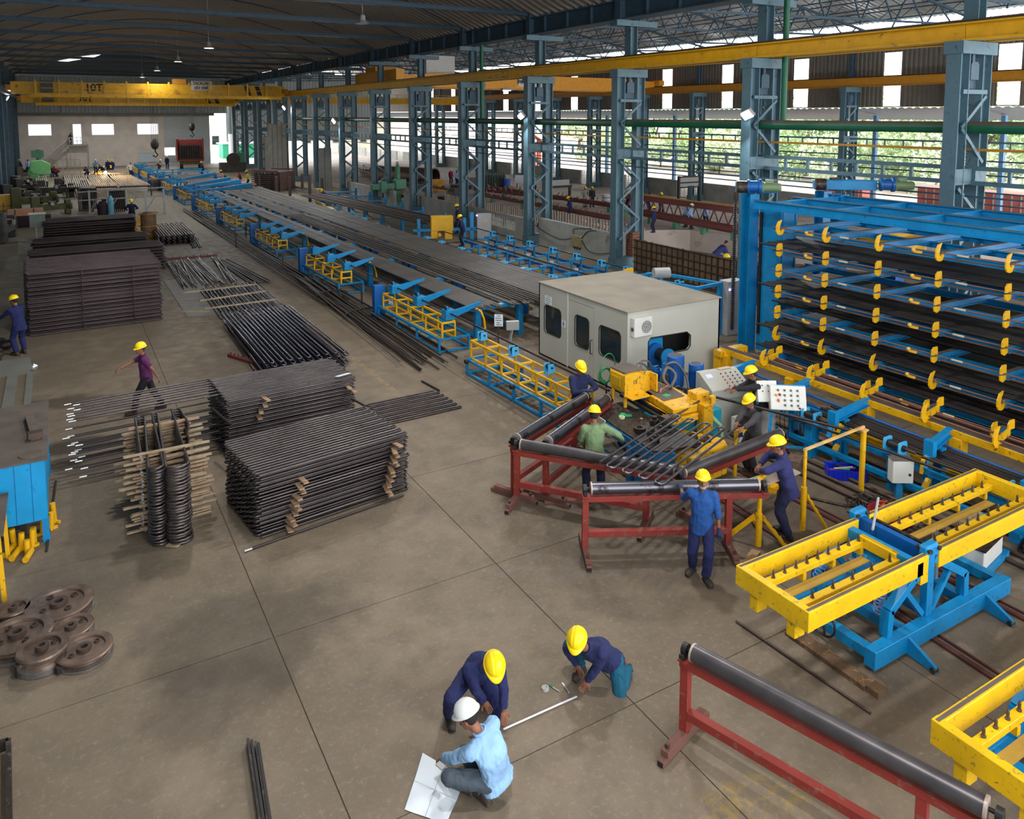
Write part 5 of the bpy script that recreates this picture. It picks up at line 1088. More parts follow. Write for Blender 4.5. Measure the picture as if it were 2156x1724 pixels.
def tilt_table(ox, oy, label, full=True):
    t = thing('tilting_frame', label, 'machine', (ox, oy, 0))
    hb_ = 0
    half_frame(t, 0, 2.38, 0, 1.13, 1.2)
    M().bx(2.1, 2.2, .3, .85, 1.0, 1.14).obj('inner_cross', YELF, t)
    for y in (.78, .2): M().bx(.02, .2, y, y+.13, .74, .96).obj('foot_block', YELF, t, bev=.006)
    if full: half_frame(t, 2.62, 5.5, 0, 1.13, 1.2, True)
    M().bx(2.2, 2.36, -.01, .1, .84, .96).obj('stop_block', YELF, t)
    x0, x1 = 1.2, 4.35
    for y in (.0, 1.25): M().bx(x0, x1, y-.08, y+.08, .06, .3).obj('base_beam', BLUE, t, bev=.006)
    for x in (x0+.08, 2.0, 2.7, 3.4, x1-.08): M().bx(x-.07, x+.07, .0, 1.25, .14, .28).obj('base_cross', BLUE, t, bev=.006)
    for y in (.08, 1.15):
        M().bx(2.43, 2.57, y-.05, y+.05, .3, 1.22).obj('pivot_post', BLUE, t, bev=.004)
        M().bx(2.36, 2.64, y-.07, y+.07, 1.12, 1.3).obj('pivot_bracket', BLUE, t, bev=.03)
        for x in (2.4, 2.6): M().lathe((x, y, 1.24), [(0, -.1), (.03, -.1), (.03, .1), (0, .1)], 10, 'Y').obj('pivot_pin', GREASE, t)
        for s in (-1, 1):
            M().bar((2.5+s*.08, y, 1.08), (2.5+s*.85, y, .62), .12, .11).obj('brace', BLUE, t, bev=.004); M().bar((2.5+s*.85, y, .64), (2.5+s*.87, y, .3), .12, .11).obj('brace_leg', BLUE, t)
            M().bar((2.5+s*.52, y, .8), (2.5+s*.1, y, .33), .07).obj('brace', BLUE, t)
        M().bx(1.6, 1.7, y-.04, y+.04, .3, .36).obj('shim_block', CONC, t)
    M().bar((2.5, .05, 1.1), (2.5, 1.2, 1.1), .1, .2).obj('pivot_beam', BLUED, t); M().bar((2.68, .1, 1.14), (2.68, 1.2, 1.14), .05, .05).obj('cross_shaft', GREASE, t)
    M().bar((2.2, .0, 1.02), (2.2, 1.2, 1.02), .12, .24).obj('cross_girder', BLUE, t)
    for x in (1.9, 3.7):
        M().plate([(-.06, .04), (-.45, .0), (-.45, .08), (-.05, .28)], .05, 'X', x).obj('outrigger', BLUE, t); M().tube((x-.05, -.42, .04), (x+.05, -.42, .04), .035, 10).obj('wheel', GREASE, t)
    w = thing_part('handwheel', t, (1.02, .55, .4), M().path([(0, .17*math.cos(a), .17*math.sin(a)) for a in [6.2832*k/24 for k in range(24)]], .016, 7, True), GREASE)
    for k in range(3): a = 6.2832*k/3+.4; M().bar((0, 0, 0), (0, .17*math.cos(a), .17*math.sin(a)), .022).obj('spoke', GREASE, w)
    M().tube((0, 0, 0), (.5, 0, 0), .02, 8).obj('spindle', GREASE, w)
    for (x, y) in ((1.95, .35), (1.95, .85), (3.4, .5)):
        M().tube((x, y, .3), (x, y, .85), .045, 14).obj('air_cylinder', mat('pale_cylinder', (150, 165, 180), .35, .5), t); M().tube((x, y, .85), (x, y, 1.02), .015, 8).obj('piston_rod', BRIGHT, t); M().tube((x, y, .62), (x, y, .67), .05, 14).obj('cylinder_band', BLUE, t)
    return t
T1 = tilt_table(7.33, 5.63, 'large yellow tilting frame on a blue base, centre right')
T2 = tilt_table(7.02, 2.83, 'yellow tilting frame cut off by the right edge, nearest')
air_coil('air_hose', 'coiled pale blue air hose hanging under the near rail', (9.1, 5.9, 1.0), 12, .075, .55)
air_coil('air_hose', 'small coiled air hose behind the blue brace', (8.9, 6.55, .98), 7, .05, .4, (.3, .3, 0))
air_coil('air_hose', 'coiled air hose beside the pump motor', (11.75, 6.0, 1.0), 6, .05, .4, (.2, .1, 0))
air_coil('air_hose', 'stretched air hose over the red drum', (10.9, 6.9, .9), 10, .04, .9, (0, 1.45, -.2))
M().path([(8.3, 6.0, .9), (8.7, 5.95, .7), (9.1, 6.0, .62), (9.6, 6.3, .9)], .007, 5).obj('air_tube', MATS['air_hose_blue'], label='thin blue air tube drooping inside the yellow frame', cat='air hose')
# pump unit
t = thing('pump_unit', 'white oil tank with a beige motor under the far half of the yellow frame', 'pump', (12.15, 6.35, 0), R(10))
M().bx(-.4, .4, -.28, .28, .12, .42).obj('tank', WHITE, t, bev=.01); M().bx(-.42, .42, -.3, .3, .42, .44).obj('tank_lid', GREASE, t); M().bx(-.45, .55, -.34, .34, .04, .12).obj('tray', BLUE, t)
M().lathe((0, .05, .62), [(0, -.1), (.1, -.1), (.13, -.05), (.13, .2), (.11, .26), (0, .26)], 20, 'X').obj('motor', mat('beige_motor', (178, 168, 142), .5), t); M().box((-.15, .05, .58), (.16, .2, .2)).obj('pump_head', MATS['beige_motor'], t); M().box((.05, .05, .5), (.22, .2, .08)).obj('motor_foot', MATS['beige_motor'], t)
t = thing('scrap_drum', 'dark red drum heaped with hoses behind the yellow frame', 'drum', (11.35, 7.25, 0)); M().lathe((0, 0, 0), [(0, 0), (.3, 0), (.33, .35), (.35, .62), (.3, .62), (0, .5)], 22).obj('drum_body', mat('dark_red_paint', (128, 18, 30), .5), t)
for k in range(6): M().path([(.12*math.cos(a*2+k)+.1*math.sin(k*2), .14*math.sin(a+k), .64+.02*k+.03*math.sin(3*a)) for a in [6.2832*q/16 for q in range(16)]], .012, 5, True).obj('hose_loop', mat('orange_hose', (222, 90, 50), .5) if k % 2 else GREASE, t)
t = thing('valve_cluster', 'greasy steel valve cluster beside the red drum', 'machine part', (11.2, 6.75, 0))
for k in range(5): M().lathe((k*.13-.2, 0, .55), [(0, -.06), (.06, -.05), (.08, 0), (.06, .05), (0, .06)], 12, 'X').obj('valve', GREASE, t)
M().bx(-.3, .4, -.05, .05, .35, .5).obj('manifold', GREASE, t); M().bx(-.05, .05, -.04, .04, 0, .4).obj('stand', BLUE, t)
t = thing('lever_bar', 'grey steel lever lying across the frame pivot', 'bar', (0, 0, 0)); M().tube((9.55, 6.35, 1.26), (10.25, 6.75, 1.36), .018, 8).obj('bar', GREYP, t)
# timber and rails on the floor
tool('timber_plank', 'weathered timber plank half under the blue base', M().bx(8.18, 8.38, 5.45, 6.65, 0, .06), mat('dark_timber', (92, 70, 50), .85, vary=.3, scale=8, wear=(150, 116, 60), wamt=.2), 'plank')
tool('timber_block', 'small timber block at the near end of the plank', M().bx(8.2, 8.38, 5.28, 5.44, 0, .08), MATS['dark_timber'], 'wood block')
for i, (x, lb) in enumerate(((9.57, 'rusty red rail let into the floor below the outrigger'), (11.3, 'second rusty rail in the floor at the right'), (7.82, 'thin dark bar lying alone on the floor left of the blue base'))):
    if i < 2:
        m = M(); m.bar((x+.6*(i == 0), 13 if i else 10.2, .02), (x, 2.5, .02), .07, .04); m.bar((x+.6*(i == 0)+.14, 13 if i else 10.2, .015), (x+.14, 2.5, .015), .03, .03); m.obj('floor_rail', mat('rust_red_rail', (84, 46, 40), .7), label=lb, cat='rail')
    else: M().tube((7.81, 7.17, .018), (7.92, 5.18, .018), .018, 8).obj('steel_bar', RUST, label=lb, cat='bar')
# ================================================================== yellow barrier stands behind
t = thing('pipe_barrier', 'worn yellow pipe barrier with a long top bar beside the crate', 'barrier', (0, 0, 0))
M().tube((12.66, 8.69, 0), (12.66, 8.69, 1.18), .05, 12).obj('post', YEL, t); M().bar((12.75, 8.75, 1.22), (10.6, 8.36, 1.4), .04, .04).obj('top_bar', mat('scraped_yellow_bar', (196, 158, 100), .6, vary=.3, wear=(220, 170, 40), wamt=.3), t); M().box((12.66, 8.69, 1.19), (.16, .1, .03)).obj('cap_plate', MATS['scraped_yellow_bar'], t)
M().tube((10.62, 8.35, 0), (10.62, 8.35, .75), .05, 12).obj('post', YEL, t); M().tube((10.62, 8.35, .75), (10.62, 8.35, 1.38), .03, 10).obj('inner_tube', YEL, t)
def saw(a, b, w):  # wavy cut brace
    a, b = V(a), V(b); n = 14; P0 = []; P1 = []
    for k in range(n+1): q = a.lerp(b, k/n); s = w*(.6+.35*math.sin(k*2.2)); P0.append(q+V((0, 0, s*.5))); P1.append(q-V((0, 0, w*.5)))
    m = M(); m.add([p+V((0, dy, 0)) for dy in (-.02, .02) for p in P0+P1], [(i, i+1, n+2+i, n+1+i) for i in range(n)]+[(2*(n+1)+i, 3*(n+1)+i, 3*(n+1)+i+1, 2*(n+1)+i+1) for i in range(n)]+[(i, 2*(n+1)+i, 2*(n+1)+i+1, i+1) for i in range(n)]); return m
saw((10.66, 8.33, .62), (10.95, 8.1, .02), .09).obj('cut_brace', YEL, t)
t = thing('pipe_stand', 'yellow tripod pipe stand at the end of the front roller', 'stand', (9.58, 8.38, 0))
M().tube((0, 0, 0), (0, 0, .55), .055, 12).obj('post', YEL, t, bev=0); M().tube((0, 0, .55), (0, 0, 1.0), .038, 12).obj('inner_tube', YEL, t)
saw((.05, -.02, .5), (.28, -.4, .02), .1).obj('cut_brace', YEL, t); M().bar((-.03, .05, .5), (-.28, .42, .02), .04, .07).obj('brace', YEL, t); M().bar((.05, .05, .3), (.5, .6, .05), .04, .06).obj('brace', YEL, t)
for z in (.42, .52): M().tube((.04, 0, z), (.12, 0, z), .012, 6).obj('set_screw', GREASE, t)
M().bx(-.1, .95, -.02, .26, 1.0, 1.03).obj('trough_plate', mat('dusty_steel', (150, 138, 124), .7), t); M().bar((-.05, .1, 1.05), (.75, .28, 1.05), .05, .04).obj('trough_edge', YEL, t)
t = thing('pipe_stand', 'pair of thin yellow posts behind the rising red roller', 'stand', (11.3, 10.3, 0))
for x in (-.18, .18): M().tube((x, -x*.3, 0), (x, -x*.3, .95), .035, 10).obj('post', YEL, t)
M().bx(-.25, .25, -.04, .04, .9, .96).obj('cap_plate', YEL, t); M().box((.1, -.7, .05), (.5, .16, .1), rz=.4).obj('yellow_block', YEL, t)
# crate with tools, switch cabinet, hose heaps, cloths
cr = thing('tool_crate', 'blue plastic crate full of hand tools', 'crate', (12.92, 9.22, 0), R(-42)); CB = mat('crate_blue', (16, 40, 200), .4)
m = M()
for s in (-1, 1): m.bx(-.34, .34, s*.17-.01, s*.17+.01, 0, .19); m.bx(s*.34-.01, s*.34+.01, -.17, .17, 0, .19)
m.bx(-.34, .34, -.17, .17, 0, .01); m.obj('crate_body', CB, cr)
m = M()
for k in range(9): m.bx(-.32+k*.08-.006, -.32+k*.08+.006, -.188, -.178, 0, .18)
m.obj('rib', CB, cr, kind='stuff')
for s in (-1, 1): M().bar((-.36, s*.18, .19), (.36, s*.18, .19), .025, .02).obj('rim', CB, cr); M().bar((s*.35, -.18, .19), (s*.35, .18, .19), .025, .02).obj('rim', CB, cr)
for i, (a, b, r, mt, lb) in enumerate((((12.72, 9.42, .12), (13.05, 9.1, .2), .018, mat('red_grip', (190, 60, 60), .4), 'red-handled spanner in the blue crate'), ((12.75, 9.35, .16), (13.0, 9.12, .22), .022, GREYP, 'grey pipe end in the blue crate'), ((12.85, 9.4, .2), (13.1, 9.25, .1), .02, GREASE, 'dark bar in the blue crate'), ((13.1, 9.1, .05), (13.15, 9.12, .42), .018, BLACK, 'black handle standing up from the blue crate'), ((12.8, 9.3, .17), (12.95, 9.15, .17), .02, mat('green_grip', (60, 150, 110), .4), 'green-grip tool in the blue crate'))): M().tube(a, b, r, 8).obj('hand_tool', mt, label=lb, cat='tool')
t = thing('switch_cabinet', 'white switch cabinet with a black knob leaning on the blue frame', 'cabinet', (13.0, 8.15, 0), R(-32)); M().bx(-.19, .19, -.1, .1, .35, .78).obj('casing', WHITE, t, bev=.01); M().sphere((.12, -.11, .52), .025, 8).obj('knob', BLACK, t); M().bx(-.2, .2, -.12, .12, .78, .785).obj('dusty_top', DUST, t); M().bx(-.06, .06, 0, .08, 0, .4).obj('post', BLUE, t)
def heap(name, label, c, r, n, mt, th=.014, zz=.12, cat='cable'):
    m = M()
    for k in range(n):
        a0 = rnd.uniform(0, 6.28); ox, oy = rnd.uniform(-r, r)*.4, rnd.uniform(-r, r)*.4; rr = r*rnd.uniform(.45, 1)
        m.path([(c[0]+ox+rr*math.cos(a), c[1]+oy+rr*.8*math.sin(a), .02+zz*rnd.random()*(.5+.5*math.sin(2*a+a0))) for a in [6.2832*q/18 for q in range(18)]], th, 5, True)
    return m.obj(name, mt, label=label, cat=cat)
heap('cable_heap', 'heap of dark cables under the white switch cabinet', (12.3, 8.25), .35, 12, GREASE)
heap('cable_heap', 'tangle of hoses on the floor at the right edge', (13.2, 5.9), .35, 9, GREASE)
M().path(smooth_path([(11.2, 9.6, .02), (11.6, 9.0, .02), (11.9, 8.5, .02), (12.4, 8.15, .03), (12.9, 8.1, .02)]), .025, 6).obj('floor_cable', GREASE, label='thick cable curving over the floor below the barrier', cat='cable')
M().path([(11.9, 8.55, .015), (11.8, 8.1, .015), (11.75, 7.6, .015), (11.5, 7.2, .015)], .012, 5).obj('floor_cable', GREASE, label='thin cable branching toward the yellow frame', cat='cable')
m = M()
for q in range(2):
    vs = []; n = 10
    for i in range(n+1):
        for j in range(n+1): x, y = (i/n-.5), (j/n-.5); vs.append((11.35+q*.38+x*.42*(1-.25*abs(y)), 7.95-q*.12+y*.36, .02+.07*abs(pnoise(V((x*4+q*7, y*4, 1))))))
    m.add(vs, [(i*(n+1)+j, (i+1)*(n+1)+j, (i+1)*(n+1)+j+1, i*(n+1)+j+1) for i in range(n) for j in range(n)], True)
m.obj('canvas_sheet', mat('olive_cloth', (84, 84, 52), .9, vary=.25), label='crumpled olive canvas on the floor by the yellow frame', cat='canvas')
tool('cast_block', 'brown cast block on the floor behind the blue crate', M().box((12.35, 9.95, .12), (.4, .25, .24), rz=.5), mat('brown_cast', (104, 82, 70), .8, vary=.3, scale=14), 'machine part')
for i, (x, y, a, lb) in enumerate(((9.25, 8.2, .4, 'pale wood board lying by the front stand foot'), (9.05, 8.05, -.5, 'second pale wood board under the first'))): M().box((x, y, .02+.02*i), (.35, .14, .02), rz=a).obj('wood_board', WOOD, label=lb, cat='board')
for i, (a, b, lb) in enumerate((((6.9, 12.2, .02), (7.9, 11.2, .02), 'timber batten on the floor left of the long roller stand'), ((7.3, 11.3, .03), (8.2, 10.9, .03), 'red steel flat lying between the roller stands'), ((7.2, 11.6, .02), (8.0, 11.05, .02), 'second red flat lying beside the roller stands'))): M().bar(a, b, .1, .05).obj('floor_batten', [WOODP, REDD, REDD][i], label=lb, cat='batten')
# ================================================================== stacks of bent tubes on the left
def stack(nm, where, mesh, loc, rz, n, dz, grp, jit=.02, z0=.03, top=None, cat='tube panel', wood=(), every=2):
    out = []
    for i in range(n):
        k = n-1-i
        lab = '%s, %s layer from the top' % (where, ordw(k)) if k else where+', topmost layer'
        o = link(nm, mesh, None, (loc[0]+rnd.uniform(-jit, jit), loc[1]+rnd.uniform(-jit, jit), z0+dz*i), (0, 0, rz+rnd.uniform(-.006, .006)), lab, cat, grp)
        out.append(o)
    return out
sp1 = serp(18, 2.85, .1, .0195, 5, 0, 0, 6)
stack('serpentine_panel', 'bent tube panel in the near large stack', sp1, (2.56, 12.66, 0), R(7.5), 14, .083, 'panels of the near stack', .03)
sp2 = serp(17, 2.8, .1, .0195, 5, 0, 0, 6)
stack('serpentine_panel', 'bent tube panel in the stack behind the near one', sp2, (2.72, 16.2, 0), R(3), 15, .081, 'panels of the second stack', .03)
WB = M().box((0, 0, 0), (.09, .3, .022)).mesh('wood_spacer', WOOD)
WL = ['under the left half', 'under the right half']
def spacers(rows, grp, lab, y_of):
    for i, (x, z, dy) in enumerate(rows): link('wood_spacer', WB, None, (x+rnd.uniform(-.04, .04), y_of(x)-.06-dy, z), (0, 0, rnd.uniform(-.3, .3)), lab+', '+ordw(i)+' from the bottom', 'wood block', grp)
spacers([(3.05+.03*k, .09+.085*k, rnd.uniform(0, .06)) for k in range(10)], 'spacers at the left of the near stack', 'wood spacer poking from the left of the near stack', lambda x: 12.66+(x-2.56)*.13)
spacers([(4.9+.02*k, .14+.085*k, rnd.uniform(0, .06)) for k in range(11)], 'spacers at the right of the near stack', 'wood spacer poking from the right of the near stack', lambda x: 12.66+(x-2.56)*.13)
spacers([(3.35+.05*k, .75+.12*k, .02) for k in range(4)]+[(5.3, 1.0, .0), (5.45, .9, .0)], 'spacers of the second stack', 'wood spacer in the front of the second stack', lambda x: 16.2+(x-2.7)*.05)
EM = BRIGHT
def ltube(nm, a, b, r, mt, lab, grp=None, cat='tube', tip=None):
    m = M(); m.tube(a, b, r, 8); o = m.obj(nm, mt, label=lab, cat=cat, group=grp)
    if tip: a, b = V(a), V(b); d = (a-b).normalized(); M().tube(a-d*.12, a+d*.003, r*1.04, 8).obj('bright_tip', BRIGHT, o)
    return o
ltube('long_tube', G(515, 1160, .03), G(850, 1042, .03), .02, DSTEEL, 'long tube at the foot of the near stack', tip=True)
for i in range(8):
    y = 17.95-i*.155; z = 1.13+.01*(i % 2); x0 = -.05+rnd.uniform(-.1, .12)
    ltube('tail_tube', (x0, y-.12, z), (2.75 if i < 7 else 5.2, y+.05, z), .019, STEEL, 'upper long tube reaching left out of the second stack, '+ordw(i)+' from the back', 'upper tails of the second stack', tip=True)
for j, z in enumerate((.62, .5, .38, .26, .14)):
    for i in range(3):
        y = 17.9-i*.5-j*.1; x0 = -.08+rnd.uniform(-.1, .2)
        ltube('tail_tube', (x0, y-.1, z), (2.8, y+.05, z), .019, DSTEEL, 'lower long tube reaching left from the second stack, '+ordw(j)+' level down, '+['back', 'middle', 'front'][i], 'lower tails of the second stack', tip=True)
sheet('paper_tag', 'white paper lying on the corner of the second stack', G(722, 789, 1.24), .34, .16, (R(80), 0, R(15)), 'notice')
ltube('steel_bar', G(447, 860, 1.0), G(487, 895, .95), .025, DSTEEL, 'dark tube end slanting down the second stack corner', cat='tube')
ltube('steel_bar', G(740, 838, .9), G(770, 855, .75), .03, DSTEEL, 'dark bar end between the two large stacks', cat='tube')
# narrow hairpin stack with battens
pp = [(.96, 13.9), (1.01, 15.7)]
def ub(a, b, s, n=5):
    (ax, ay), (bx_, by__) = a, b; cx, cy, r = (ax+bx_)/2, (ay+by__)/2, abs(bx_-ax)/2; sg = 1 if bx_ > ax else -1
    return [(cx-sg*r*math.cos(math.pi*k/n), cy+s*min(r, .13)*math.sin(math.pi*k/n)) for k in range(n+1)]
pp += ub((1.01, 15.7), (1.17, 15.75), 1)+ub((1.02, 13.4), (1.25, 13.38), -1)+ub((1.31, 15.8), (1.4, 15.8), 1)+ub((1.27, 13.28), (1.62, 13.28), -1)+ub((1.66, 15.85), (1.8, 15.8), 1)+[(1.85, 15.1)]
hpm = M().path([(x-1.3, y-13.3, 0) for x, y in pp], .021, 7).mesh('hairpin_panel', STEEL)
hpo = stack('hairpin_panel', 'narrow hairpin tube panel between wooden battens', hpm, (1.3, 13.3, 0), 0, 25, .054, 'narrow hairpin panels', .02)
for o in hpo[:]:
    M().tube((.96-1.3, 13.885-13.3, 0), (.96-1.3, 13.9-13.3, 0), .023, 8).obj('bright_end', BRIGHT, o)
bt_ = [M().box((0, 0, 0), (1.35, .05, .03)).mesh('batten', WOODP), M().box((0, 0, 0), (1.15, .06, .03)).mesh('batten', WOOD)]
for j, y in enumerate((13.95, 15.3)):
    for i in range(25): link('batten', bt_[(i*7+j) % 2], None, (1.38+rnd.uniform(-.12, .12), y+rnd.uniform(-.05, .05), .055-.035*j+.054*i), (0, 0, R(rnd.uniform(-2, 9))), 'wooden batten in the %s pile of the hairpin stack, %s from the bottom' % (['front', 'rear'][j], ordw(i)), 'batten', 'battens of the hairpin stack')
M().box((1.33, 13.2, .02), (.2, .12, .02), rz=-.7).obj('wood_board', WOODP, label='scrap of board on the floor before the hairpin stack', cat='board')
# flat panel on the floor
o = link('serpentine_panel', serp(13, 1.9, .115, .02, 5, 0, 0, 7), None, (6.2, 16.12, .025), (0, 0, R(2)), 'single bent tube panel lying flat on the aisle floor', 'tube panel')
ltube('steel_bar', G(888, 802, .03), G(925, 822, .03), .024, DSTEEL, 'short dark tube beyond the flat panel', cat='tube')
# shiny panels further back
SH = mat('shiny_dark_tube', (98, 98, 112), .22, .9, vary=.2)
s3m = serp(19, 6.3, .125, .026, 5, 0, 0, 7, .03); s3m.materials[0] = SH
for i in range(5): link('serpentine_panel', s3m, None, (4.36+.1*(i % 2)+.05*i, 20.5+.1*i, .04+.075*i), (0, 0, R(88.5+i*.4)), 'shiny long tube panel on the aisle edge, '+['lowest', 'second lowest', 'middle', 'second highest', 'topmost'][i]+' of five', 'tube panel', 'shiny long panels').scale = (1, -1, 1)
s4m = serp(16, 5.2, .14, .026, 5, 0, 0, 6, .05); s4m.materials[0] = SH
for i in range(2): link('serpentine_panel', s4m, None, (4.6+.1*i, 27.5, .05+.11*i), (0, 0, R(89)), ['lower', 'upper'][i]+' panel of the middle pair crossed by wooden strips', 'tube panel').scale = (1, -1, 1)
for i, (p, q) in enumerate((((385, 616), (540, 598)), ((420, 633), (560, 612)), ((430, 650), (580, 630)), ((385, 655), (440, 655)))): M().bar(G(*p, .26), G(*q, .26), .06, .05).obj('wood_strip', WOODP, label=['farthest', 'middle', 'nearest', 'short'][i]+' wooden strip over the middle tube panels', cat='batten')
for i in range(22):
    x = 4.15+i*.105; ltube('loose_tube', (x+rnd.uniform(-.1, .1), 33.5+rnd.uniform(-.3, .3), .06+.08*rnd.random()), (x+.12+rnd.uniform(-.25, .35), 39.8+rnd.uniform(-.4, .4), .1), .028, SH if i % 3 else DSTEEL, 'tube in the loose far mat on the aisle, '+ordw(i)+' from the left', 'loose far tubes')
for i in range(9):
    ltube('loose_tube', (6.7+.1*i+rnd.uniform(-.05, .05), 32.7+rnd.uniform(-.3, .3), .04+.03*(i % 3)), (6.4+.06*i, 39.5-rnd.uniform(0, .8), .05), .028, DSTEEL, 'dark tube in the small heap beside the far mat, '+ordw(i)+' from the left', 'small heap of tubes')
for i, (p, q) in enumerate((((342, 545), (458, 537)), ((322, 508), (418, 503)), ((482, 747), (548, 768)))):
    t = thing('slotted_bar', ['dark red studded bar behind the loose far mat', 'dark red studded bar near the far coil racks', 'bright red bar beside the shiny panels'][i], 'bar', (0, 0, 0)); a, b = G(*p, .05), G(*q, .05)
    M().bar(a, b, .1, .08).obj('bar', mat('dark_red_bar', (110, 40, 40), .6), t)
    for k in range(8): c = a.lerp(b, (k+.5)/8); M().box((c.x, c.y, .12), (.04, .04, .08)).obj('stud', RUST, t)
m = M(); m.plate([(3.65, 28.6), (4.9, 28.5), (4.9, 35.6), (3.65, 35.6)], .012, 'Z', .008); m.obj('floor_plate', mat('grey_floor_plate', (128, 124, 116), .6, .2), label='large thin steel plate on the floor left of the panels', cat='steel plate')
# big stack at the left edge
PUR = mat('purplish_tube', (76, 65, 66), .42, .5, vary=.25, scale=1.5)
s5m = serp(22, 3.95, .15, .023, 5, 0, 0, 6); s5m.materials[0] = PUR
b5 = stack('serpentine_panel', 'tube panel in the big dark stack by the left worker', s5m, (-1.08, 28.45, 0), R(2), 16, .13, 'panels of the big left stack', .03, .06)
for j, x in enumerate((.5, 2.0)):
    for i in range(15): M().tube((x+rnd.uniform(-.02, .02), 28.42, .07+.13*i), (x, 28.42, .17+.13*i), .02, 6).obj('spacer_clip', RUST, label='steel spacer in the %s column on the big stack, %s from the floor' % (['left', 'right'][j], ordw(i)), cat='spacer', group='spacers of the big stack')
s6m = serp(12, 5.3, .14, .032, 5, 0, 0, 6); s6m.materials[0] = PUR
stack('serpentine_panel', 'tube panel in the low pile behind the big stack', s6m, (-1.2, 38.5, 0), R(1), 8, .14, 'panels of the low pile', .1, .06)
stack('serpentine_panel', 'tube panel in the wide low pile farther back', s6m, (-1.3, 45.2, 0), R(1), 5, .14, 'panels of the wide low pile', .15, .06)
s7m = serp(14, 4.7, .14, .034, 5, 0, 0, 6); s7m.materials[0] = PUR
stack('serpentine_panel', 'tube panel in the far dark stack before the guard rail', s7m, (-.85, 50.2, 0), R(1), 8, .14, 'panels of the far dark stack', .08, .06)
s8m = serp(14, 5.5, .14, .034, 5, 0, 0, 6)
for i in range(6): link('serpentine_panel', s8m, None, (4.5+.05*(i % 2), 45.5, .04+.085*i), (0, 0, R(88+i*.3)), 'far panel on the aisle with round bends, '+ordw(5-i)+' from the top', 'tube panel', 'far aisle panels').scale = (1, -1, 1)
for i in range(5): ltube('loose_tube', (6.0+.09*i, 43.8+rnd.uniform(-.5, .2), .05), (6.3+.1*i, 49, .2), .03, DSTEEL, 'loose dark tube beside the far panel, '+ordw(i)+' from the left', 'loose tubes by the far panel')
# long bundle beside the cradles
b_mat = [DSTEEL, RUST, GT]
for i in range(46):
    seg = i % 2; lay = (i//12) % 3; x = 8.55+((i*.618) % 1)*1.0; z = .04+.05*lay+rnd.uniform(0, .02)
    if seg == 0: a, b = (x-.25+rnd.uniform(-.35, .35)+(-.15 if x < 9 else .1), 19.4+rnd.uniform(-.5, 1.0), z), (x-.2, 31.5+rnd.uniform(-1, 1), z+.12)
    else: a, b = (x-.3+rnd.uniform(-.1, .1), 27.8+rnd.uniform(-1, 1), z), (x-.8-.0, 56+rnd.uniform(-8, 6), z)
    ltube('bundle_tube', a, b, .026, b_mat[i % 3], 'tube in the long bundle on the floor beside the cradles, '+ordw(i)+' laid', 'long floor bundle', tip=False)
for i, y in enumerate((25.5, 28.8)):
    m = M(); m.path([(8.9-.05*i+.62*math.cos(a), y, .14+.17*math.sin(a)) for a in [6.2832*q/16 for q in range(16)]], .03, 6, True); m.obj('bundle_sling', BLACK, label=['near', 'far'][i]+' black sling round the floor bundle', cat='sling')
for i, (u, v, h) in enumerate(((498, 520, .75), (612-17, 560, .75), (905-300, 558, .6), (1290-685, 600, .6))):
    pass
for i, (u, v) in enumerate(((497, 519), (596, 571), (682, 585-5), (762, 640), (518, 500))): p = G(u, v); M().tube(p, (p.x, p.y, .75), .035, 6).obj('bundle_post', RUST, label='short steel post holding the floor bundle, '+ordw(i)+' of five', cat='post', group='posts of the floor bundle')
# ================================================================== left foreground: blue cabinet, yellow props, grooved wheels
t = thing('work_cabinet', 'bright blue steel cabinet with a dusty top at the left edge', 'cabinet', (0, 0, 0))
M().bx(-2.2, -.42, 14.4, 17.3, .38, 1.4).obj('body', mat('bright_cabinet_blue', (0, 146, 204), .45, wear=(0, 110, 160), wamt=.12, wscale=3), t, bev=.01)
M().bx(-2.25, -.38, 14.36, 17.34, 1.4, 1.43).obj('top_plate', DUST, t)
for x, y in ((-.46, 14.44), (-.46, 17.2), (-2.1, 14.5)): M().bx(x-.05, x+.05, y-.05, y+.05, 0, .4).obj('leg', BLUE, t)
for x in (-.62, -.85): M().bx(x-.004, x+.004, 14.392, 14.398, .4, 1.38).obj('panel_seam', BLUED, t)
M().bx(-.415, -.412, 14.4, 17.3, 1.0, 1.01).obj('panel_seam', BLUED, t)
t = thing('clamp_tool', 'dusty clamp lying on the blue cabinet', 'tool', (-.62, 15.9, 1.43), R(6)); M().bx(-.07, .07, -.6, .55, 0, .06).obj('bar', DUST, t); M().box((0, -.55, .08), (.22, .16, .1)).obj('jaw', RUST, t); M().bx(-.07, -.04, -.5, .5, .06, .1).obj('flange', DUST, t)
t = thing('round_cover', 'round dusty cover on the corner of the blue cabinet', 'cover', (-.62, 14.65, 1.43)); M().lathe((0, 0, 0), [(0, .015), (.17, .015), (.17, 0)], 24).obj('disc', DUST, t)
for i, (u, v, h, tilt) in enumerate(((30, 1150, .3, 0), (45, 1158, .28, 0), (58, 1165, .22, 0), (68, 1152, .3, 0), (72, 1145, .28, 0), (35, 1172, .12, 1), (62, 1175, .12, 1), (90, 1125, .3, 0), (108, 1115, .3, 0), (115, 1100, .35, 0), (22, 1165, .15, 1))):
    p = G(u, v); t = thing('yellow_prop', 'short yellow pipe prop under the blue cabinet, '+ordw(i)+' of the heap', 'prop', p, rnd.uniform(0, 3), 'yellow props under the blue cabinet')
    if tilt: M().tube((-.14, 0, .05), (.14, .03, .05), .05, 10).obj('pipe', YEL, t)
    else: M().tube((0, 0, .0), (.02, 0, h), .045, 10).obj('pipe', YEL, t); M().box((0, 0, .02), (.2, .05, .04)).obj('foot', YEL, t)
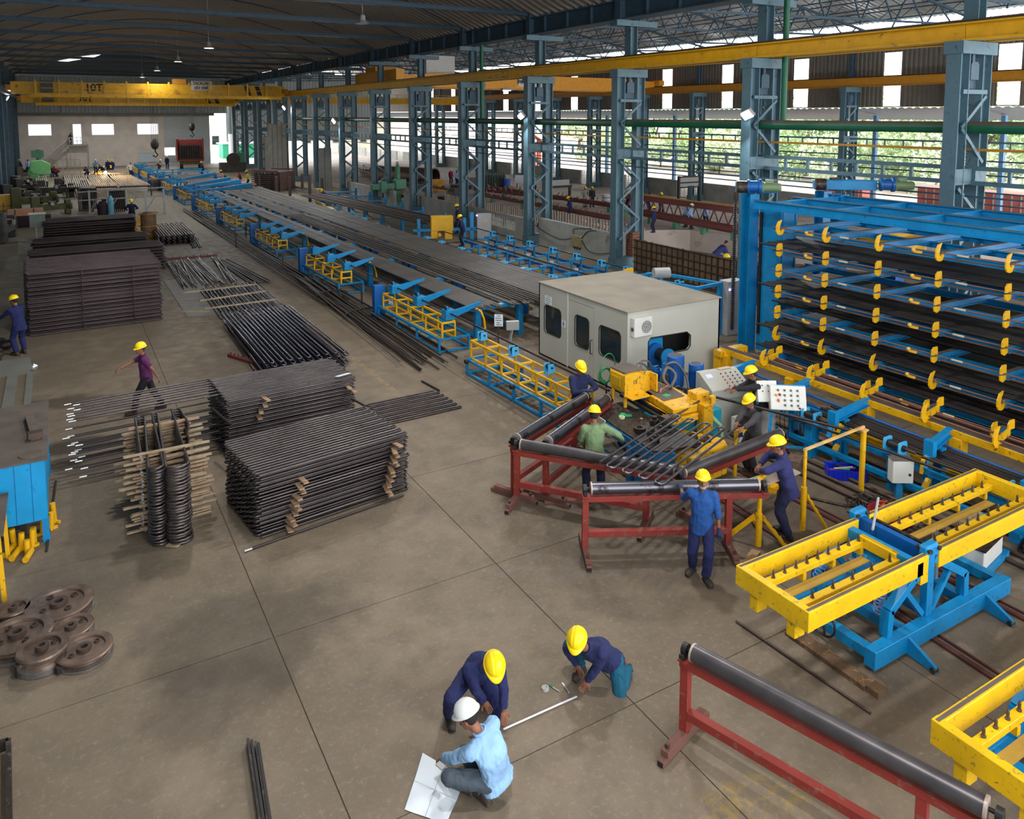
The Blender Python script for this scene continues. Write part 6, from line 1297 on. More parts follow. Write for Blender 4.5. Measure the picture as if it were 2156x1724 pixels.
t = thing('yellow_trestle', 'yellow steel trestle legs at the very left edge', 'trestle', (0, 0, 0)); a, b = G(10, 1265), G(18, 1175)
for p in (a, b): M().bar(p, (p.x-.03, p.y, 1.0), .06).obj('leg', YEL, t)
M().bx(a.x-.9, a.x+.04, a.y-.05, b.y+.1, 1.0, 1.04).obj('top', DUST, t)
M().tube(G(118, 1012, .02), G(98, 1160, .02), .02, 6).obj('steel_bar', DSTEEL, label='thin dark rod on the floor right of the blue cabinet', cat='bar')
def wheel(label, c, r, h, kind):
    t = thing('grooved_wheel', label, 'wheel', (c[0], c[1], 0), 0, 'grooved wheels at the lower left')
    M().lathe((0, 0, 0), [(0, 0), (r*.94, 0), (r*.98, h*.1), (r*.99, h*.3), (r*.84, h*.45), (r*.83, h*.6), (r*.97, h*.75), (r, h*.92), (r*.95, h), (r*.72, h), (r*.7, h*.82), (r*.22, h*.82)], 48).obj('rim', mat('bending_wheel_steel', (118, 100, 88), .42, .6, vary=.35, scale=5, wear=(130, 120, 112), wamt=.25), t)
    for f in t.children: pass
    hub = M().lathe((0, 0, 0), [(r*.26, h*.8), (r*.26, h*1.12), (r*.13, h*1.12), (r*.13, h*.7), (0, h*.7)], 24).obj('hub', RUST, t)
    M().lathe((0, 0, 0), [(r*.9, h*.02), (r*1.0, h*.04), (r*1.005, h*.3), (r*.93, h*.36)], 48).obj('bright_groove', mat('polished_groove', (170, 168, 168), .25, .9), t)
    n = {0: 4, 1: 2, 2: 1}[kind]
    for k in range(n): a = 6.2832*k/n+.5; M().lathe((r*.5*math.cos(a), r*.5*math.sin(a), h*.8), [(r*.1, 0), (r*.1, h*.18), (r*.06, h*.18), (r*.06, 0)], 14).obj('boss', RUST, t)
    M().box((-r*.8, -r*.55, h*.5), (r*.35, r*.2, h*.6), rz=.6).obj('clamp_lug', GREASE, t); return t
for lb, u, v, r, h, k in (('largest grooved wheel with hub and four bosses, at the back', 125, 1280, .44, .16, 0), ('small grooved wheel at the back left', 28, 1292, .22, .16, 2), ('rough dark wheel with chalk marks, middle right', 150, 1328, .28, .14, 2), ('large pierced wheel cut off by the left edge', 38, 1352, .42, .2, 0), ('double-flanged shiny wheel at the front', 90, 1388, .3, .24, 2), ('flat wheel with a bright rim at the front right', 178, 1374, .34, .14, 1)):
    p = G(u, v, .06); wheel(lb, (p.x, p.y), r, h, k)
# gutter and items along the left edge
m = M(); m.bx(-1.45, -1.2, 15, 25.5, 0, .03); m.bx(-1.0, -.85, 15, 24.5, 0, .03); struct('trim_4', m, CONC)
struct('trim_5', M().bx(-1.7, -.92, 24.4, 25.2, 0, .25), CONC)
tool('crumpled_foil', 'crumpled shiny foil on the floor by the left worker', M().sphere((-.85, 24.6, .1), .13, 9, (1, .7, 1)), BRIGHT, 'foil')
m = M()
for k in range(7): m.sphere((-1.75+rnd.uniform(-.25, .3), 25.6+k*.35, .15), .25, 8, (1, 1, .6))
m.obj('scrap_heap', GREASE, label='heap of dark scrap at the left edge below the worker', cat='scrap')
# near foreground: black strip bundle, dark frame
t = thing('strip_bundle', 'bundle of long black steel strips at the bottom edge', 'bundle', (0, 0, 0))
for i, dx in enumerate((0, .035, .075, .1)): M().bar(G(522+dx*220, 1562+i*3, .05+.02*(i % 2)), G(556+dx*220, 1790, .05+.02*(i % 2)), .028, .1).obj('strip', BLACK if i % 2 else GREASE, t)
t = thing('dark_frame', 'dark steel frame cut off by the lower left corner', 'frame', (0, 0, 0)); a, b = G(18, 1565, .1), G(20, 1740, .1)
M().bar(a, b, .05, .12).obj('rail', GREASE, t); M().bar(a, (a.x-.6, a.y, .1), .05, .12).obj('rail', GREASE, t); M().bar((a.x-.12, a.y, .1), (b.x-.12, b.y, .1), .03, .1).obj('rail', RUST, t)
# ================================================================== people
SKIN = mat('brown_skin', (136, 88, 66), .6, vary=.08, scale=10); HAIR = mat('dark_hair', (24, 20, 20), .8)
NAVY = mat('navy_cloth', (26, 34, 82), .9, vary=.15, scale=6, bump=.9, bscale=13); NAVYD = mat('dark_navy_cloth', (26, 30, 62), .9, vary=.15, bump=.9, bscale=13); ROYAL = mat('royal_blue_cloth', (20, 72, 138), .85, vary=.15, scale=5, bump=.9, bscale=13)
HYEL = mat('helmet_yellow', (250, 214, 10), .35, vary=.03); HWHT = mat('helmet_white', (226, 228, 226), .4, vary=.03); HGRN = mat('helmet_green', (30, 150, 80), .4)
BOOT = mat('scuffed_boot', (56, 48, 42), .7, vary=.3, scale=12); GLOVE = mat('dark_glove', (44, 56, 84), .9, vary=.2)
def cloth(n, c): return mat(n, c, .9, vary=.14, scale=6, bump=.9, bscale=13)
def remesh(m, name, mt, vox, smooth=3, fold=0.):
    me = bpy.data.meshes.new(name); me.from_pydata(m.v, [], m.f)
    bm = bmesh.new(); bm.from_mesh(me); bmesh.ops.recalc_face_normals(bm, faces=bm.faces); bm.to_mesh(me); bm.free()
    o = bpy.data.objects.new(name, me)
    r = o.modifiers.new('r', 'REMESH'); r.mode = 'VOXEL'; r.voxel_size = vox; r.use_smooth_shade = True
    s = o.modifiers.new('s', 'SMOOTH'); s.factor = .5; s.iterations = smooth
    out = evaluate(o); bpy.data.meshes.remove(me)
    if fold:
        nv = len(out.vertices); co = [0.]*(nv*3); no = [0.]*(nv*3); out.vertices.foreach_get('co', co); out.vertices.foreach_get('normal', no)
        for i in range(0, nv*3, 3):
            x, y, z = co[i:i+3]; k = fold*(pnoise((x*9, y*9, z*6))+.8*abs(pnoise((x*20+5, y*20, z*11+x*9)))-.3)
            co[i] = x+no[i]*k; co[i+1] = y+no[i+1]*k; co[i+2] = z+no[i+2]*k
        out.vertices.foreach_set('co', co); out.update()
    out.materials.clear(); out.materials.append(mt); out.polygons.foreach_set('use_smooth', [True]*len(out.polygons)); out.name = name; return out
def cap(m, a, b, r, r2=None, n=12):
    r2 = r if r2 is None else r2; m.tube(a, b, r, n, r2); m.sphere(a, r, n); m.sphere(b, r2, n)
def loft(m, secs, n=16):
    """secs: (centre, right, fwd, halfwidth, halfdepth)"""
    vs = []
    for c, rr, ff, w, d in secs: vs += [c+rr*(w*math.cos(6.2832*k/n))+ff*(d*math.sin(6.2832*k/n)) for k in range(n)]
    N_ = len(secs); m.add(vs, [(i*n+k, i*n+(k+1) % n, (i+1)*n+(k+1) % n, (i+1)*n+k) for i in range(N_-1) for k in range(n)]+[tuple(range(n-1, -1, -1)), tuple(range((N_-1)*n, N_*n))])
def ik(a, b, l1, l2, pole):
    d = b-a; L_ = d.length
    if L_ > (l1+l2)*.995: b = a+d.normalized()*(l1+l2)*.995; d = b-a; L_ = d.length
    if L_ < abs(l1-l2)+.02: L_ = abs(l1-l2)+.02
    x = (l1*l1-l2*l2+L_*L_)/(2*L_); h = math.sqrt(max(l1*l1-x*x, 0)); dn = d.normalized(); p = (pole-dn*pole.dot(dn))
    p = p.normalized() if p.length > 1e-4 else V((0, 1, 0)); return a+dn*x+p*h, b
def hand(m, w, d, up, curl=.5, side=1):
    """palm and five fingers; w wrist, d direction, up back-of-hand normal"""
    d = d.normalized(); up = (up-d*up.dot(d)); up = up.normalized() if up.length > 1e-3 else V((0, 0, 1)); s = d.cross(up)*side
    rot = Matrix((s, d, up)).transposed()
    m.sphere(w+d*.05, 1, 10, (.04, .055, .017), rot)
    for k, (off, L_) in enumerate(((-.03, .06), (-.011, .075), (.009, .078), (.028, .07))):
        a = w+d*.09+s*off; b = a+(d*math.cos(curl*.6)-up*math.sin(curl*.6))*L_*.5; c = b+(d*math.cos(curl*1.5)-up*math.sin(curl*1.5))*L_*.5
        for p, q in ((a-d*.02, b), (b, c)): m.tube(p, q, .0088, 6); m.sphere(q, .0088, 6)
    a = w+d*.03+s*.035; b = a+(d*.6+s*.8).normalized()*.035; c = b+(d*.9+s*.2-up*.3*curl).normalized()*.03
    for p, q in ((a-s*.015, b), (b, c)): m.tube(p, q, .011, 6); m.sphere(q, .011, 6)
def helmet_mesh(mt):
    m = M(); n = 56; rows = 12; vs = []
    for j in range(rows+1):
        t = math.pi/2*j/rows
        for i in range(n):
            a = 6.2832*i/n; c, s = math.cos(a), math.sin(a); rid = .007*max(0, math.cos((a-math.pi/2)))*0
            x = .112*math.cos(t)*c; y = .134*math.cos(t)*s; z = .112*math.sin(t)
            k = 1+.075*(math.exp(-(x/.015)**2)+.9*math.exp(-((abs(x)-.045)/.012)**2))*math.sin(t) if j else 1
            vs.append((x*k, y*k, z*k))
    m.add(vs, [(j*n+i, j*n+(i+1) % n, (j+1)*n+(i+1) % n, (j+1)*n+i) for j in range(rows) for i in range(n)], True)
    vs = []
    for r_, z in ((1., .0), (1.1, -.008), (1.1, -.016), (.98, -.012)):
        for i in range(n):
            a = 6.2832*i/n; c, s = math.cos(a), math.sin(a); ex = .04*max(0, s)**3 if r_ > 1 else 0
            vs.append((.112*r_*c, .134*r_*s+ex, z-(.014*max(0, s)**3 if r_ > 1 else 0)))
    m.add(vs, [(j*n+i, j*n+(i+1) % n, (j+1)*n+(i+1) % n, (j+1)*n+i) for j in range(3) for i in range(n)], True)
    return m.mesh('helmet', mt)
HM = {}
def person(label, loc, rz, hip=(0, 0, .92), neck=(0, .02, 1.43), hd=None, look=(0, 1, -.15), sh_yaw=0., HL=None, HR=None, FL=(-.12, 0, .09), FR=(.12, 0, .09), FLd=None, FRd=None, pL=(-1, -.6, -.3), pR=(1, -.6, -.3), kL=(-.15, 1, .1), kR=(.15, 1, .1),
           shirt=None, trou=None, helm=None, sleeve='long', glove=False, beard=False, vox=.013, fold=.013, world=False, boots=True, group=None, hem=.1, scale=1., bend=.0, hair=True, shoe=None, curl=.6, hnL=None, hnR=None):
    """joints are given in the person's own space (x right, y forward), or as world points when world=True"""
    RZ = Matrix.Rotation(-rz, 3, 'Z'); L0 = V(loc)
    def cv(p): p = V(p); return RZ @ (p-L0)/scale if world == 'all' else p
    def wp(p): return None if p is None else (RZ @ (V(p)-V((L0.x, L0.y, 0)))/scale)
    hip, neck = V(hip), V(neck)
    if world: hip, neck = wp(hip), wp(neck); HL, HR, FL, FR, hd = [wp(q) for q in (HL, HR, FL, FR, hd)]
    else: HL, HR, FL, FR = [None if q is None else V(q) for q in (HL, HR, FL, FR)]; hd = V(hd) if hd else None
    up = (neck-hip).normalized(); fwd = V((0, 1, 0)); rt0 = V((1, 0, 0))
    rt = (V((math.cos(sh_yaw), math.sin(sh_yaw), 0))); rt = (rt-up*rt.dot(up)).normalized(); ff = up.cross(rt)
    rth = (rt0-up*rt0.dot(up)).normalized(); fh = up.cross(rth)
    shl, shr = neck-up*.045-rt*.175, neck-up*.045+rt*.175
    hl, hr = hip-rth*.095-up*.02, hip+rth*.095-up*.02
    if HL is None: HL = shl+V((-.07, .05, -.53))
    if HR is None: HR = shr+V((.07, .05, -.53))
    eL, HL = ik(shl, HL, .285, .255, V(pL)); eR, HR = ik(shr, HR, .285, .255, V(pR))
    if hd is None: hd = neck+up*.11+V((0, .04, .07))
    kn = [ik(hl, FL, .44, .42, V(kL)), ik(hr, FR, .44, .42, V(kR))]; FL, FR = kn[0][1], kn[1][1]
    kn = [kn[0][0], kn[1][0]]
    root = None
    # body: head, neck, arms and hidden core as one surface
    lk = V(look).normalized(); side = lk.cross(V((0, 0, 1))).normalized() if abs(lk.z) < .98 else V((1, 0, 0)); hu = side.cross(lk); HRt = Matrix((side, lk, hu)).transposed()
    m = M(); m.sphere(hd, 1, 14, (.077, .094, .105), HRt); m.sphere(hd+lk*.03-hu*.065, 1, 12, (.056, .062, .05), HRt)
    m.sphere(hd+lk*.1-hu*.01, 1, 8, (.014, .02, .026), HRt); m.sphere(hd+lk*.098-hu*.05, 1, 8, (.026, .012, .012), HRt)
    for s in (-1, 1): m.sphere(hd+side*(.078*s)-lk*.005-hu*.01, 1, 8, (.012, .022, .032), HRt)
    cap(m, hd-hu*.06-lk*.02, neck-up*.03, .052, .058); cap(m, neck-up*.09, hip, .06, .08)
    cap(m, shl, eL, .045, .037); cap(m, eL, HL, .038, .026); cap(m, shr, eR, .045, .037); cap(m, eR, HR, .038, .026); cap(m, neck-up*.07, shl, .04, .042); cap(m, neck-up*.07, shr, .04, .042)
    for a, k_, f in ((hl, kn[0], FL), (hr, kn[1], FR)): cap(m, hip, a, .08, .075); cap(m, a, k_, .072, .05); cap(m, k_, f, .05, .036)
    me = remesh(m, 'person', SKIN, vox*.9, 2)
    if not glove and vox < .02:
        mh = M(); hand(mh, HL, HL-eL if hnL is None else V(hnL), V((0, 0, 1)) if abs((HL-eL).normalized().z) < .8 else fwd*-1, curl, 1); hand(mh, HR, HR-eR if hnR is None else V(hnR), V((0, 0, 1)) if abs((HR-eR).normalized().z) < .8 else fwd*-1, curl, -1)
        h2 = mh.mesh('h', SKIN); bm = bmesh.new(); bm.from_mesh(me); bm.from_mesh(h2); bm.to_mesh(me); bm.free()
    root = link('person', me, None, loc, (0, 0, rz), label, 'person', group); root.scale = (scale,)*3
    # shirt
    m = M(); mid = hip.lerp(neck, .5)-ff*bend
    S = [(hip-up*hem, rth, fh, .205, .145), (hip+up*.02, rth, fh, .188, .142), (hip.lerp(neck, .3)-ff*bend*.7, rth, fh, .165, .132), (hip.lerp(neck, .55)-ff*bend, rt, ff, .182, .142), (hip.lerp(neck, .8)-ff*bend*.4, rt, ff, .19, .132), (neck-up*.035, rt, ff, .13, .088), (neck+up*.02, rt, ff, .066, .066), (neck+up*.045, rt, ff, .062, .062)]
    loft(m, S); cap(m, shl, shr, .072); 
    for a, e, h in ((shl, eL, HL), (shr, eR, HR)):
        m.sphere(a, .076, 12)
        if sleeve == 'long': cap(m, a, e, .08, .063); w = e.lerp(h, .9); m.tube(e, w, .063, 12, .05); m.sphere(e, .064, 12); m.tube(e.lerp(h, .82), e.lerp(h, .93), .047, 12, .05)
        elif sleeve == 'rolled': cap(m, a, e, .072, .058); m.tube(e, e.lerp(h, .3), .058, 12, .055)
        else: m.tube(a, a.lerp(e, .75), .072, 12, .066)
    remesh_shirt = remesh(m, 'shirt', shirt, vox, 3, fold); so = link('shirt', remesh_shirt, root)
    if vox < .02:
        cm = M(); cm.path([neck+up*.045+rt*(.066*math.cos(a))+ff*(.062*math.sin(a)) for a in [6.2832*k/14 for k in range(14)]], .012, 6, True).obj('collar', shirt, so)
    m = M(); loft(m, [(hip-up*.1, rth, fh, .15, .115), (hip+up*.06, rth, fh, .15, .112)])
    for a, k_, f in ((hl, kn[0], FL), (hr, kn[1], FR)): cap(m, hip-up*.03, a, .11, .105); cap(m, a, k_, .105, .082); q = k_.lerp(f, .93); m.tube(k_, q, .082, 12, .075); m.sphere(k_, .083, 12)
    link('trousers', remesh(m, 'trousers', trou, vox, 3, fold), root)
    for f, k_, fd, s in ((FL, kn[0], FLd, -1), (FR, kn[1], FRd, 1)):
        d = V(fd) if fd else V((s*.15, 1, 0)); d = d.normalized(); m = M()
        if world and fd: d = (RZ @ V(fd)).normalized()
        zz = V((0, 0, 1)); s_ = d.cross(zz) if abs(d.z) < .9 else V((1, 0, 0)); s_.normalize(); u_ = s_.cross(d); rm = Matrix((s_, d, u_)).transposed()
        m.sphere(f+d*.125-u_*.03, 1, 12, (.058, .1, .05), rm); m.sphere(f-u_*.035, 1, 12, (.052, .078, .052), rm); cap(m, f+(k_-f).normalized()*.07, f-u_*.03, .052, .05); m.box(f+d*.06-u_*.075, (.085, .27, .022), rot=rm)
        link('boot', remesh(m, 'boot', shoe or BOOT, max(vox*.8, .01), 1), root)
    if glove:
        for h, e, s in ((HL, eL, 1), (HR, eR, -1)): mh = M(); hand(mh, h, h-e, V((0, 0, 1)) if abs((h-e).normalized().z) < .8 else fwd*-1, curl, s); mh.sphere(h+(h-e).normalized()*.05, 1, 10, (.045, .05, .03)); mh.tube(h-(h-e).normalized()*.05, h+(h-e).normalized()*.03, .034, 10); mh.obj('glove', GLOVE, root)
    hq = HRt.to_quaternion()
    if hair: m = M(); m.sphere(hd+hu*.015-lk*.018, 1, 14, (.083, .092, .1), HRt); m.obj('hair', HAIR, root)
    if vox < .02:
        for s in (-1, 1):
            M().sphere(hd+lk*.083+side*(.031*s)+hu*.01, .0095, 8).obj('eye', mat('eye_white', (214, 206, 198), .3), root); M().sphere(hd+lk*.089+side*(.031*s)+hu*.01, .0068, 6).obj('iris', BLACK, root)
            M().box(hd+lk*.09+side*(.031*s)+hu*.032, (.034, .01, .008), rot=HRt).obj('eyebrow', HAIR, root)
        M().box(hd+lk*.102-hu*.052, (.036, .006, .007), rot=HRt).obj('lips', mat('lip', (110, 60, 54), .6), root)
        M().box(hd+lk*.104-hu*.038, (.044, .008, .008), rot=HRt).obj('moustache', HAIR, root)
    if beard: M().sphere(hd+lk*.042-hu*.072, 1, 12, (.055, .062, .036), HRt).obj('beard', mat('grey_beard', (150, 142, 134), .9), root)
    if helm:
        if helm.name not in HM: HM[helm.name] = helmet_mesh(helm)
        o = link('helmet', HM[helm.name], root, hd+hu*.072-lk*.018); o.rotation_mode = 'QUATERNION'; o.rotation_quaternion = hq
    return root
def W3(u, v, z): return G(u, v, z)
# -- the crew at the machine
person('worker in royal blue shirt and yellow helmet resting a gloved hand on the front roller', (8.13, 8.2, 0), R(138), hip=(0, 0, .93), neck=(.0, .04, 1.44), HR=None, HL=None, FR=(.1, .08, .09), FL=(-.14, -.16, .09), FRd=(.3, 1, 0), FLd=(-.5, 1, 0), look=(-.02, 1, -.22), shirt=ROYAL, trou=NAVY, helm=HYEL, sleeve='rolled', glove=True, beard=True, pL=(-1, -.3, 0)) if False else None
def at(loc, rz): 
    Mx = Matrix.Rotation(-rz, 3, 'Z'); return lambda p: tuple(Mx @ (V(p)-V((loc[0], loc[1], 0))))
l = (8.13, 8.2, 0); f = at(l, R(138))
person('worker in royal blue shirt and yellow helmet resting a gloved hand on the front roller', l, R(138), HR=f(W3(1432, 1020, 1.24)), HL=(-.26, .1, .84), FR=(.12, -.14, .09), FL=(-.08, .1, .09), FLd=(-.4, 1, 0), FRd=(.5, 1, 0), look=(.0, 1, .2), shirt=ROYAL, trou=NAVY, helm=HYEL, sleeve='rolled', glove=True, beard=True, scale=.965, pR=(.3, -.4, -.6), hem=.16)
l = (8.12, 10.9, 0); f = at(l, R(-28))
person('worker in a faded green shirt seen from behind, holding the tube panel', l, R(-28), HR=f(W3(1312, 928, 1.12)), HL=(-.14, .3, .95), FR=(.14, .05, .09), FL=(-.12, 0, .09), look=(.3, 1, -.3), shirt=cloth('green_cloth_shirt', (116, 140, 100)), trou=NAVYD, helm=HYEL, glove=True, hem=.2, pR=(1, -.3, -.5))
l = (9.45, 13.25, 0); f = at(l, R(165))
person('worker in dark navy standing behind the upper ends of the slanting rollers', l, R(165), HR=f(W3(1232, 822, 1.2)), HL=f(W3(1243, 822, 1.18)), look=(-.15, 1, -.5), shirt=cloth('dark_navy_shirt', (26, 34, 72)), trou=NAVYD, helm=HYEL, glove=True)
l = (12.72, 11.25, 0); f = at(l, R(62))
person('dark-clad operator perched at the white control desk pressing buttons', l, R(62), hip=(0, -.05, .86), neck=(0, .1, 1.33), HR=f(W3(1538, 825, 1.18)), HL=f(W3(1528, 820, 1.18)), FL=(-.1, .42, .25), FR=(.1, .1, .12), kL=(0, 1, .6), look=(0, 1, -.35), shirt=cloth('black_shirt', (36, 36, 42)), trou=cloth('black_trousers', (30, 30, 36)), helm=HYEL, shoe=BLACK, bend=.03)
l = (11.45, 10.22, 0); f = at(l, R(85))
person('worker in a grey top and yellow helmet gripping tube ends beside the control boxes', l, R(85), hip=(0, 0, .88), neck=(0, .08, 1.38), HR=f(W3(1512, 945, 1.02)), HL=f(W3(1518, 935, 1.05)), look=(0, 1, -.4), shirt=cloth('charcoal_top', (62, 60, 62)), trou=cloth('black_trousers', (30, 30, 36)), helm=HYEL, scale=.95)
l = (10.18, 8.32, 0); f = at(l, R(35))
person('worker in navy coverall seen from behind leaning his arms on the yellow stand', l, R(35), hip=(0, 0, .92), neck=(-.03, .12, 1.38), HL=(-.16, .42, 1.14), HR=(.06, .46, 1.14), pL=(-1, .2, .1), pR=(1, .3, .1), FR=(.1, .02, .09), FL=(-.1, -.05, .09), look=(-.35, 1, -.25), shirt=cloth('indigo_coverall', (38, 42, 90)), trou=NAVYD, helm=HYEL, hem=.2, shoe=BLACK)
# -- the three measuring on the floor
l = (4.02, 7.62, 0)
person('crouching worker in navy and yellow helmet holding the near end of the measuring rule', l, R(168), world=True, hip=W3(1000, 1418, .42), neck=W3(1020, 1402, .82), hd=W3(1040, 1405, .97), look=(.06, 1, -.85), HR=W3(1030, 1498, .14), HL=W3(1064, 1528, .08), FR=W3(945, 1502, .09), FL=W3(1012, 1450, .1), kR=(.5, 1, .9), kL=(-.3, 1, -.2), FRd=(-.25, -1, 0), FLd=(.2, -1, 0), shirt=NAVY, trou=NAVY, helm=HYEL, hem=.08, bend=.05, pL=(-1, 0, .1), pR=(1, 0, .1), vox=.011)
l = (3.5, 6.75, 0)
person('squatting man in a light blue shirt and white helmet with a drawing at his feet', l, R(18), world=True, hip=W3(1043, 1628, .3), neck=W3(1012, 1545, .76), hd=W3(985, 1510, .9), look=(-.45, 1, -.55), HL=W3(930, 1597, .32), HR=W3(1000, 1545, .3), FL=W3(985, 1652, .09), FR=W3(1022, 1672, .09), kL=(-.9, 1, .15), kR=(.3, 1, .6), FLd=(-.5, .8, 0), FRd=(-.3, 1, 0), shirt=cloth('light_blue_shirt', (136, 174, 212)), trou=cloth('slate_trousers', (62, 72, 82)), helm=HWHT, hem=.1, bend=.07, pL=(-1, -.3, 0), pR=(1, -.2, -.2), vox=.011)
l = (5.42, 7.3, 0)
person('kneeling worker in navy shirt and teal trousers steadying the far end of the rule', l, R(130), world=True, hip=W3(1282, 1388, .36), neck=W3(1238, 1366, .68), hd=W3(1215, 1352, .82), look=(-.05, 1, -.6), HL=W3(1226, 1452, .06), HR=W3(1214, 1400, .22), FR=W3(1225, 1404, .09), FL=W3(1322, 1398, .12), kL=(-.1, 1, -1.2), kR=(.0, .4, 1), FRd=(-.8, -.4, 0), FLd=(.3, .8, -.6), shirt=cloth('deep_blue_shirt', (30, 38, 84)), trou=cloth('teal_trousers', (10, 84, 110)), helm=HYEL, hem=.06, bend=.05, vox=.011, pL=(-1, -.2, 0))
# what they use
a, b = G(1060, 1535, .02), G(1214, 1466, .02)
M().bar(a, b, .02, .008).obj('measuring_rule', mat('white_rule', (226, 228, 232), .4), label='long white measuring rule stretched on the floor', cat='rule')
t = thing('drawing_sheet', 'large white drawing sheet spread on the floor', 'drawing', (0, 0, 0)); c4 = [G(890, 1592), G(852, 1706), G(940, 1738), G(980, 1640)]; n = 12; vs = []
for i in range(n+1):
    for j in range(n+1): p = c4[0].lerp(c4[1], i/n).lerp(c4[3].lerp(c4[2], i/n), j/n); vs.append((p.x, p.y, .012+.012*math.sin(i*.8)*math.sin(j*.7)+.03*max(0, 1-i/5)*(1-j/n)))
m = M(); m.add(vs, [(i*(n+1)+j, (i+1)*(n+1)+j, (i+1)*(n+1)+j+1, i*(n+1)+j+1) for i in range(n) for j in range(n)], True); m.obj('sheet', PAPER, t)
M().bar(c4[0].lerp(c4[1], .5)+V((0, 0, .022)), c4[3].lerp(c4[2], .5)+V((0, 0, .022)), .004, .002).obj('fold_line', GREYP, t); M().bar(c4[0].lerp(c4[3], .5)+V((0, 0, .03)), c4[1].lerp(c4[2], .5)+V((0, 0, .022)), .004, .002).obj('fold_line', GREYP, t)
M().box(G(928, 1612, .42), (.06, .1, .012), rz=.3).obj('phone', GREYP, label='grey phone held by the squatting man in the white helmet', cat='phone')
p = G(1148, 1452); t = thing('tape_reel', 'white round tape reel on the floor by the markers', 'tape reel', p); M().lathe((0, 0, 0), [(0, 0), (.045, 0), (.045, .035), (.03, .035), (.028, .025), (0, .025)], 24).obj('reel', GREYP, t)
for a, b, mt, lb in (((1157, 1442), (1177, 1455), mat('marker_green', (10, 120, 70), .4), 'green-capped marker on the floor'), ((1184, 1438), (1198, 1458), mat('marker_white', (220, 222, 224), .4), 'white-capped marker on the floor')):
    t = thing('marker_pen', lb, 'marker', (0, 0, 0)); p, q = G(*a, .012), G(*b, .012); M().tube(p, p.lerp(q, .35), .011, 8).obj('cap', mt, t); M().tube(p.lerp(q, .35), q, .009, 8).obj('barrel', GREYP, t)
# -- walkers and workers on the left
l = (1.56, 19.75, 0); 
person('walking man in a purple t-shirt and yellow helmet behind the tube tails', l, R(88), hip=(0, 0, .9), neck=(0, .05, 1.4), HR=(.1, .62, 1.12), HL=(-.2, -.26, .86), FR=(.08, -.36, .1), FL=(-.08, .3, .09), look=(-.55, 1, -.15), pL=(-.6, -1, 0), shirt=cloth('purple_tshirt', (84, 28, 78)), trou=cloth('black_trousers', (30, 30, 36)), helm=HYEL, sleeve='short', scale=.97, vox=.015)
l = (-1.2, 26.5, 0)
person('worker in navy coverall seen from behind at the left edge of the hall', l, R(35), neck=(-.02, .08, 1.42), HL=(-.25, .55, 1.05), HR=(.1, .5, 1.0), look=(-.4, 1, -.3), shirt=NAVY, trou=NAVY, helm=HYEL, hem=.2, vox=.015)
# -- distant people: a few prototypes re-dressed and re-placed
FC = {'navy': NAVY, 'dark': NAVYD, 'blue': cloth('pale_blue_shirt', (140, 172, 214)), 'white': cloth('white_shirt', (214, 214, 216)), 'red': cloth('red_shirt', (190, 58, 48)), 'crimson': cloth('crimson_shirt', (150, 24, 50)), 'yellow': cloth('yellow_shirt', (222, 206, 60)), 'grey': cloth('grey_shirt', (140, 136, 128)), 'pink': cloth('pink_shirt', (206, 160, 160)), 'black': cloth('black_shirt', (36, 36, 42)), 'teal': cloth('teal_shirt', (110, 150, 170))}
prot = []
for k, kw in enumerate((dict(), dict(HL=(-.2, .3, 1.1), HR=(.2, .3, 1.05), neck=(0, .1, 1.4), look=(0, 1, -.4)), dict(hip=(0, -.15, .62), neck=(0, .25, .98), HL=(-.15, .5, .5), HR=(.15, .5, .5), look=(0, 1, -.7)), dict(HL=(-.3, .02, .98), HR=(.3, .02, .98), pL=(-1, -.3, 0), pR=(1, -.3, 0)))):
    prot.append(person('x', (0, -50, 0), 0, shirt=NAVY, trou=NAVYD, helm=HYEL, vox=.028, fold=.008, **kw))
def crowd(k, label, u, v, z, rz, shirt, trou='dark', helm='Y', Y=None, s=1., grp=None):
    p = G(u, v, z); o = dup(prot[k], p, R(rz), label); o.scale = (s,)*3
    for c in KIDS[o.name]:
        nm = c.name.split('.')[0]
        if nm in ('shirt', 'trousers', 'helmet'):
            if nm == 'helmet' and helm is None: c['drop'] = 1; continue
            c.material_slots[0].link = 'OBJECT'; c.material_slots[0].material = {'shirt': FC[shirt], 'trousers': FC[trou], 'helmet': {'Y': HYEL, 'W': HWHT, 'G': HGRN, None: HYEL}[helm]}[nm]
    for c in list(KIDS[o.name]):
        if 'drop' in c: KIDS[o.name].remove(c); bpy.data.objects.remove(c)
    return o
crowd(1, 'operator in navy at the yellow press box by the low wall', 975, 520, 0, 70, 'navy')
crowd(0, 'helmeted man partly hidden behind the yellow press', 964, 492, 0, 60, 'dark')
crowd(2, 'worker bending at the far end of the rusty tube pile', 686, 432, 0, 120, 'navy')
crowd(1, 'worker behind the far dark stack with only helmet and shoulders showing', 279, 476, 0, 170, 'dark')
crowd(2, 'sitting man without a helmet above the brown gridded wall', 1512, 562, 0, -110, 'navy', 'dark', None)
M().lathe(G(1530, 541, 1.42), [(.14, 0), (.13, .05), (.1, .11), (.05, .14), (0, .15)], 16).obj('spare_helmet', HYEL, label='yellow helmet laid on top of the brown gridded wall', cat='helmet')
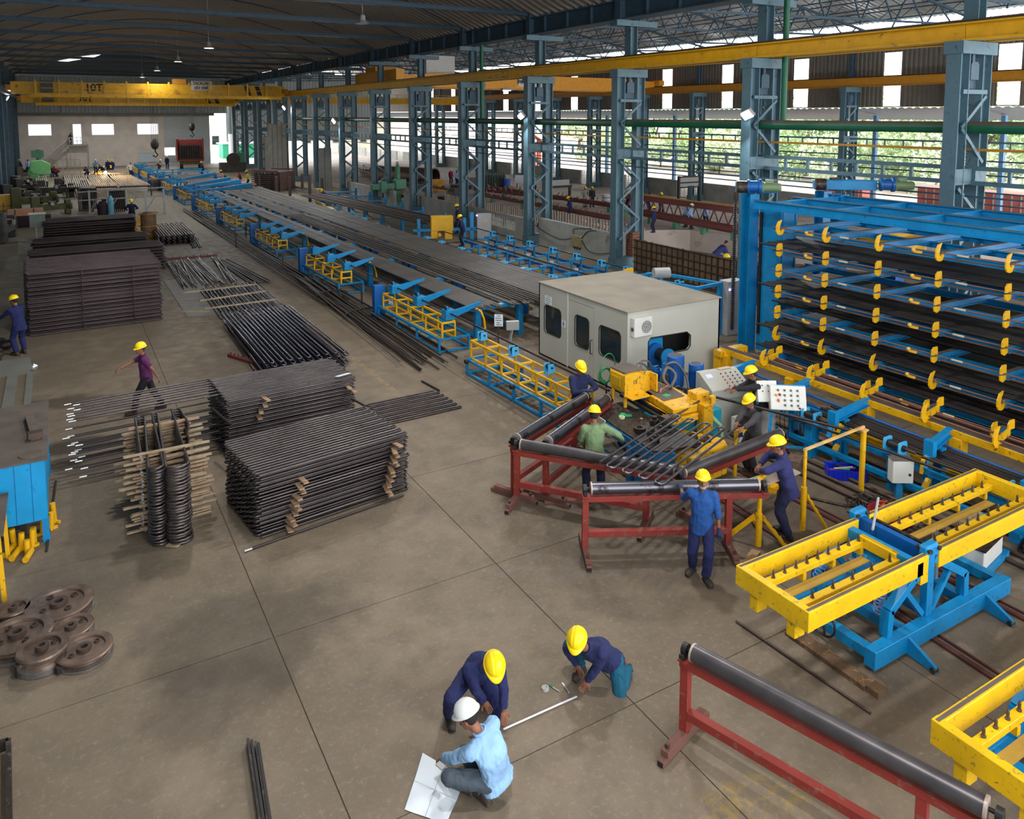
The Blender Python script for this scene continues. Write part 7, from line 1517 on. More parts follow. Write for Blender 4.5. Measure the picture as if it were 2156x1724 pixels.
H2 = [(0, 'man in navy standing at the edge of the broken white slab', 1377, 490, 30, 'navy', 'dark', 'Y'), (3, 'man in pale blue shirt and white helmet on the slab, nearer of two', 1454, 482, -150, 'blue', 'dark', 'W'), (0, 'second man in pale blue and white helmet half hidden on the slab', 1445, 478, 20, 'blue', 'dark', 'W'), (3, 'man in pale blue shirt and green helmet beside the red truss', 1485, 480, 160, 'blue', 'dark', 'G'), (3, 'man in an orange-red shirt behind the red header pipe', 1391, 452, 170, 'red', 'dark', 'Y'), (1, 'man in navy raising his hand near the red header pipe', 1364, 450, 200, 'navy', 'navy', None), (1, 'man in navy coverall bending over the header stubs', 1201, 462, 60, 'navy', 'navy', 'Y'), (3, 'man in grey overalls walking between the headers', 1231, 436, 190, 'grey', 'grey', 'Y'), (0, 'dark-clad man beside the man in grey overalls', 1246, 436, 160, 'black', 'black', 'Y'), (2, 'worker stooping behind the standing tube fins', 1160, 452, 40, 'dark', 'dark', 'Y'), (1, 'worker beside the battened column behind the header', 1323, 440, 90, 'navy', 'navy', 'Y'), (3, 'man in pale blue with a green helmet far down the second hall', 961, 392, 200, 'blue', 'dark', 'G'), (0, 'seated man in red far down the second hall', 949, 388, 180, 'crimson', 'dark', 'W'), (2, 'man in white sitting on distant pipes', 767, 366, 150, 'white', 'dark', None), (0, 'man in dark blue beside the far green drill', 744, 382, 30, 'navy', 'dark', None), (3, 'man at the column in the far second hall', 1010, 392, 10, 'grey', 'dark', None), (0, 'man by the blue barrel in the far second hall', 1125, 404, 220, 'white', 'dark', 'G')]
for k, lb, u, v, rz, sh_, tr_, hh in H2: crowd(k, lb, u, v, F2, rz, sh_, tr_, hh)
H1 = [(1, 'far worker in navy left of the end wall door steps', 46, 366, 90, 'dark', 'dark', 'Y'), (0, 'far man in pale blue by the left cladding', 60, 366, 30, 'blue', 'dark', None), (2, 'far worker in navy bending behind the flat tables, left', 111, 372, 30, 'navy', 'navy', 'Y'), (2, 'far worker in red bending beside the one in navy', 121, 372, 60, 'crimson', 'dark', 'Y'), (1, 'man in teal and white helmet near the welding sparks', 201, 366, 210, 'teal', 'dark', 'W'), (0, 'tall far worker in navy right of the sparks, left of two', 228, 366, 190, 'navy', 'navy', 'Y'), (0, 'tall far worker in navy right of the sparks, right of two', 237, 367, 170, 'navy', 'navy', 'Y'), (2, 'worker stooping over the welding sparks', 216, 368, 130, 'dark', 'dark', None), (2, 'worker crouching at the sparks with a yellow helmet', 231, 371, 200, 'navy', 'navy', 'Y'), (2, 'worker crouching on the near side of the welding table', 184, 374, 20, 'navy', 'navy', 'Y'), (3, 'man in a white shirt standing right of the welding table', 276, 374, 200, 'white', 'navy', None), (2, 'man in grey stooping by the far end of the blue line', 334, 356, 220, 'grey', 'dark', 'W'), (0, 'worker in navy standing left of the lorry', 352, 356, 200, 'navy', 'navy', 'Y'), (1, 'worker in navy standing at the lorry corner', 428, 372, 60, 'navy', 'navy', 'Y'), (1, 'man in pink and white helmet right of the blue line', 470, 396, 60, 'pink', 'dark', 'Y'), (2, 'man in dark green stooping beside the man in pink', 483, 396, 60, 'black', 'dark', None), (1, 'man in a crimson shirt between the blue arms', 507, 396, 80, 'crimson', 'dark', None), (1, 'man in bright yellow beside the coil stack', 524, 397, 70, 'yellow', 'dark', 'Y')]
for k, lb, u, v, rz, sh_, tr_, hh in H1: crowd(k, lb, u, v, 0, rz, sh_, tr_, hh)
p = GY(148, 300, YE-1.1); o = dup(prot[1], (p.x, p.y, dz), R(-100), 'man in a pale blue shirt at the office door on the stair landing')
def kill(r):
    for c in list(KIDS.get(r.name, ())): kill(c)
    bpy.data.objects.remove(r)
for r_ in prot: kill(r_)
# stool at the desk
t = thing('stool_drum', 'white steel drum used as the operator stool', 'stool', (12.85, 11.1, 0)); M().lathe((0, 0, 0), [(0, 0), (.17, 0), (.17, .8), (0, .8)], 22).obj('drum', GREYP, t); M().bx(-.5, -.2, .3, .55, 0, .5).obj('step_box', WHITE, t)
# ================================================================== the far part of the main hall
def pw(px, v, z=0.):  # metres per pixel at a floor point
    p = G(px, v, z); return (p-V((0, 0, CAMZ))).dot(FW)/FPX
t = thing('lorry', 'red open lorry loaded with dark coils under the far crane hook', 'lorry', G(402, 356), R(-8))
M().bx(-1.6, 1.6, -1.2, 2.4, 1.1, 1.3).obj('bed', RED, t); M().bx(-1.65, -1.45, -1.2, 2.4, 1.3, 4.0).obj('side_board', RED, t); M().bx(1.45, 1.65, -1.2, 2.4, 1.3, 4.0).obj('side_board', RED, t); M().bx(-1.6, 1.6, 2.2, 2.4, 1.3, 3.8).obj('head_board', RED, t)
for k in range(9): M().path([(-1.15+.29*k, -1.25, 1.5), (-1.15+.29*k, -1.35, 2.4), (-1.15+.29*k, -1.25, 3.2)], .11, 6).obj('coil_load', DSTEEL, t)
M().bx(-1.3, 1.3, -1.1, 1.8, 1.3, 3.1).obj('load_core', GREASE, t)
for x in (-1.1, 1.1): M().lathe((x, -.4, .55), [(0, -.2), (.5, -.2), (.55, -.1), (.55, .1), (.5, .2), (0, .2)], 18, 'X').obj('tyre', BLACK, t)
M().bx(-1.2, 1.2, -1.1, 2, .7, 1.1).obj('chassis', mat('olive_chassis', (70, 76, 48), .7), t)
p = G(391, 356); 
for k, (dx, lb) in enumerate(((-1.1, 'left'), (.6, 'right'))):
    o = None
# welding tables with light tubes
LT = mat('pale_tube', (176, 164, 152), .4, .5, vary=.2)
for i, (q, lb) in enumerate((([(73, 372), (98, 371), (104, 394), (78, 395)], 'narrow left'), ([(133, 371), (182, 370), (192, 393), (140, 394)], 'second'), ([(184, 370), (226, 369), (246, 391), (197, 392)], 'third'), ([(230, 370), (275, 368), (318, 389), (252, 391)], 'right-hand'), ([(205, 360), (245, 358), (268, 367), (212, 368)], 'spark-lit far'))):
    z = .95; a, b, c, d = [G(u, v, z) for u, v in q]; t = thing('welding_table', lb+' table of pale parallel tubes in the far work area', 'table', (0, 0, 0)); n = 11 if i else 6
    if i == 4: n = 10
    for k in range(n): s = (k+.5)/n; M().tube(a.lerp(b, s), d.lerp(c, s), .055, 6).obj('tube', LT, t)
    for s in (0, 1): M().bar(a.lerp(d, s)-V((0, 0, .1)), b.lerp(c, s)-V((0, 0, .1)), .12).obj('cross_bar', GREASE, t)
    for p in (a, b, c, d): M().bar((p.x, p.y, 0), (p.x, p.y, .85), .12).obj('leg', GREASE, t)
sp_ = G(222, 366, .95); t = thing('welding_sparks', 'orange burst of welding sparks above the far table', 'sparks', sp_); SPK = mat('spark_glow', (255, 150, 40), emit=9); SPW = mat('spark_core', (255, 226, 150), emit=22)
M().sphere((0, 0, .12), .16, 8).obj('spark_core', SPW, t); m = M()
for k in range(34): a = rnd.uniform(0, 6.28); r = abs(rnd.gauss(0, .8)); m.box((r*math.cos(a)-.6*rnd.random(), r*math.sin(a)*.6, max(.03, .5*rnd.random()*rnd.random()*2)), (.06, .03, .04))
m.obj('spark', SPK, t, kind='stuff')
l_ = bpy.data.lights.new('spark_light', 'POINT'); l_.energy = 300; l_.color = (1, .55, .2); l_.shadow_soft_size = .3; o = bpy.data.objects.new('spark_light', l_); COL.objects.link(o); o.location = sp_+V((0, 0, .5))
# upright coil packs behind the guard rail
for i, (u0, u1, v, h, lb) in enumerate(((165, 198, 447, 1.7, 'left upright pack of dark coils behind the guard rail'), (226, 264, 447, 1.6, 'right upright pack of dark coils behind the guard rail'), (311, 340, 402, 1.0, 'small dark coil pack at the right of the tables'))):
    a, b = G(u0, v), G(u1, v); t = thing('coil_pack', lb, 'tube coil', a); d = (b-a); n = 9
    for k in range(n): q = d*((k+.5)/n); M().path([(q.x, q.y, .05), (q.x+.02, q.y-.12, .25*h), (q.x, q.y, .45*h), (q.x+.02, q.y-.12, .7*h), (q.x, q.y, h), (q.x+.3, q.y+1.6, h), (q.x+.3, q.y+1.6, .05)], .05, 6).obj('coil_tube', DSTEEL, t)
# guard rail
t = thing('guard_rail', 'grey steel guard rail across the hall behind the far stacks', 'railing', (0, 0, 0)); a, b = G(165, 452), G(352, 448); d = (b-a)
for z in (1.75, 1.15): M().bar((a.x, a.y, z-.15), (b.x, b.y, z+.1), .08).obj('rail', GREYP, t)
for k in range(5): q = a+d*(.13+.21*k); M().bar(q, (q.x, q.y, 1.7), .12).obj('post', GREYP, t)
for k in range(4): q = a+d*(.13+.21*k); r = a+d*(.13+.21*(k+.5)); M().bar((q.x, q.y, .2), (r.x, r.y, 1.15), .06).obj('brace', GREYP, t)
t = thing('gas_cylinder', 'pale cyan gas cylinder by the guard rail', 'gas cylinder', G(234, 453)); M().lathe((0, 0, 0), [(0, 0), (.2, 0), (.2, 1.1), (.1, 1.35), (.05, 1.4), (.07, 1.5), (0, 1.5)], 16).obj('bottle', mat('cyan_cylinder', (100, 168, 190), .5), t); M().lathe((0, 0, 1.4), [(.06, 0), (.08, .1), (0, .14)], 10).obj('valve', GREASE, t)
t = thing('seated_bin', 'dark bin with a jacket beside the cyan gas cylinder', 'bin', G(217, 453)); M().lathe((0, 0, 0), [(0, 0), (.32, 0), (.36, .7), (.2, 1.0), (0, 1.0)], 14).obj('body', mat('dark_maroon', (52, 34, 44), .8), t); M().box((.1, 0, 1.05), (.3, .2, .15)).obj('jacket', NAVYD, t)
t = thing('cylinder_cage', 'yellow wire cage holding a brown drum beside the far aisle panels', 'cage', G(314, 500)); M().lathe((0, 0, 0), [(0, 0), (.42, 0), (.42, 1.35), (.2, 1.5), (0, 1.5)], 18).obj('drum', mat('brown_drum', (110, 84, 58), .7, vary=.3), t)
for k in range(7): M().path([(-.55+.02*k, -.3, 1.3-.05*k), (-.75, -.5, .6), (-.3+.15*k, -.6, .05)], .022, 5).obj('wire', OCH, t)
for z in (.1, .7, 1.4): M().path([(.55*math.cos(a), .55*math.sin(a), z) for a in [6.2832*q/16 for q in range(16)]], .025, 5, True).obj('hoop', OCH, t)
t = thing('box_on_post', 'grey-green open box on a thin post before the dark stack', 'box', G(78, 505)); M().bx(-.3, .45, -.25, .25, .75, 1.5).obj('box', mat('grey_green_box', (116, 126, 118), .6), t); M().bx(-.35, .5, -.3, .3, 1.48, 1.53).obj('rim', WHITE, t); M().bx(-.04, .04, -.04, .04, 0, .75).obj('post', GREYP, t)
t = thing('wooden_case', 'pinkish wooden case on a dark crate at the left', 'case', G(50, 478)); M().bx(-.8, 1.1, -.35, .35, .75, 1.15).obj('case', mat('pink_wood', (186, 136, 104), .8), t); M().bx(-.7, 1.5, -.4, .4, 0, .74).obj('crate', mat('dark_maroon', (52, 34, 44), .8), t)
for x in (-.4, .6): M().bx(x-.03, x+.03, -.37, .37, .74, 1.17).obj('strap', GREASE, t)
t = thing('yellow_cabinet', 'yellow cabinet against the left wall', 'cabinet', G(13, 442)); M().bx(-.55, .55, -.3, .3, 0, 1.15).obj('body', YEL, t, bev=.02); M().bx(-.5, .5, -.32, -.3, .3, .33).obj('handle', BLACK, t)
# lathes and presses along the left wall
def lathe_m(u, v, s, rz, lb, mt):
    t = thing('lathe_machine', lb, 'machine', G(u, v), R(rz)); t.scale = (s, s, s)
    M().bx(-1.4, 1.4, -.3, .3, .4, .85).obj('bed', mt, t, bev=.03); M().bx(-1.4, -.8, -.35, .35, 0, 1.5).obj('headstock', mt, t, bev=.05); M().bx(.9, 1.3, -.3, .3, 0, 1.15).obj('tailstock', mt, t, bev=.04)
    M().lathe((-.75, 0, 1.15), [(0, 0), (.26, 0), (.26, .15), (0, .15)], 16, 'X').obj('chuck', GREASE, t); M().bx(-.2, .3, -.35, .35, .85, 1.05).obj('carriage', GREASE, t); M().tube((0, -.4, .9), (0, -.5, .9), .14, 12).obj('handwheel', GREYP, t); M().tube((.1, 0, 1), (.15, 0, 1.9), .02, 6).obj('lamp_post', GREASE, t)
DM = mat('dark_machine_grey', (66, 64, 60), .7, vary=.3); OLV = mat('olive_machine', (86, 88, 50), .7, vary=.3)
for i, a in enumerate(((46, 425, 1., 20, 'dark lathe by the left wall, nearest the yellow cabinet', DM), (75, 440, 1.1, 5, 'olive machine with a long bench left of the guard rail', OLV), (110, 452, .9, 8, 'low olive machine table before the coil packs', OLV), (50, 402, 1., 60, 'dark machine farther along the left wall', DM), (62, 405, .9, 30, 'cluttered dark machine behind the lathes', DM), (120, 415, 1, 0, 'dark lathe below the flat tube tables', DM), (10, 505, 1.1, 80, 'grey lathe at the left edge behind the big stack', DM), (58, 378, 1., 40, 'far dark machine beside the cladding', DM), (150, 405, .9, 10, 'dark machine under the second tube table', DM))): lathe_m(*a)
t = thing('green_press', 'light green C-shaped press beside the tube tables', 'press', G(86, 395)); PG = mat('light_green_paint', (110, 176, 110), .5, vary=.15)
M().plate([(-.9, 0), (.7, 0), (.7, .9), (-.1, .9), (-.1, 1.3), (.9, 1.3), (.9, 2.3), (.2, 2.7), (-.7, 2.6), (-1., 1.6)], .6, 'Y').obj('frame', PG, t, bev=.04); M().lathe((-.3, -.35, 1.9), [(0, -.12), (.5, -.12), (.5, 0), (0, 0)], 18, 'Y').obj('flywheel', PG, t)
t = thing('green_press', 'slim dark green pillar machine before the end wall', 'press', G(84, 375)); M().bx(-.4, .4, -.3, .3, 0, 1.0).obj('base', GREEN, t); M().tube((0, 0, 1), (0, 0, 3.2), .25, 10).obj('pillar', GREEN, t); M().bx(-.7, .5, -.3, .3, 2.3, 3.1).obj('head', GREEN, t)
# scaffold-like railing near the far tables
t = thing('guard_rail', 'thin light railing behind the flat tube tables', 'railing', (0, 0, 0)); a, b = G(72, 372), G(170, 370); d = b-a
for z in (1.1, 1.9): M().bar((a.x, a.y, z), (b.x, b.y, z), .06).obj('rail', CEM, t)
for k in range(9): q = a+d*(k/8); M().bar(q, (q.x, q.y, 1.9), .07).obj('post', CEM, t)
# crate of coils at the right of the line, rusty posts, far tubes
t = thing('coil_crate', 'brown crate packed with round tube bends beside the man in yellow', 'crate', (0, 0, 0)); a, b = G(532, 402), G(586, 404); d = b-a; dn = d.normalized(); nb = V((-dn.y, dn.x, 0))
m = M(); m.bar(a+nb*1.5+V((0, 0, .9)), b+nb*1.5+V((0, 0, .9)), 2.4, 1.8); m.obj('body', mat('brown_rust_plate', (92, 66, 60), .8, vary=.2), t); M().bar(a+V((0, 0, 1.9)), b+V((0, 0, 1.9)), .12).obj('rim', REDD, t); M().bar(a+nb*3+V((0, 0, 1.9)), b+nb*3+V((0, 0, 1.9)), .12).obj('rim', REDD, t)
for i in range(8):
    for j in range(9):
        if i == 6: continue
        q = a+d*((i+.5)/8); M().path([(q.x-dn.x*.17, q.y-dn.y*.17, .16+.19*j), (q.x-nb.x*.2-dn.x*.08, q.y-nb.y*.2, .13+.19*j), (q.x-nb.x*.2+dn.x*.08, q.y-nb.y*.2, .13+.19*j), (q.x+dn.x*.17, q.y+dn.y*.17, .16+.19*j)], .06, 5).obj('tube_bend', STEEL, t)
for i, (u, v, h) in enumerate(((547, 403, 1.6), (583, 412, 1.7), (611, 422, 2.0), (653, 432, 2.4), (679, 422, 1.9), (637, 402, 1.6), (692, 402, 1.5))): p = G(u, v); M().bx(p.x-.1, p.x+.1, p.y-.1, p.y+.1, 0, h).obj('rusty_post', RUST, label='rusty upright post beyond the tube line, '+ordw(i)+' of the scattered row', cat='post', group='rusty posts')
for i in range(14): a = G(598+i*5, 388+i*.8, .3); b = G(690+i*9, 440-i*1.5, .3); M().tube(a, b, .035, 6).obj('floor_tube', RUST if i % 2 else GT, label='rusty tube in the low pile beyond the rusty posts, '+ordw(i)+' from the left', cat='tube', group='low pile beyond the posts')
t = thing('yellow_feeder', 'small yellow feeder with a blue block at the far end of the bearing row', 'machine', G(672, 432)); M().bx(-.25, .25, -.2, .2, 0, 1.3).obj('body', YEL, t); M().bx(.3, 1.2, -.2, .3, .2, .8).obj('block', BLUE, t); M().lathe((0, -.22, 1.0), [(0, 0), (.25, 0), (.25, .06), (0, .06)], 14, 'Y').obj('wheel', GREYP, t)
t = thing('winch_machine', 'dark green machine with a wheel before the far columns', 'machine', G(490, 362)); M().bx(-1.5, 1.5, -.6, .6, 0, 1.2).obj('base', DM, t); M().lathe((0, -.5, 1.6), [(0, -.2), (.8, -.2), (.8, 0), (0, 0)], 16, 'Y').obj('wheel', GREASE, t); M().bx(.4, 1.4, -.5, .5, 1.2, 2.4).obj('housing', GREEN, t)
# radial drill by the low wall
t = thing('radial_drill', 'tall green radial drill by the low cement wall', 'drill', G(838, 430)); h = 2.9
M().lathe((0, 0, 0), [(0, 0), (.55, 0), (.55, .25), (.3, .3), (.3, 1.1), (.22, 1.15), (.2, h), (.1, h+.3), (0, h+.3)], 18).obj('pillar', GREEN, t); M().bx(-2.2, .25, -.2, .2, 1.25, 1.7).obj('arm', GREEN, t, bev=.03); M().bx(-.3, .6, -.35, .35, 1.2, 2.0).obj('gear_head', GREEN, t, bev=.04); M().bx(-1.5, -1.0, -.35, .35, 1.0, 1.9).obj('drill_head', GREEN, t, bev=.03); M().tube((-1.25, 0, .6), (-1.25, 0, 1.0), .06, 8).obj('spindle', GREASE, t); M().tube((0, 0, h-.2), (0, 0, h+.5), .1, 10).obj('cap_motor', GREYP, t)
# ================================================================== contents of the second hall
MAR = mat('maroon_primer', (104, 52, 48), .6, vary=.15)
def header(label, p, q, r, n, th=.3, grp=None, sr=.06):
    t = thing('header_pipe', label, 'pipe', (0, 0, 0)); p, q = V(p), V(q); M().tube(p, q, r, 14).obj('pipe', MAR, t); d = q-p; s = d.cross(V((0, 0, 1))).normalized()
    me = M().tube((0, 0, 0), (0, 0, r+th), sr, 7).tube((0, 0, r+th-.02), (0, 0, r+th+.03), sr*1.25, 7).mesh('nozzle', mat('primer_stub', (150, 120, 110), .6))
    for k in range(n):
        c = p+d*((k+.5)/n); o = link('nozzle', me, t, c); o.rotation_euler = (R(rnd.choice((-38, 38, 0))), R(rnd.choice((-35, 30))), math.atan2(d.y, d.x))
    for k in range(4): c = p+d*((k+.5)/4); M().bx(c.x-.15, c.x+.15, c.y-.15, c.y+.15, F2, c.z-r*.8).obj('trestle', GREEN, t)
    return t
def g2(u, v, z): return G(u, v, F2+z)
header('long maroon header pipe with angled stubs on trestles, nearest the fins', g2(1008, 408, .6), g2(1310, 463, .6), .18, 26)
header('second maroon header with stubs behind the first', g2(1030, 395, .6), g2(1330, 438, .6), .2, 22, .35)
header('fat maroon pipe behind the men in pale blue', g2(1345, 446, .7), g2(1580, 489, .7), .27, 3, .05)
header('maroon header farther back left of the columns', g2(1000, 398, .5), g2(1180, 418, .5), .16, 16)
t = thing('stub_truss', 'maroon lattice truss with a yellow top edge behind the walkers', 'truss', (0, 0, 0)); a, b = g2(1290, 402, 1.9), g2(1600, 441, 1.9); lo = V((0, 0, -1.3))
M().bar(a, b, .12, .08).obj('top_edge', OCH, t); M().bar(a-V((0, 0, .25)), b-V((0, 0, .25)), .2, .4).obj('top_chord', MAR, t); M().bar(a+lo, b+lo, .16).obj('bottom_chord', MAR, t)
for k in range(34): p = a.lerp(b, k/34); q = a.lerp(b, (k+1)/34); M().bar(p-V((0, 0, .4)) if k % 2 else p+lo, q+lo if k % 2 else q-V((0, 0, .4)), .06).obj('lattice_bar', MAR, t)
for k in range(5): p = a.lerp(b, (k+.5)/5); M().bx(p.x-.1, p.x+.1, p.y-.1, p.y+.1, F2, F2+.65).obj('trestle', GREEN, t)
# rows of upright fins just behind the low wall
for j, (ya, yb2, x, z, lb) in enumerate(((27.9, 36.0, 23.6, 1.05, 'near'), (36.5, 50, 23.6, .75, 'middle'), (51, 62, 23.6, .6, 'far'))):
    t = thing('fin_header', lb+' row of upright tube fins behind the low cement wall', 'tube panel', (x, ya, 0)); n = int((yb2-ya)/.26)
    M().tube((0, 0, z), (0, yb2-ya, z), .12, 10).obj('pipe', MAR, t); me = M().bx(-.03, .03, -.055, .055, z, z+.72).mesh('fin', mat('dusty_fin', (150, 134, 122), .7, vary=.2))
    for k in range(n): link('fin', me, t, (rnd.uniform(-.02, .02), .15+k*.26, rnd.uniform(-.03, .02)))
    for k in range(4): M().bx(-.1, .1, .5+k*(yb2-ya-1)/3-.1, .5+k*(yb2-ya-1)/3+.1, F2, z-.1).obj('support', GREASE, t)
t = thing('timber_stack', 'loose angle bars leaning behind the low wall near the second column', 'bar', (0, 0, 0))
for i in range(4): M().bar(G(1225+i*8, 462+i*3, .9), G(1305, 490-i*7, .9), .07).obj('bar', [WOODP, GREYP, RUST, WOODP][i], t)
# gas bottles, barrel, boards, big pipe
for i in range(22): p = g2(1010+(i % 11)*5.2, 398-(i//11)*5, 0); t = thing('gas_cylinder', 'dark green gas bottle in the far rack, '+ordw(i)+' of the cluster', 'gas cylinder', p, 0, 'gas bottles of the second hall'); M().lathe((0, 0, 0), [(0, 0), (.16, 0), (.16, 1.2), (.08, 1.4), (.05, 1.55), (0, 1.55)], 10).obj('bottle', mat('bottle_green', (52, 82, 76), .5) if i % 4 else RUST, t)
t = thing('blue_barrel', 'bright blue plastic barrel on the pale far floor', 'barrel', g2(1067, 399, 0)); M().lathe((0, 0, 0), [(0, 0), (.34, 0), (.38, .3), (.38, .9), (.34, 1.15), (0, 1.15)], 18).obj('body', mat('barrel_blue', (20, 80, 180), .4), t); M().lathe((0, 0, 1.15), [(.3, 0), (.3, .04), (0, .04)], 16).obj('lid', BLUED, t)
t = thing('white_board', 'white board on legs right of the blue barrel', 'board', g2(1097, 397, 0)); M().box((0, 0, 1.0), (1.3, .06, .9), rz=-YAW).obj('board', PAPER, t)
for s in (-.5, .5): M().bar((s, 0, 0), (s, 0, .6), .06).obj('leg', GREASE, t)
t = thing('large_pipe', 'wide steel pipe section lying open-ended in the far second hall', 'pipe', (0, 0, 0)); p = g2(916, 372, 1.0); m = M(); m.lathe((0, 0, 0), [(.85, 0), (.95, 0), (.95, 9), (.85, 9), (.85, 0)], 28, 'Y'); o = m.obj('shell', RUST, t); o.location = p; o.rotation_euler = (0, 0, R(28)); M().lathe((0, 0, 0), [(.0, 2), (.86, 2)], 20, 'Y').obj('dark_inside', BLACK, o)
for i in range(7): a = g2(745+i*3, 340+i*5, .5); b = g2(905+i*6, 368+i*5, .5); M().tube(a, b, .12, 8).obj('stored_pipe', GREYP if i < 3 else RUST, label='long stored pipe in the far second hall, '+ordw(i)+' from the back', cat='pipe', group='stored pipes of the second hall')
for i, (u, v, w, h, mt, lb) in enumerate(((990, 392, 1.4, 1.1, CEM, 'grey block near the gas bottles'), (965, 398, 2.5, .6, GREASE, 'dark plate stack on the far floor'), (1075, 402, 1., .5, WOOD, 'small orange-brown carton by the barrel'), (903, 398, 2.2, 1.0, DM, 'dark trolley loaded with parts'), (925, 402, 1.4, 1.3, OCH, 'ochre tool stand in the far second hall'), (880, 408, 2.0, 1.0, DM, 'dark parts pile beside the trolley'), (940, 420, 2.2, .35, GREASE, 'round dark mat on the far floor'), (955, 428, 1.2, 1.4, DM, 'black tripod machine behind the fins'))):
    t = thing('floor_goods', lb, 'goods', g2(u, v, 0)); n = 4
    for k in range(n): M().box((rnd.uniform(-w, w)*.25, rnd.uniform(-.3, .3), h*(.3+.1*k)), (w*rnd.uniform(.4, .8), rnd.uniform(.5, 1), h*rnd.uniform(.5, .8)), rz=rnd.uniform(-.4, .4)).obj('piece', mt, t)
t = thing('white_tank', 'small white banded cylinder by the header stubs', 'tank', g2(1276, 436, 0)); M().lathe((0, 0, 0), [(0, 0), (.35, 0), (.35, 1.1), (0, 1.1)], 18).obj('tank', WHITE, t)
for z in (.2, .5, .8): M().lathe((0, 0, z), [(.36, 0), (.36, .05)], 18).obj('band', BLUED, t)
t = thing('display_stand', 'black-framed grey panel standing before the low outer wall', 'frame', g2(1450, 432, 0)); 
for x in (-1.2, 1.2): M().bx(x-.08, x+.08, -.1, .1, 0, 2.6).obj('post', BLACK, t)
for z in (1.6, 2.0, 2.5): M().bx(-1.2, 1.2, -.08, .08, z-.06, z+.06).obj('bar', GREASE, t)
M().bx(-1.1, 1.1, -.03, .03, 1.7, 2.45).obj('panel', GREYP, t)
t = thing('display_stand', 'smaller dark frame leaning at the header end', 'frame', g2(1178, 425, 0)); M().bx(-1.3, 1.3, -.1, .1, 1.3, 1.5).obj('bar', GREASE, t); M().bx(-1.2, -1.0, -.1, .1, 0, 1.4).obj('post', GREASE, t); M().bx(1.0, 1.2, -.1, .1, 0, 1.4).obj('post', GREASE, t); M().bx(-1, 1, -.1, .1, 1.5, 2.0).obj('panel', GREYP, t)
# brick pier inside the second column and a hanging hook
m = M()
for k in range(14):
    for j in range(2): m.box((22.75, 27.8-.13+.26*j, .05+.12*k), (.4, .24, .1))
m.obj('brick', mat('old_brick', (120, 80, 62), .9, vary=.3), bpy.data.objects['wall_middle'], kind='stuff')
# ================================================================== outdoors beyond the open side
LEAF = mat('sunlit_leaves', (168, 190, 142), .8, vary=.35, scale=1.2); LEAF2 = mat('paler_leaves', (196, 208, 170), .8, vary=.35, scale=1.2); BARK = mat('tree_bark', (96, 76, 58), .9)
def leafmesh(seed, mt):
    r = random.Random(seed); m = M()
    for k in range(9):
        cx, cy, cz, rr = r.uniform(-2.4, 2.4), r.uniform(-2, 2), r.uniform(2.5, 6), r.uniform(1.1, 1.9)
        for q in range(230):
            a, b = r.uniform(0, 6.28), math.acos(r.uniform(-1, 1)); s = rr*(.75+.35*r.random()); p = V((cx+s*math.sin(b)*math.cos(a), cy+s*math.sin(b)*math.sin(a), cz+s*math.cos(b)*.8))
            u, w = V((r.uniform(-1, 1), r.uniform(-1, 1), r.uniform(-1, 1))).normalized()*.2, V((r.uniform(-1, 1), r.uniform(-1, 1), r.uniform(-1, 1))).normalized()*.16
            m.add([p-u, p+w, p+u, p-w], [(0, 1, 2, 3)])
    return m.mesh('foliage', mt)
lm = [leafmesh(1, LEAF), leafmesh(2, LEAF2), leafmesh(3, LEAF)]; bk = M().tube((0, 0, 0), (.2, .1, 2.6), .22, 8, .16).tube((.2, .1, 2.4), (1.2, .5, 4.2), .13, 7, .06).tube((.2, .1, 2.4), (-1.1, -.4, 4.4), .12, 7, .05).tube((.2, .1, 2.4), (.3, .3, 5.2), .12, 7, .05).mesh('trunk', BARK)
for i, (x, y, s) in enumerate(((84, 46, 1.5), (83, 55, 1.3), (86, 63, 1.6), (84, 72, 1.2), (88, 80, 1.5), (84, 37, 1.4), (92, 50, 1.7), (93, 69, 1.7), (86, 92, 1.4), (90, 104, 1.5), (84, 118, 1.3), (88, 30, 1.5), (94, 88, 1.7), (92, 130, 1.6))):
    t = thing('leafy_tree', 'pale sunlit leafy tree outside the open side, '+ordw(i)+' planted of the belt', 'tree', (x, y, F2), rnd.uniform(0, 6), 'trees outside the open side'); s *= 1.25; t.scale = (s, s, s*.9); link('trunk', bk, t); link('foliage', lm[i % 3], t, kind='stuff')
for i in range(16):
    x, y, s = 77+rnd.uniform(-2, 3), 26+5.4*i+rnd.uniform(-1, 1), rnd.uniform(.95, 1.35)
    t = thing('leafy_bush', 'sunlit bush outside the open side, '+ordw(i)+' from the right', 'bush', (x, y, F2), rnd.uniform(0, 6), 'bushes outside the open side'); t.scale = (s, s, s); link('trunk', bk, t).scale = (.5, .5, .4); link('foliage', lm[(i+1) % 3], t, (0, 0, -1.6), kind='stuff')
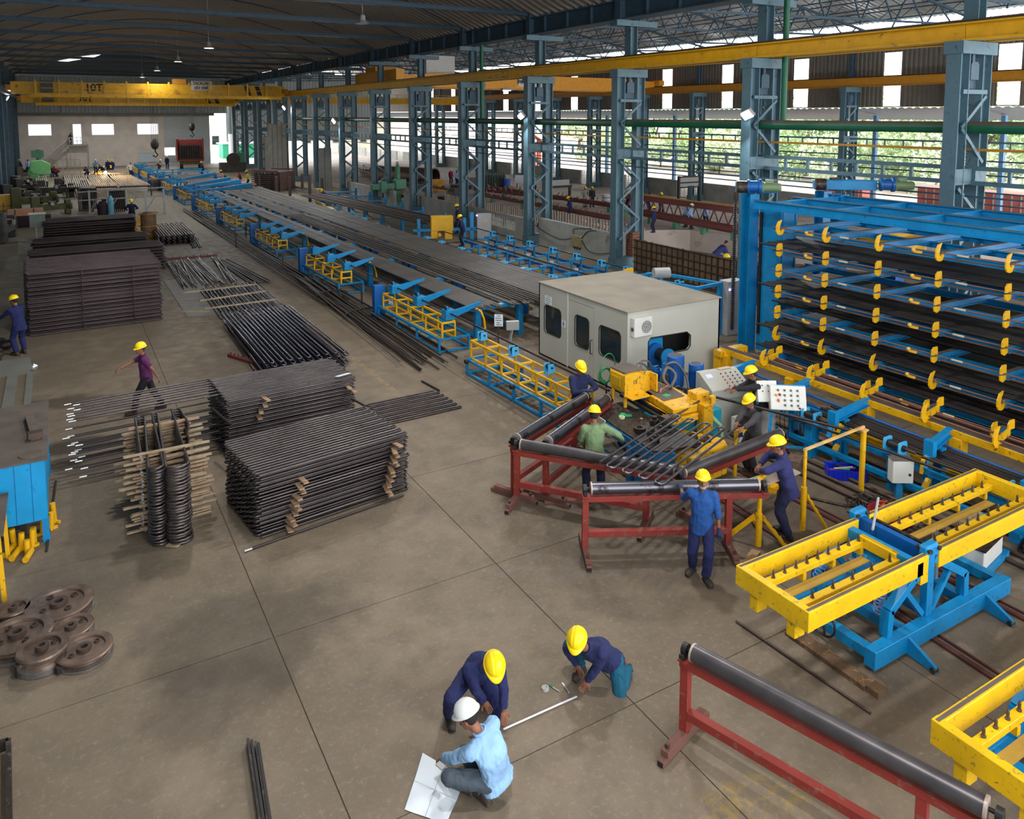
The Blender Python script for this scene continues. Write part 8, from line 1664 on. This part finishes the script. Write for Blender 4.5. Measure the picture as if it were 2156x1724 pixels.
for i, (x, y, w, h, lb) in enumerate(((62, 33.5, 9, 2.0, 'red lattice crate stack outside by the open side'), (64, 47, 5, 1.6, 'second red crate stack farther along outside'))):
    t = thing('red_container', lb, 'container', (x, y, F2)); M().bx(-1, 1, -w/2, w/2, 0, h).obj('body', mat('sunlit_red', (224, 118, 104), .6), t)
    for k in range(int(w*1.5)): M().bx(-1.06, -1.0, -w/2+.3+k*.66, -w/2+.38+k*.66, 0, h).obj('rib', WHITE, t)
    for z in (.05, h-.05): M().bx(-1.08, -1.0, -w/2, w/2, z-.05, z+.05).obj('edge', RED, t)
t = thing('orange_hoist', 'orange jib arm glimpsed outside through the far gap', 'crane', (62, 98, F2)); M().bar((0, 0, 0), (0, 0, 4.5), .4).obj('mast', mat('sunlit_orange', (240, 110, 60), .5), t); M().bar((0, -3, 3.2), (0, 5, 6.2), .3, .4).obj('jib', MATS['sunlit_orange'], t)
for k in range(6): M().bar((0, -2+k*.7, 0), (0, -2+k*.7, 2.4), .14).obj('rib', MATS['sunlit_orange'], t)
for i, (x, y, h) in enumerate(((58, 40, 7), (58, 52, 7), (58, 64, 7), (58, 76, 7), (58, 88, 7), (58, 30, 7))): M().bx(x-.15, x+.15, y-.15, y+.15, F2, h).obj('lean_to_post', mat('pale_blue_post', (110, 156, 200), .5), label='pale blue post of the lean-to roof, '+ordw(i)+' from the right' if i < 5 else 'pale blue lean-to post at the far right', cat='post', group='lean-to posts')
t = thing('white_building', 'sunlit cream building with barred windows beyond the end of the second hall', 'building', (0, 0, 0)); M().bx(16, 70, 160, 166, F2, 7).obj('wall', mat('cream_render', (236, 230, 208), .9), t)
for k in range(7): f_ = M().bx(20+k*6, 21.6+k*6, 159.9, 160.05, 1.2, 3.2).obj('window', GREYP, t); M().bx(20.2+k*6, 21.4+k*6, 159.85, 159.92, 1.4, 3.0).obj('pane', GLASS, f_)
t = thing('green_shed', 'small green shed outside the end of the halls', 'shed', (29, 150, F2)); M().bx(-3, 3, -2, 2, 0, 2.6).obj('wall', mat('shed_green', (40, 150, 110), .6), t); M().bx(-3.4, 3.4, -2.4, 2.4, 2.6, 2.8).obj('roof', SHEET, t)
for i, (u0, u1, v0, v1) in enumerate(((487, 505, 282, 350), (548, 566, 286, 345))): a, b = GX(u0, v1, 22.6), GX(u1, v1, 22.6); struct('wall_middle_%d' % (9+i), M().bx(22.3, 22.6, min(a.y, b.y), max(a.y, b.y), 0, GX(u0, v0, 22.6).z), CEM)
bpy.data.scenes.remove(WORK)
